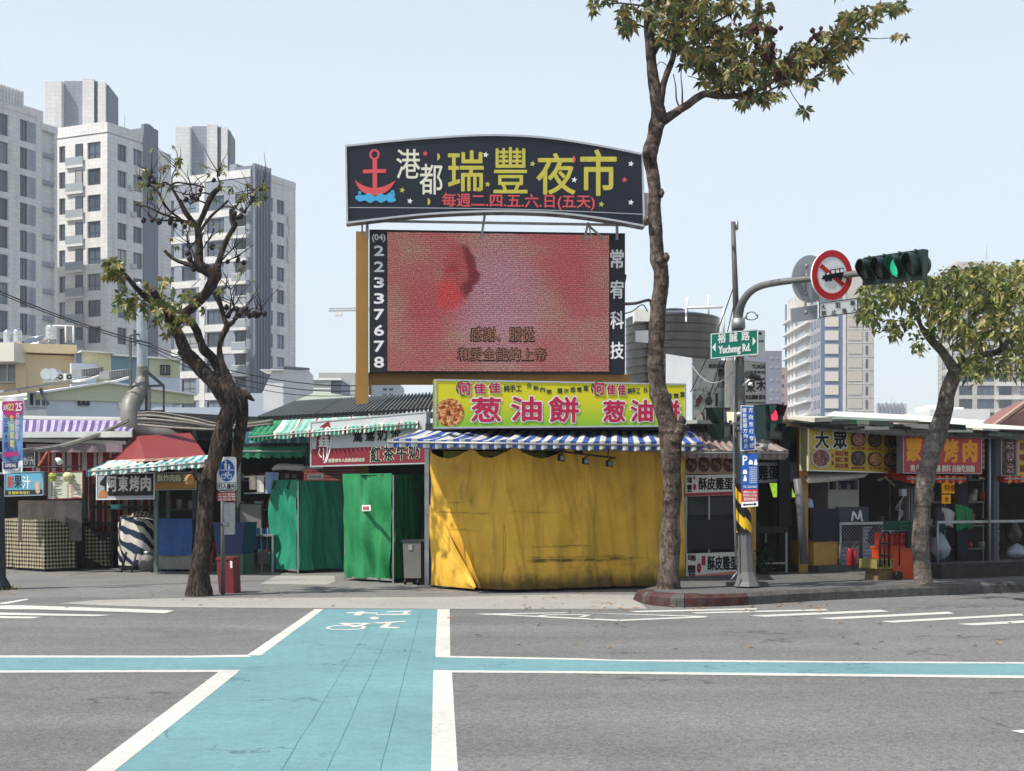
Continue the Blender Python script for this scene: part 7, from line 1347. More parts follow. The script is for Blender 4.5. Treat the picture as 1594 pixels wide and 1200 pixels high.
# ---------------------------------------------------------------- trees
def bark_mat(name, dark, mid, light, sv=(9, 9, 2.6), bands=0, bump=1.0):
    """furrowed bark: stretched noise for the plates, fine grain, pale lichen patches, optional cross rings"""
    m = bpy.data.materials.new(name); m.use_nodes = True; n = m.node_tree.nodes; L = m.node_tree.links; bs = n['Principled BSDF']; bs.inputs['Roughness'].default_value = .92; bs.inputs['Specular IOR Level'].default_value = .15
    tc = n.new('ShaderNodeTexCoord')
    def nz(s, d, r_=.65, dist=0):
        mp = n.new('ShaderNodeMapping'); mp.inputs['Scale'].default_value = s; L.new(tc.outputs['Object'], mp.inputs[0]); x = n.new('ShaderNodeTexNoise'); x.inputs['Scale'].default_value = 1; x.inputs['Detail'].default_value = d; x.inputs['Roughness'].default_value = r_; x.inputs['Distortion'].default_value = dist; L.new(mp.outputs[0], x.inputs['Vector']); return x.outputs[0]
    def mth(op, p, q):
        x = n.new('ShaderNodeMath'); x.operation = op
        for i, v in enumerate((p, q)):
            if isinstance(v, (int, float)): x.inputs[i].default_value = v
            else: L.new(v, x.inputs[i])
        return x.outputs[0]
    h = mth('ADD', mth('MULTIPLY', nz(sv, 6, .7, .8), .65), mth('MULTIPLY', nz((38, 38, 20), 5, .7), .35))
    if bands: h = mth('SUBTRACT', h, mth('MULTIPLY', mth('GREATER_THAN', nz((2.2, 2.2, bands), 3, .5), .57), .06))
    cr = n.new('ShaderNodeValToRGB'); e = cr.color_ramp.elements; e[0].position = .36; e[0].color = lin(dark); e[1].position = .62; e[1].color = lin(light); q = e.new(.5); q.color = lin(mid); L.new(h, cr.inputs[0])
    pt = nz((2.4, 2.4, 1.6), 7, .75); mr = n.new('ShaderNodeMapRange'); mr.inputs[1].default_value = .52; mr.inputs[2].default_value = .66; mr.inputs[4].default_value = .55; L.new(pt, mr.inputs[0])
    mx = n.new('ShaderNodeMix'); mx.data_type = 'RGBA'; mx.blend_type = 'SCREEN'; mx.inputs[7].default_value = lin([min(255, int(c*.75)) for c in light]); L.new(mr.outputs[0], mx.inputs[0]); L.new(cr.outputs[0], mx.inputs[6]); L.new(mx.outputs[2], bs.inputs['Base Color'])
    bp = n.new('ShaderNodeBump'); bp.inputs['Strength'].default_value = bump; bp.inputs['Distance'].default_value = .06; L.new(h, bp.inputs['Height']); L.new(bp.outputs[0], bs.inputs['Normal']); return m
BK1 = bark_mat('dark furrowed bark', (22, 18, 17), (52, 44, 40), (96, 84, 72), (16, 16, 4)); BK2 = bark_mat('grey brown bark', (36, 30, 28), (82, 71, 64), (124, 110, 98), (10, 10, 5), 9); BK3 = bark_mat('smooth grey bark', (62, 56, 52), (100, 92, 84), (132, 122, 112), (6, 6, 6), 14, .6)
def leafmat(name, cols):
    """each leaf has its own tint"""
    m = bpy.data.materials.new(name); m.use_nodes = True; n = m.node_tree.nodes; L = m.node_tree.links; bs = n['Principled BSDF']; bs.inputs['Roughness'].default_value = .42; bs.inputs['Specular IOR Level'].default_value = .45
    g = n.new('ShaderNodeNewGeometry'); cr = n.new('ShaderNodeValToRGB'); cr.color_ramp.interpolation = 'LINEAR'; e = cr.color_ramp.elements
    e[0].position = 0; e[0].color = lin(cols[0]); e[1].position = 1; e[1].color = lin(cols[-1])
    for k, c in enumerate(cols[1:-1]): q = e.new((k+1)/(len(cols)-1)); q.color = lin(c)
    L.new(g.outputs['Random Per Island'], cr.inputs[0]); L.new(cr.outputs[0], bs.inputs['Base Color'])
    tr = n.new('ShaderNodeBsdfTranslucent'); L.new(cr.outputs[0], tr.inputs[0]); mx = n.new('ShaderNodeMixShader'); mx.inputs[0].default_value = .36
    L.new(bs.outputs[0], mx.inputs[1]); L.new(tr.outputs[0], mx.inputs[2]); L.new(mx.outputs[0], n['Material Output'].inputs[0]); return m
def limb(mb, pts, d, seg=12, jit=.12, k=5, sc=4, knots=0, seed=0):
    """pts: (px, py, radius px[, extra depth])"""
    q = smooth([(p[0], p[1], p[2], p[3] if len(p) > 3 else 0) for p in pts], k)
    P3 = [P(x, y, d+e) for x, y, _, e in q]; rr = [max(.006, THIN*(r_ if r_ > 5 else r_*.85)/F*d*(1+knots*max(0, noise.noise(V((x*.03, y*.03, seed))))))for x, y, r_, _ in q]
    mb.tube(P3, rr, seg, jit=jit, sc=sc); return P3
def leaflet(mb, o, d, up, l, w_, fold=.25, droop=.25):
    d = d.normalized(); s = d.cross(up)
    s = s.normalized() if s.length > .01 else V((1, 0, 0)); n_ = s.cross(d); a = o+d*l*.5-V((0, 0, droop*l*.18)); t = o+d*l-V((0, 0, droop*l*.6))
    i = len(mb.v); mb.v += [o, a+s*w_+n_*fold*w_, t, a-s*w_+n_*fold*w_, a]
    for f in ((i, i+1, i+4), (i+4, i+1, i+2), (i, i+4, i+3), (i+4, i+2, i+3)): mb.f.append(f); mb.mi.append(0); mb.uv.append(None); mb.sm.append(False)
def palmate(mb, o, ax, l, n_=7, rnd=R):
    """a hand of leaflets round the end of a stalk, drooping"""
    ax = ax.normalized(); u = ax.cross(V((0, 0, 1))); u = u.normalized() if u.length > .05 else V((1, 0, 0)); v = ax.cross(u)
    for k in range(n_):
        a = 6.283*k/n_+rnd.uniform(-.25, .25); d = (u*math.cos(a)+v*math.sin(a))*.95+ax*.45+V((0, 0, -.30)); leaflet(mb, o, d, ax, l*rnd.uniform(.75, 1.1), l*.21, .3, rnd.uniform(.2, .8))
def rdir(rnd, up=.4):
    v = V((rnd.gauss(0, 1), rnd.gauss(0, 1), rnd.gauss(0, 1))); v.normalize(); v.z += up; return v.normalized()
# forked tree on the left, mostly bare
THIN = .70
T1 = 22.6; r = thing('forked_tree', 'gnarled forked street tree with few leaves and dark seed pods, left of the crossing', 'tree', G(312, 926)); m = MB(); RT = random.Random(11)
limb(m, [(309, 934, 35), (309, 922, 29), (311, 895, 23), (315, 850, 19.5), (319, 800, 17.2), (323, 750, 16.5), (337, 705, 16.5), (348, 665, 18), (358, 635, 20.5), (355, 612, 21), (338, 596, 20)], T1, 22, .14, 6, 5, .15)
limb(m, [(356, 625, 20), (338, 600, 18.5), (318, 580, 17), (302, 562, 15.5), (289, 549, 14), (283, 543, 13.5)], T1, 16, .16)
limb(m, [(302, 565, 13), (288, 545, 13), (279, 522, 12.5), (270, 504, 13.5), (262, 494, 12)], T1, 14, .18)
limb(m, [(266, 500, 11), (255, 484, 9), (240, 470, 8.5), (226, 461, 7), (214, 450, 5.5, -.1), (204, 440, 5, -.2), (198, 430, 5, -.3)], T1, 12, .15)
limb(m, [(264, 497, 10), (252, 478, 9, -.2), (243, 462, 8.5, -.3), (237, 452, 8, -.4)], T1, 12, .15); limb(m, [(220, 457, 5), (205, 438, 4.5), (190, 421, 4), (180, 412, 4.5), (174, 404, 3)], T1, 10, .2)
limb(m, [(352, 608, 15), (343, 585, 11, .2), (332, 560, 9.5, .3), (318, 545, 10.5, .3), (312, 530, 9.5, .3), (305, 512, 9, .2), (294, 497, 9), (284, 487, 8)], T1, 12, .22)
limb(m, [(274, 505, 10), (286, 489, 10), (300, 478, 10.5), (316, 462, 11), (328, 445, 12), (335, 428, 14), (331, 418, 12)], T1, 14, .16, knots=.3)
limb(m, [(334, 428, 13), (320, 420, 12), (311, 414, 12.5), (308, 404, 10)], T1, 12, .22)
limb(m, [(309, 412, 11), (310, 390, 9), (309, 368, 8), (307, 350, 8)], T1, 12, .14)
limb(m, [(307, 353, 7.5), (299, 344, 6.5), (290, 332, 6), (281, 316, 5), (272, 300, 4.3), (265, 288, 3.8)], T1, 10, .14); limb(m, [(308, 352, 7), (316, 335, 6.5), (323, 318, 6.5), (331, 303, 6.5), (339, 294, 6)], T1, 10, .16)
limb(m, [(336, 422, 9), (343, 400, 6.5), (350, 380, 6), (358, 364, 6), (364, 353, 6.5), (361, 341, 6.5), (360, 325, 5)], T1, 10, .14); limb(m, [(311, 362, 5), (318, 350, 3.8), (330, 335, 3.5), (345, 322, 3.2), (355, 312, 3)], T1, 8, .15)
limb(m, [(310, 412, 8), (298, 412, 5.5), (285, 409, 5), (272, 404, 4.8), (262, 396, 4.8), (256, 390, 4.5)], T1, 9, .2); 
limb(m, [(362, 612, 14), (356, 590, 9.5), (349, 575, 8.5), (343, 556, 7.5), (342, 540, 6.5), (346, 524, 6.5), (353, 508, 7), (349, 496, 5.5), (345, 480, 5.5), (339, 464, 7.5), (335, 455, 6)], T1, 10, .2); limb(m, [(354, 507, 6.5), (364, 500, 5), (368, 490, 3.8), (376, 488, 3), (390, 484, 2)], T1, 8, .15)
limb(m, [(352, 800, 5, .5), (360, 745, 10, .4), (369, 705, 12.5, .3), (373, 675, 12.5, .2), (377, 650, 12.5, .1), (378, 630, 13), (372, 616, 15), (360, 608, 14)], T1, 14, .18)
limb(m, [(366, 606, 11), (380, 612, 9), (392, 621, 5), (396, 624, 2)], T1, 10, .35)
limb(m, [(296, 561, 12), (288, 550, 12), (283, 544, 12.5)], T1, 12, .3); limb(m, [(318, 748, 10), (306, 740, 9.5), (302, 732, 8)], T1-.15, 10, .25)
tw = []
for a in ([(306, 352, 4), (290, 345, 3.4), (276, 340, 3), (262, 336, 2.8), (248, 331, 2.6), (230, 322, 2.4), (209, 318, 2)], [(300, 346, 4), (288, 344, 3.2), (270, 343, 2.8), (250, 343, 2.4), (236, 340, 2), (230, 333, 1.6)], [(281, 340, 3), (266, 330, 3), (256, 318, 3.4), (250, 306, 3.4), (243, 294, 3), (232, 288, 2.6), (222, 281, 2)],
          [(266, 290, 3), (258, 284, 2.4), (248, 287, 2.2), (238, 284, 2), (224, 276, 1.6)], [(266, 288, 3), (276, 284, 2.4), (292, 286, 2.4), (305, 288, 2.2), (318, 292, 2)], [(268, 288, 2), (268, 274, 1.6), (274, 262, 1.4), (277, 252, 1.2)], [(230, 286, 1.8), (236, 272, 1.4), (234, 265, 1.2)],
          [(338, 296, 3.5), (342, 285, 2.2), (338, 272, 1.6), (344, 262, 1.2)], [(360, 330, 3.5), (370, 318, 2.4), (378, 305, 2), (390, 300, 1.6), (400, 292, 1.3), (410, 286, 1)], [(362, 345, 3), (372, 335, 2.2), (384, 325, 2), (392, 312, 1.6), (398, 302, 1.3)], [(345, 322, 2.4), (356, 322, 2), (368, 325, 1.6), (380, 330, 1.4)], [(330, 304, 2.6), (318, 300, 2), (300, 303, 1.7), (284, 302, 1.4)], [(323, 318, 2.6), (308, 312, 2), (296, 318, 1.6)],
          [(338, 410, 3), (350, 408, 2), (362, 402, 1.6), (374, 398, 1.2)], [(339, 412, 3), (352, 398, 1.8), (364, 385, 1.4)], [(300, 412, 2.4), (298, 398, 1.6), (292, 382, 1.2)], [(304, 410, 2.4), (300, 392, 1.5), (291, 374, 1.1)], [(312, 395, 2), (320, 380, 1.4), (327, 372, 1.1)], [(348, 490, 2), (358, 478, 1.4), (366, 474, 1.1)], [(372, 488, 2), (364, 478, 1.3), (360, 466, 1)], [(380, 487, 2), (394, 480, 1.4), (408, 483, 1.1)], [(376, 488, 1.8), (384, 476, 1.2)], [(339, 462, 3), (344, 452, 1.6), (352, 448, 1.2), (360, 450, 1)]):
    e = RT.uniform(-.5, .5); tw.append(limb(m, [(x, y, q, e*i/len(a)) for i, (x, y, q) in enumerate(a)], T1, 6, .12, 3))
tips = []
for t_ in list(tw):
    for k in range(5):
        o = t_[RT.randrange(len(t_)//2, len(t_))]; d = (rdir(RT, .9)+V((RT.gauss(0, .3), 0, 0))).normalized(); l = RT.uniform(.18, .5); e = o+d*l*.5+V((RT.gauss(0, .03), 0, .02)); f_ = o+d*l+V((RT.gauss(0, .05), 0, .05)); m.tube([o, e, f_], [.009, .006, .003], 5); tips.append(f_)
m.build('trunk', BK1, r)
m = MB(); b = Board(284, 730, 760, 22.28, 306, 730, 760, 22.4); pp = [(297+5*math.cos(t)+RT.uniform(-1.2, 1.2), 747+8*math.sin(t)+RT.uniform(-1.2, 1.2)) for t in [6.283*k/14 for k in range(14)]]; c_ = b.pt(297, 747, .02); 
m.prism(b.poly(pp, .0), -b.n*.12); m.build('cut_stub', M('fresh cut wood', (150, 104, 60), .8, .3, 22), r)
m = MB(); 
for k in range(190):
    x = RT.gauss(235, 34); y = RT.gauss(470, 15)
    if x < 180: continue
    if k > 80: x, y = RT.gauss(272, 22), RT.gauss(488, 16)
    if k > 112: x, y = RT.gauss(178, 6), RT.gauss(418, 6)
    palmate(m, P(x, y, T1+RT.gauss(0, .3)), rdir(RT, .2), RT.uniform(.10, .16), 6, RT)
for x, y in ((222, 283), (212, 290), (228, 268), (248, 262), (238, 300), (262, 258), (278, 250), (344, 262), (352, 268), (378, 304), (398, 298), (384, 288), (410, 288), (416, 292), (405, 310), (322, 264), (350, 285), (365, 290)):
    for k in range(2): palmate(m, P(x+RT.gauss(0, 4), y+RT.gauss(0, 3), T1+RT.gauss(0, .2)), rdir(RT, .3), RT.uniform(.07, .12), 5, RT)
for p in tips:
    if RT.random() < .45 and p.z > 4.4: palmate(m, p, rdir(RT, .4), RT.uniform(.06, .11), 5, RT)
m.build('crown', leafmat('forked tree leaf', [(56, 76, 36), (80, 96, 46), (112, 118, 58), (72, 88, 42), (140, 130, 72), (150, 122, 66)]), r)
m = MB()
for k in range(75):
    t_ = RT.choice(tw); p = RT.choice(t_)+V((RT.gauss(0, .04), RT.gauss(0, .06), -RT.uniform(.02, .10))); rr = RT.uniform(.025, .045)
    m.tube([p+V((0, 0, rr*1.2)), p+V((rr*.3, 0, rr*.5)), p-V((0, 0, rr*.5)), p-V((0, 0, rr*1.2))], [rr*.3, rr, rr*1.05, rr*.3], 6)
struct(m.build('seed_pods', M('dark seed pod', (44, 32, 34), .7, .25, 12), r), 'stuff')
# tall tree in the middle
THIN = .71
T2 = 21.7; r = thing('tall_tree', 'tall street tree with a long knotted trunk on the kerb corner', 'tree', G(1042, 921, .17)); m = MB(); RT = random.Random(5)
limb(m, [(1041, 925, 29), (1041, 912, 26), (1041, 890, 23.5), (1043, 850, 21.5), (1045, 800, 20), (1046, 760, 20), (1045, 725, 21.5), (1045, 700, 24), (1043, 680, 25), (1038, 655, 21), (1031, 630, 20.5), (1024, 605, 19), (1021, 580, 18.5), (1020, 555, 17.5), (1022, 520, 17.5), (1025, 480, 17.5), (1029, 445, 17), (1029, 420, 16.5), (1024, 403, 17.5), (1022, 385, 14.5), (1020, 350, 14.5), (1018, 330, 15), (1019, 300, 14), (1016, 270, 14.5), (1012, 250, 15), (1012, 235, 17), (1018, 215, 15), (1022, 195, 15.5), (1026, 180, 17), (1023, 160, 14.5), (1018, 130, 12.5), (1014, 95, 11.5), (1011, 50, 11), (1010, 0, 10), (1008, -80, 8)], T2, 24, .10, 6, 5, .14, 3)
limb(m, [(1050, 690, 15, -.1), (1057, 672, 14, -.1), (1061, 660, 11, -.1)], T2, 12, .3)
limb(m, [(1027, 190, 12), (1040, 183, 10.5), (1056, 172, 9), (1072, 162, 8.5), (1085, 152, 8.5), (1098, 146, 8), (1115, 149, 7.5), (1135, 150, 6.5), (1156, 147, 6.2), (1176, 142, 5.5), (1200, 128, 5), (1225, 112, 4.5), (1250, 97, 4), (1275, 80, 3.5), (1300, 62, 3), (1330, 42, 2.4), (1365, 20, 1.8), (1400, 2, 1.2)], T2, 14, .12)
limb(m, [(1026, 165, 11), (1031, 138, 8), (1038, 115, 7), (1047, 92, 6.5), (1050, 72, 6), (1049, 50, 6), (1055, 20, 5), (1065, -30, 4)], T2, 12, .12); limb(m, [(1016, 85, 7), (1028, 68, 5), (1045, 58, 4.5), (1070, 50, 4), (1100, 40, 3.5), (1130, 25, 3), (1160, 0, 2.5)], T2, 10, .12)
limb(m, [(1120, 148, 6), (1122, 130, 4.5), (1118, 110, 3.6), (1125, 90, 3), (1135, 70, 2.4)], T2, 9, .12); limb(m, [(1176, 142, 4), (1190, 120, 3.2), (1180, 90, 2.8), (1190, 60, 2.2), (1200, 30, 1.6)], T2, 8, .12); limb(m, [(1160, 146, 4, -.2), (1180, 150, 3, -.4), (1210, 135, 2.6, -.6), (1240, 130, 2, -.7)], T2, 8, .12)
for a in ([(1060, 172, 3), (1053, 155, 2.2), (1052, 135, 1.6), (1048, 115, 1.2)], [(1062, 168, 2.6), (1062, 140, 1.8), (1060, 120, 1.4), (1061, 105, 1.2)], [(1100, 143, 1.2), (1090, 125, .9), (1070, 118, .8)], [(1225, 128, 1.2), (1235, 150, .9), (1252, 172, .8)], [(1318, 52, 1.6), (1340, 58, 1.3), (1370, 60, 1), (1400, 57, .8)], [(1350, 42, 1.2), (1385, 20, .9), (1410, 8, .8)], [(1010, 45, 3), (985, 35, 2), (970, 30, 1.4)], [(1008, 10, 3), (965, 5, 2), (930, 8, 1.4)], [(1018, 110, 1.2), (1028, 96, .9), (1040, 104, .8)]): limb(m, a, T2, 6, .1, 3)
for x, y, d_ in ((1056, 700, 6), (1062, 655, 7), (1027, 405, 6), (1005, 238, 5), (1006, 343, 4.5), (1030, 300, 4), (1037, 400, 5), (1028, 195, 6)): 
    p = P(x, y, T2-.12); m.tube([p+V((0, .06, -.05)), p+V((0, 0, 0)), p+V((0, .04, .06))], [d_/106*.7, d_/106, d_/106*.5], 10, jit=.35, sc=9)
m.build('trunk', BK2, r)
b = Board(1020, 855, 925, T2-.275, 1062, 855, 925, T2-.275)
m = MB(); CL = [(1002+28*1, 20, 40, 22, 60), (1065, 25, 42, 28, 100), (1100, 60, 45, 30, 120), (1130, 95, 42, 24, 90), (1150, 120, 36, 18, 70), (1120, 125, 26, 18, 40), (1160, 60, 45, 30, 90), (1195, 100, 34, 26, 85), (1230, 110, 26, 22, 60), (1195, 148, 24, 12, 36), (1165, 155, 20, 8, 18), (1250, 85, 28, 18, 60), (1280, 80, 34, 18, 70), (1310, 60, 32, 20, 60), (1300, 105, 22, 10, 24), (1262, 130, 14, 14, 16), (1340, 30, 32, 18, 50), (1370, 10, 26, 10, 26), (1080, 95, 20, 14, 26), (1035, 55, 18, 16, 26), (978, 25, 16, 18, 28), (970, 45, 8, 6, 8), (930, 8, 14, 7, 10), (945, -5, 20, 8, 12), (1402, 56, 7, 5, 5), (1405, 10, 12, 7, 8), (1252, 174, 6, 5, 4), (1080, 5, 60, 12, 60), (1160, 10, 50, 14, 50), (1030, -10, 60, 12, 50), (1325, 70, 20, 8, 20), (1010, -90, 90, 60, 150), (1110, -110, 90, 70, 170), (1210, -70, 80, 45, 150), (1060, -200, 90, 60, 150), (1300, -40, 60, 25, 80), (1170, -180, 70, 50, 120), (930, -60, 60, 40, 70)]
for x, y, rx, ry, n_ in CL:
    for k in range(int(n_*.62)):
        a = RT.uniform(0, 6.283); q = RT.random()**.5; palmate(m, P(x+rx*q*math.cos(a), y+ry*q*math.sin(a), T2+RT.gauss(0, .55)), rdir(RT, .25), RT.uniform(.11, .17), RT.choice((5, 6, 7)), RT)
m.build('crown', leafmat('tall tree leaf', [(44, 64, 34), (62, 78, 40), (88, 98, 50), (122, 118, 62), (150, 122, 70), (74, 88, 46), (166, 142, 84)]), r)
m = MB()
for x, y, n_ in ((1185, 68, 9), (1195, 90, 7), (1200, 45, 5), (1272, 48, 8), (1275, 97, 8), (1212, 115, 8), (1165, 55, 8), (1235, 105, 6)):
    for k in range(n_):
        p = P(x+RT.gauss(0, 6), y+RT.gauss(0, 5), T2+RT.gauss(0, .15)-.3); rr = RT.uniform(.025, .05); m.tube([p+V((0, 0, rr*1.2)), p+V((rr*.3, 0, rr*.5)), p-V((0, 0, rr*.5)), p-V((0, 0, rr*1.2))], [rr*.3, rr, rr*1.05, rr*.3], 6)
struct(m.build('seed_pods', M('red brown seed pod', (70, 32, 36), .7, .25, 12), r), 'stuff')
# right tree
THIN = .84
T3 = 22.9; r = thing('leafy_tree', 'leafy street tree with a curved smooth trunk and wide crown at the right edge', 'tree', G(1440, 910, .17)); m = MB(); RT = random.Random(8)
limb(m, [(1438, 915, 20), (1437, 900, 16.5), (1434, 870, 15.5), (1433, 835, 15), (1435, 800, 15), (1438, 765, 15.5), (1444, 730, 16), (1453, 695, 17), (1463, 662, 16.5), (1471, 635, 15), (1474, 615, 14), (1482, 592, 14), (1491, 574, 13)], T3, 20, .06, 6, 4, .1)
limb(m, [(1488, 580, 11), (1477, 562, 9.5), (1466, 546, 9), (1455, 535, 8), (1444, 524, 6), (1434, 508, 5), (1430, 495, 5), (1432, 485, 4), (1420, 474, 4), (1408, 462, 3), (1390, 452, 2.4)], T3, 12, .1); limb(m, [(1492, 576, 9), (1506, 564, 7), (1522, 553, 6.5), (1545, 550, 6), (1560, 543, 6), (1572, 528, 5), (1590, 515, 4), (1620, 500, 3)], T3, 12, .1)
for a in ([(1455, 535, 5), (1450, 505, 4), (1465, 480, 3), (1490, 462, 2.5), (1520, 450, 2)], [(1432, 485, 3, -.2), (1450, 470, 2.5, -.4), (1480, 440, 2, -.6)], [(1500, 568, 5, .2), (1500, 535, 4, .4), (1510, 500, 3.5, .5), (1530, 470, 3, .6), (1560, 440, 2, .7)], [(1560, 543, 4), (1555, 510, 3), (1570, 480, 2.5), (1594, 450, 2)], [(1540, 440, 2), (1565, 428, 1.8), (1590, 420, 1.4)]): limb(m, a, T3, 8, .12)
m.build('trunk', BK3, r)
m = MB(); CL = [(1370, 462, 34, 26, 190), (1400, 440, 40, 22, 230), (1352, 480, 18, 18, 80), (1345, 492, 12, 8, 30), (1440, 460, 40, 30, 300), (1480, 450, 45, 32, 340), (1530, 440, 45, 30, 340), (1580, 440, 40, 34, 300), (1620, 450, 40, 40, 200), (1470, 500, 30, 28, 200), (1520, 495, 50, 34, 380), (1575, 500, 40, 36, 300), (1400, 505, 22, 12, 70), (1388, 515, 14, 10, 36), (1430, 530, 10, 14, 26), (1432, 545, 8, 6, 12), (1510, 540, 26, 26, 150), (1540, 570, 34, 18, 120), (1510, 580, 16, 12, 36), (1585, 560, 26, 28, 130), (1610, 540, 30, 40, 140), (1550, 420, 40, 10, 90), (1500, 425, 40, 10, 80), (1594, 412, 20, 8, 40), (1365, 505, 10, 10, 14)]
for x, y, rx, ry, n_ in CL:
    for k in range(int(n_*.54)):
        a = RT.uniform(0, 6.283); q = RT.random()**.5; o = P(x+rx*q*math.cos(a), y+ry*q*math.sin(a), T3+RT.gauss(0, .8)); ax = rdir(RT, -.1); leaflet(m, o, ax, rdir(RT, 1.2), RT.uniform(.09, .17), RT.uniform(.026, .04), .25, .7)
        for j in range(2): leaflet(m, o+V((RT.gauss(0, .03), RT.gauss(0, .03), RT.gauss(0, .03))), rdir(RT, -.2), rdir(RT, 1.2), RT.uniform(.08, .14), RT.uniform(.022, .034), .25, .7)
m.build('crown', leafmat('leafy tree leaf', [(62, 84, 42), (88, 106, 52), (122, 130, 64), (154, 152, 82), (176, 164, 104), (98, 114, 56)]), r)
# ---------------------------------------------------------------- signal pole, its signs and lamps
D0 = 22.0; pz = lambda px, py, d=D0: P(px, py, d)
GP = M('grey pole paint', (96, 98, 98), .5, .12, 4, dirt=.5, dcol=(100, 84, 70), dsc=3)
r = thing('signal_pole', 'grey signal pole with a curved arm and a black and yellow striped sleeve', 'signal pole', G(1160, 906, Z0)); m = MB()
m.tube([pz(1163, 912), pz(1163, 905), pz(1162, 890), pz(1161, 870), pz(1159.5, 850), pz(1159.5, 832)], [.20, .17, .125, .115, .105, .105], 8, smooth=False)
m.tube([pz(1159.5, 834), pz(1157, 770), pz(1154, 690), pz(1151, 620), pz(1149.5, 560), pz(1149, 505)], [.10, .10, .098, .09, .085, .082], 14)
sm_ = smooth([(1149, 506, 22, 7.6), (1150, 490, 22, 7.2), (1155, 472, 21.9, 6.6), (1166, 456, 21.8, 6), (1182, 446, 21.7, 5.6), (1205, 440.5, 21.5, 5.4), (1240, 436, 21.3, 5.2), (1300, 430, 20.9, 5), (1350, 424, 20.5, 4.8), (1420, 416, 20.1, 4.4)], 5)
m.tube([P(x, y, d) for x, y, d, _ in sm_], [q/F*21 for *_, q in sm_], 12); m.build('pole', GP, r)
m = MB(); m.tube([pz(1149.5, 512), pz(1149, 496)], [.105, .10], 14); m.tube([pz(1152, 650), pz(1152, 642)], [.12, .12], 12); m.tube([pz(1153, 670), pz(1153, 664)], [.11, .11], 12); m.build('clamps', MT['steel'], r)
SLV = M('sleeve', (0, 0, 0), .5, .05); n = SLV.node_tree.nodes; L = SLV.node_tree.links; tc = n.new('ShaderNodeTexCoord'); ww = n.new('ShaderNodeTexWave'); ww.bands_direction = 'DIAGONAL'; ww.wave_profile = 'SIN'; ww.inputs['Scale'].default_value = 1.9; L.new(tc.outputs['UV'], ww.inputs['Vector']); cr = n.new('ShaderNodeValToRGB'); cr.color_ramp.interpolation = 'CONSTANT'; cr.color_ramp.elements[0].color = lin((20, 20, 22)); cr.color_ramp.elements[1].position = .5; cr.color_ramp.elements[1].color = lin((214, 172, 34)); L.new(ww.outputs[0], cr.inputs[0]); L.new(cr.outputs[0], n['Principled BSDF'].inputs['Base Color'])
m = MB(); z0, z1 = pz(0, 829).z, pz(0, 752).z; c_ = pz(1157.6, 790); m.grid(24, 8, lambda u, v: V((c_.x+.112*math.sin(u*6.283)-(.0 if v < .5 else .0)-.02*(v-.3), c_.y-.112*math.cos(u*6.283), z0+(z1-z0)*v)), uvf=lambda u, v: (u*.7, v*.75)); m.build('striped_sleeve', SLV, r)
m = MB(); c_ = G(1162, 912, Z0); m.prism([c_+V((math.cos(k*math.pi/4+.39)*.33, math.sin(k*math.pi/4+.39)*.3-.02, -.02)) for k in range(8)], V((0, 0, .08))); m.build('footing', KG, r)
m = MB(); m.tube([pz(1146, 880, 21.9), pz(1143, 780, 21.9), pz(1142, 700, 21.9), pz(1143, 600, 21.9), pz(1146, 520, 21.9)], [.018]*5, 7); m.tube([pz(1148, 890, 21.85), pz(1138, 902, 21.8)], [.012]*2, 5); m.build('conduit', MT['steel'], r)
r = thing('thin_mast', 'thin tall mast with a small bracket rising behind the signal pole', 'mast', pz(1142, 500, 24)); m = MB(); m.tube([P(1147, 520, 24), P(1144, 430, 24), P(1141, 345, 24)], [.055, .045, .035], 10); m.build('pole', M('dark mast', (82, 82, 84), .5, .15, 4, dirt=.4), r); m = MB(); m.sq(P(1141, 350, 24), P(1148, 349, 24), .03); m.bar(P(1147, 344, 24), P(1147, 357, 24), .025); m.sq(P(1143, 358, 24), P(1148, 357, 24), .03); m.build('bracket', MT['steel'], r)
# street name sign
r, b = sign('street_name_sign', 'green street name sign with white writing on the signal pole', 'street sign', (1106, 519, 559, 21.7, 1180, 512, 552, 21.75), M('sign green', (0, 112, 92), .4, .05, 3), .04)
m = MB(); b.outline(m, [(1106.5, 519.5), (1180, 512.5), (1180, 551.5), (1106.5, 558.5)], 1.3, .005, .004); m.build('border', WLT, r)
SLp = -.095; texts(b, [('裕', (1117, 520, 1130, 534.5), .7, SLp), ('誠', (1135, 518, 1148, 533), .7, SLp), ('路', (1154, 516.5, 1167, 531), .7, SLp), ('Yucheng Rd.', (1118, 538.5, 1168.5, 555), .9, SLp)], WLT, r)
part(b, [[(1108.5, 541), (1114, 533.5), (1114, 547.5)], [(1177, 531), (1171.5, 524.5), (1171.5, 538)]], WLT, r, 'arrows', .006); m = MB(); m.bar(b.pt(1110, 535, -.06), b.pt(1190, 530, -.06), .02); m.build('bracket', MT['steel'], r)
r = thing('box_fixture', 'white rounded box behind the street name sign', 'fixture', P(1185, 555, 22.1)); bb = Board(1177, 514, 556, 21.95, 1191, 513, 553, 22.1); m = MB(); bb.slab(m, rrect(1176, 514, 15, 41), 0, .12); m.build('case', MT['white'], r); m = MB(); bb.slab(m, [(1181, 517), (1185, 517), (1185, 521), (1181, 521)], .004, .01); m.build('latch', MT['black'], r)
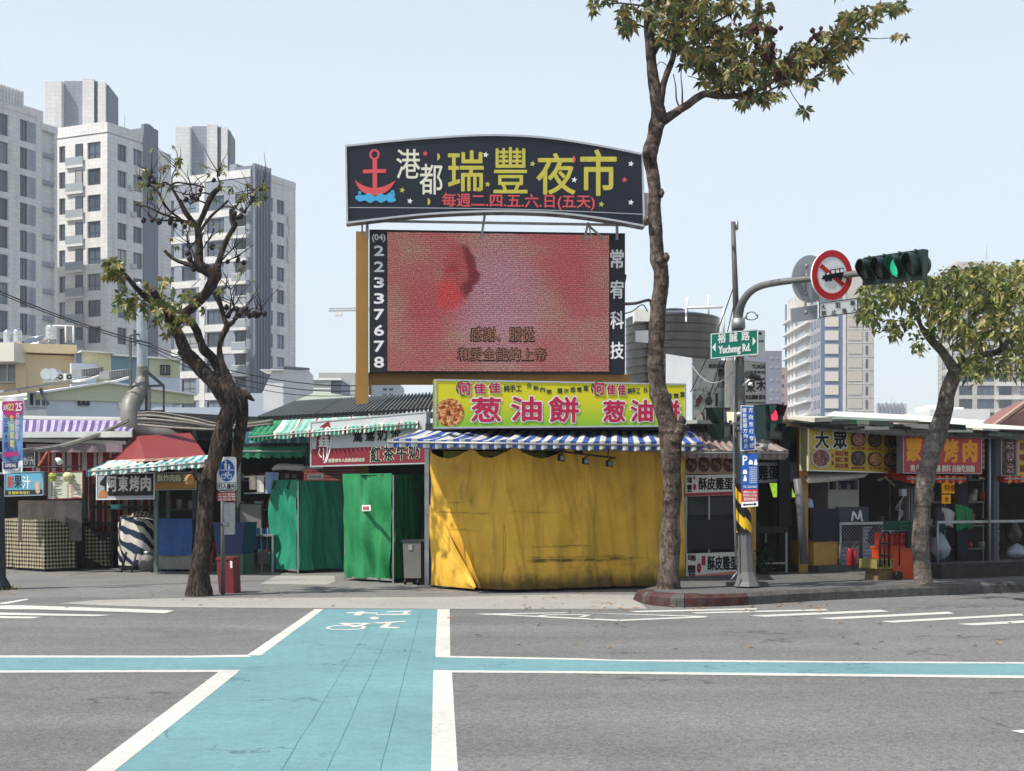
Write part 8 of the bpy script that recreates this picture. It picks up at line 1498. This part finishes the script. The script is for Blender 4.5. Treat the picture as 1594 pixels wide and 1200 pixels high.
# small direction signs on the pole
BLS = M('sign blue', (28, 84, 160), .45, .05, 3)
r, b = sign('crossing_notice', 'blue notice with two columns of white characters on the signal pole', 'sign', (1153, 631, 702, 21.8, 1176, 632, 700, 21.75), BLS, .03); m = MB(); b.outline(m, b.px, 1, .004, .004); m.build('border', WLT, r)
texts(b, [(c_, (1155.5+.35*k, 635+8*k, 1162+.35*k, 642+8*k), .25) for k, c_ in enumerate('請依箭頭方向行走')]+[(c_, (1165.5+.3*k, 634.5+11*k, 1172+.3*k, 642+11*k), .25) for k, c_ in enumerate('方向性行穿線')], WLT, r)
r, b = sign('parking_sign', 'blue and red parking sign with a white P above the striped sleeve', 'sign', (1154, 707, 790, 21.7, 1180, 707, 788, 21.65), BLS, .03); part(b, [[(1154.2, 762), (1179.9, 761), (1179.9, 780), (1154.2, 781)]], M('sign red', (170, 44, 48), .5), r, 'red_band', .004); part(b, [[(1154.2, 781.3), (1179.9, 780.3), (1179.9, 788), (1154.2, 790)]], WLT, r, 'white_band', .004)
text(b, 'P', (1156, 709, 1163.5, 724), WLT, r, .8); m = MB()
for x, y in ((1165.5, 716), (1156.5, 731)): b.slab(m, [(x, y+3), (x+1.5, y), (x+5, y), (x+6.5, y+3), (x+6.5, y+7), (x, y+7)], .006, .003)
for x, y in ((1173.5, 717), (1157, 742)): b.slab(m, [(x+2, y-2), (x+4, y-2), (x+5.5, y+4), (x+5.5, y+7), (x, y+7), (x+.5, y+3)], .006, .003)
m.build('vehicle_symbols', WLT, r); m = MB()
for k in range(9): tmb(m, b, '汽機車停放', (1166, 726.5+2.9*k, 1178, 728.8+2.9*k), 0)
tmb(m, b, 'TEL 2229-9825', (1157, 756, 1178, 759.5), .1); tmb(m, b, '請機車行人優先', (1157, 764, 1178, 768), .1); tmb(m, b, '禁停於人行道', (1157, 769, 1178, 773), .1); tmb(m, b, 'SIDEWALK', (1158, 774.5, 1178, 779), .2); m.build('lettering', WLT, r); m = MB(); line(b, m, [(1158, 785.5), (1175, 784.5)], 1.6, .008); b.slab(m, [(1178, 784.3), (1174, 782), (1174, 787)], .008, .003); b.slab(m, [(1156, 785.6), (1159.5, 783.5), (1159.5, 787.8)], .008, .003); m.build('arrow', BLK, r)
# pedestrian signals
SGB = M('signal green body', (26, 48, 46), .5, .12, 3, dirt=.2)
def hood(m, c, n_, u_, w_, h_, l_, mi=0):
    z = V((0, 0, 1)); a, b_, d_, e = c-u_*w_-z*h_*.2, c-u_*w_+z*h_, c+u_*w_+z*h_, c+u_*w_-z*h_*.2; o = n_*l_
    for p, q, k in ((a, b_, -u_), (b_, d_, z), (d_, e, u_)): m.prism([p, q, q+o*(1 if q is not e else .55)-z*.02, p+o*(1 if p is not a else .55)], k*.012, mi)
r = thing('pedestrian_signal', 'pedestrian signal showing a red figure, right of the pole', 'signal', pz(1206, 685)); b = Board(1192, 629, 684, 21.6, 1217, 628, 686, 21.9); m = MB(); b.slab(m, [(1191, 629), (1220, 629), (1217, 684), (1193, 683)], 0, .2); m.build('body', SGB, r); m = MB(); z = V((0, 0, 1))
hood(m, b.pt(1205, 643), b.n, b.t, .13, .12, .14); hood(m, b.pt(1205, 669), b.n, b.t, .12, .10, .14); m.build('hood', SGB, r)
part(b, [[(1196, 633), (1215, 633), (1215, 655), (1196, 655)]], MT['black'], r, 'red_lens', .004); part(b, [b.disc(1204.5, 634.8, 2.2, 2.8, 12), [(1200.5, 654), (1199.5, 648), (1201.5, 640), (1204.5, 637), (1207.5, 640), (1209.5, 648), (1208.5, 654)]], M('lit red figure', (255, 40, 70), .5, .05, 3, emit=1.4), r, 'red_figure', .012); part(b, [[(1198, 662), (1213, 662), (1213, 680), (1198, 680)]], M('dim lens', (70, 70, 56), .3), r, 'dim_lens', .004)
m = MB(); m.bar(b.pt(1196, 690, -.1), pz(1163, 697), .022); m.bar(b.pt(1196, 690, -.1), b.pt(1196, 680, -.1), .03); m.tube([b.pt(1196, 697, -.05), b.pt(1190, 693, -.05)], [.05, .03], 8); m.build('bracket', MT['steel'], r)
r = thing('pedestrian_signal', 'pedestrian signal seen from behind, left of the pole', 'signal', pz(1130, 685)); b = Board(1114, 634, 686, 21.6, 1142, 634, 686, 22.2); m = MB(); b.slab(m, [(1124, 634), (1142, 634), (1142, 684), (1126, 684)], -.05, .12); m.build('body', SGB, r); m = MB(); b.slab(m, [(1111, 634), (1124, 634), (1124, 658), (1120, 656)], -.02, .12); b.slab(m, [(1113, 660), (1126, 660), (1126, 684), (1119, 678)], -.02, .12); m.build('hood', SGB, r); part(b, [[(1130, 638), (1141, 638), (1141, 656), (1130, 656)], [(1131, 664), (1140, 664), (1138, 680), (1131, 680)]], M('dim lens', (70, 70, 56)), r, 'dim_lens', -.04)
r = thing('white_speaker_box', 'small cream box with a lens left of the pole', 'box', pz(1138, 652, 21.6)); b = Board(1131, 641, 659, 21.55, 1143, 641, 659, 21.5); m = MB(); b.slab(m, [(1131, 641), (1143, 641), (1142, 656), (1139, 659), (1132, 657)], 0, .14); m.build('case', M('cream plastic', (214, 206, 180), .5, .06, 3), r); part(b, [b.disc(1137, 656, 2.6, 2)], DKS, r, 'lens', .004, .02); m = MB(); m.bar(b.pt(1141, 657, -.1), pz(1150, 662), .02); m.build('bracket', MT['steel'], r)
r = thing('security_camera', 'black and white security camera on the pole below the street name sign', 'camera', pz(1170, 588, 21.7)); m = MB(); a, c_ = pz(1163, 583, 21.5), pz(1180, 588, 21.8); m.tube([a, a.lerp(c_, .3), a.lerp(c_, .31), c_], [.055, .055, .04, .045], 14); m.build('body', MT['dark'], r); m = MB(); m.tube([pz(1169, 595, 21.7), pz(1168, 600, 21.7)], [.02, .045], 10); m.bar(pz(1170, 588, 21.75), pz(1156, 600, 21.9), .015); m.build('mount', MT['white'], r)
# big round sign and its plate on the arm
def spin(b, pp, cx, cy, a): return [(cx+(x-cx)*math.cos(a)-(y-cy)*math.sin(a), cy+(x-cx)*math.sin(a)+(y-cy)*math.cos(a)) for x, y in pp]
dS = 20.7; r = thing('no_lorries_sign', 'round red and white sign with a crossed out black lorry on the arm', 'road sign', P(1295, 428, dS)); b = Board(1263, 390, 466, dS-.12, 1327, 390, 466, dS+.12); A_ = .10
m = MB(); b.slab(m, b.disc(1295, 428, 31.5, 39, 36), 0, .03); m.build('plate', WLT, r)
SR = M('road sign red', (176, 32, 38), .45, .06, 3, dirt=.15); m = MB(); o_, i_ = b.disc(1295, 428, 31.5, 39, 36), b.disc(1295, 428, 23, 28.5, 36)
for k in range(36): b.slab(m, [o_[k], o_[(k+1) % 36], i_[(k+1) % 36], i_[k]], .006, .004)
line(b, m, [(1277, 413), (1313, 444)], 6.5, .006, .0035); m.build('red_ring', SR, r)
m = MB(); lr = lambda pp: spin(b, pp, 1297, 428, -.13)
for q in ([(1283, 427), (1286, 422), (1291, 422), (1291, 427)], [(1280, 427), (1314, 427), (1314, 433), (1280, 433)], [(1278, 431), (1283, 427), (1283, 433), (1278, 433)], [(1293, 419), (1314, 419), (1314, 427), (1293, 427)]): b.slab(m, lr(q), .012, .003)
for x in (1285, 1291, 1307): b.slab(m, lr(b.disc(x, 434, 3, 3.2, 12)), .0125, .003)
m.build('lorry_symbol', BLK, r); m = MB()
for k in range(3): b.slab(m, lr([(1294+7*k, 420.5), (1299+7*k, 420.5), (1299+7*k, 425.5), (1294+7*k, 425.5)]), .0165, .003)
b.slab(m, lr([(1287, 423.5), (1290, 423.5), (1290, 426.5), (1286, 426.5)]), .0165, .003); m.build('lorry_windows', WLT, r)
r, b = sign('lorry_notice_plate', 'white plate with two lines of black characters under the round sign', 'road sign', (1274, 471, 495, dS-.1, 1336, 463, 487, dS+.08), WLT, .02); m = MB(); b.outline(m, [(1274.5, 471.5), (1335.5, 463.5), (1335.5, 486.5), (1274.5, 494.5)], 1.2, .004, .003); m.build('border', BLK, r)
texts(b, [(c_, (1277+23*k, 473.5-2.9*k, 1285+23*k, 481.5-2.9*k), .2) for k, c_ in enumerate('大型車')]+[(c_, (1278+16*k, 483.5-2*k, 1286+16*k, 491.5-2*k), .2) for k, c_ in enumerate('禁止進入')], BLK, r)
r = thing('sign_back', 'grey back of a round sign and its plate left of the crossed lorry sign', 'road sign', P(1262, 435, 21.3)); b = Board(1232, 395, 500, 21.3, 1292, 395, 500, 21.5); m = MB(); b.slab(m, b.disc(1261, 434, 28.5, 37, 30), 0, .02); m.build('disc', M('grey sign back', (150, 154, 160), .5, .06, 3), r); m = MB(); b.slab(m, [(1232, 480), (1287, 472), (1287, 494), (1233, 502)], -.02, .02); m.build('plate', M('grey sign back', (0, 0, 0)), r); m = MB()
for x in (1252, 1274): m.sq(b.pt(x, 410, .05), b.pt(x-1, 490, .05), .03)
for x, y in ((1252, 415), (1252, 430), (1251, 457), (1251, 487), (1273, 487)): m.bar(b.pt(x-2, y, .06), b.pt(x+2, y, .06), .03, seg=6)
m.build('bracket', MT['steel'], r)
# traffic light on the end of the arm, facing the traffic on the left
r = thing('traffic_light', 'dark green traffic light with its third lamp lit green, at the end of the arm', 'traffic light', P(1385, 418, 20.2)); nf = V((-.80, -.60, -.02)).normalized(); ur = V((.60, -.80, .03)).normalized(); zz = nf.cross(ur); zz = zz if zz.z > 0 else -zz
C0 = P(1352, 421, 20.3); C1 = P(1424, 412, 19.0); ln = [C0.lerp(C1, k/3) for k in range(4)]; R_ = .145; body = MB(); dirn = (C1-C0).normalized(); nf = (V((-.62, -.78, -.06)) - dirn*0).normalized(); side = dirn; upv = nf.cross(side).normalized(); upv = upv if upv.z > 0 else -upv
e0, e1 = C0-dirn*.2, C1+dirn*.2
body.prism([e0-upv*.19-nf*.02, e1-upv*.19-nf*.02, e1+upv*.19-nf*.02, e0+upv*.19-nf*.02], -nf*.16); body.build('body', SGB, r)
hm, lens = MB(), []
for k, c_ in enumerate(ln):
    N_ = 22; Lh = .30
    ring = [c_+side*math.cos(6.283*j/N_)*R_+upv*math.sin(6.283*j/N_)*R_ for j in range(N_)]
    for j in range(N_):
        s0, s1 = math.sin(6.283*j/N_), math.sin(6.283*(j+1)/N_); l0, l1 = Lh*(.40+.6*min(1, max(0, s0+.75))), Lh*(.40+.6*min(1, max(0, s1+.75)))
        if s0 < -.8 and s1 < -.8: l0 = l1 = .05
        p, q = ring[j], ring[(j+1) % N_]; 
        hm.face([p, q, q+nf*l1, p+nf*l0]); p2, q2 = c_+(p-c_)*.93, c_+(q-c_)*.93; hm.face([q2, p2, p2+nf*l0, q2+nf*l1]); hm.face([p+nf*l0, q+nf*l1, q2+nf*l1, p2+nf*l0])
    bk = c_-nf*.18; hm.tube([bk-nf*.05, bk, c_-nf*.02], [.09, .15, .15], 16); hm.bar(c_+upv*.14, c_+upv*.2, .02)
hm.build('visors', SGB, r)
for k, c_ in enumerate(ln):
    m = MB(); m.tube([c_-nf*.01, c_+nf*.03, c_+nf*.05], [R_*.92, R_*.85, .03], 20); m.build('lens', M('lit green lens', (50, 200, 150), .4, .6, 160, emit=.5) if k == 2 else M('dark lens', (84, 84, 80), .25, .2, 20), r)
# pedestrian sign on the left with the red bin
r = thing('pedestrian_sign', 'white sign with a blue walking and cycling disc, beside the forked tree', 'road sign', G(347, 926)); m = MB(); p = G(347, 925.5); m.bar(p, V((p.x, p.y, P(0, 716, p.y).z)), .034, seg=10); m.build('pole', GP, r)
b = Board(337.5, 711, 766, 22.75, 368, 711, 765, 22.8); m = MB(); b.slab(m, rrect(337.5, 711, 30.5, 54), 0, .015); m.build('plate', WLT, r); part(b, [b.disc(353, 732.5, 12.5, 17, 26)], BLS, r, 'blue_disc', .004)
m = MB(); line(b, m, [(340.5, 731.5), (365.5, 731.5)], 1.2, .009); b.slab(m, b.disc(351, 718.5, 1.5, 1.7, 10), .009, .003); b.slab(m, [(349, 721), (353, 721), (353.4, 725), (352.5, 725), (352.8, 730), (349.5, 730), (349.6, 725), (348.6, 725)], .009, .003); b.slab(m, b.disc(356.5, 723.5, 1, 1.2, 10), .009, .003); b.slab(m, [(355, 725), (358, 725), (358, 730), (355, 730)], .009, .003)
for x in (348, 357.5):
    o_, i_ = b.disc(x, 741.5, 3.8, 4.2, 14), b.disc(x, 741.5, 2.7, 3.1, 14)
    for k in range(14): b.slab(m, [o_[k], o_[(k+1) % 14], i_[(k+1) % 14], i_[k]], .009, .003)
line(b, m, [(348, 741), (351, 736), (356, 736), (357.5, 741)], 1, .0095); line(b, m, [(351, 736), (353, 742), (356, 736.5), (355, 733.8), (357, 733.5)], 1, .0095); m.build('symbols', WLT, r)
m = MB(); b.outline(m, [(338.5, 751.5), (367, 751), (367, 764), (338.5, 764.5)], .8, .005, .003); tmb(m, b, '行人優先', (340, 753, 366, 761), .3, .008); line(b, m, [(341, 762.6), (364, 762.3)], .9, .008); m.build('lettering', BLK, r)
b2 = Board(337.5, 766, 780, 22.76, 367.5, 766, 780, 22.81); m = MB(); b2.slab(m, b2.px, .002, .012); m.build('red_plate', SR, r); m = MB()
for k, s_ in enumerate(('人行道禁', '停(駛)車輛', '違者拖吊')): tmb(m, b2, s_, (339.5, 767.2+4.2*k, 366, 770.8+4.2*k), .15, .008)
m.build('lettering', WLT, r); b3 = Board(347, 782, 832, 22.9, 367, 782, 832, 22.95); m = MB(); b3.slab(m, rrect(347, 782, 19, 50), 0, .012); m.build('rear_plate', M('dulled steel plate', (140, 146, 150), .4, .2, 4, metal=.4, dirt=.5, dcol=(96, 100, 104), dsc=6), r); m = MB(); c_ = P(348, 816, 22.72); m.bar(c_-V((.04, 0, 0)), c_+V((.08, 0, 0)), .035, seg=8); m.build('clamp', MT['steel'], r)
r = thing('red_bin', 'scuffed red bin behind the pedestrian sign pole', 'bin', G(352, 924)); b = Board(338, 869, 923, 23.2, 366, 868, 924, 23.15); m = MB(); m.prism(b.poly([(337, 870), (362, 869), (364, 925), (341, 924)]), -b.n*.32); m.prism(b.poly([(336, 868), (363, 867), (363, 871), (336, 872)], .01), -b.n*.34); m.build('body', M('scuffed red plastic', (112, 42, 48), .55, .12, 4, dirt=.35, dcol=(90, 40, 44)), r); part(b, [[(358, 873), (361.5, 873), (362, 884), (358.5, 884)]], WLT, r, 'label_patch', .004)
# overhead wires
for j, (a, c_, s_, rr) in enumerate((((-60, 425, 30), (235, 535, 30.5), .12, .014), ((-60, 430, 30), (235, 540, 30.5), .10, .012), ((235, 537, 30.5), (575, 600, 33), .25, .011), ((235, 540, 30.5), (575, 607, 33), .32, .010), ((235, 545, 30.5), (575, 612, 33), .38, .008))):
    m = MB(); cable(m, P(*a), P(*c_), s_, rr); one(m, 'overhead_wire', MT['wire'], 'thin overhead wire between the left edge, the steel flue and the ochre post', 'wire', P(*a), 'overhead wires on the left')
for a, c_, s_, l in (((1144, 440, 24), (1075, 610, 25.5), .1, 'wire from the thin mast down over the picture board, leftmost of three'), ((1143, 470, 24), (1095, 640, 25.5), .15, 'wire from the thin mast down over the picture board, middle of three'), ((1146, 480, 24), (1110, 615, 25.5), .2, 'wire from the thin mast down over the picture board, rightmost of three'), ((1076, 566, 25.6), (1146, 572, 22.2), .28, 'pale drooping wire from the picture board to the signal pole')):
    m = MB(); cable(m, P(*a), P(*c_), s_, .009 if 'pale' not in l else .008); one(m, 'loose_wire', MT['wire'] if 'pale' not in l else MT['grey'], l, 'wire', P(*a), 'wires by the signal pole')
m = MB(); c_ = P(1170, 492, 22); m.tube([c_+V((math.cos(k*.45)*(.07+.008*(k % 5)), .02*math.sin(k), math.sin(k*.45)*.06)) for k in range(30)], [.006]*30, 5); m.tube([c_-V((.07, 0, 0)), pz(1152, 500)], [.006]*2, 5); one(m, 'coiled_wire', MT['wire'], 'small coil of wire beside the bend of the signal pole', 'wire', c_)
# ---------------------------------------------------------------- thin summer haze over the whole street
m = MB(); m.bx(-320, 420, -30, 640, -1.2, 75)
hm_ = bpy.data.materials.new('haze'); hm_.use_nodes = True; n = hm_.node_tree.nodes; n.remove(n['Principled BSDF']); pv_ = n.new('ShaderNodeVolumePrincipled'); pv_.inputs['Density'].default_value = .0005; pv_.inputs['Color'].default_value = (.88, .93, 1, 1); pv_.inputs['Anisotropy'].default_value = .3
hm_.node_tree.links.new(pv_.outputs[0], n['Material Output'].inputs['Volume']); struct(m.build('haze', hm_), 'stuff')
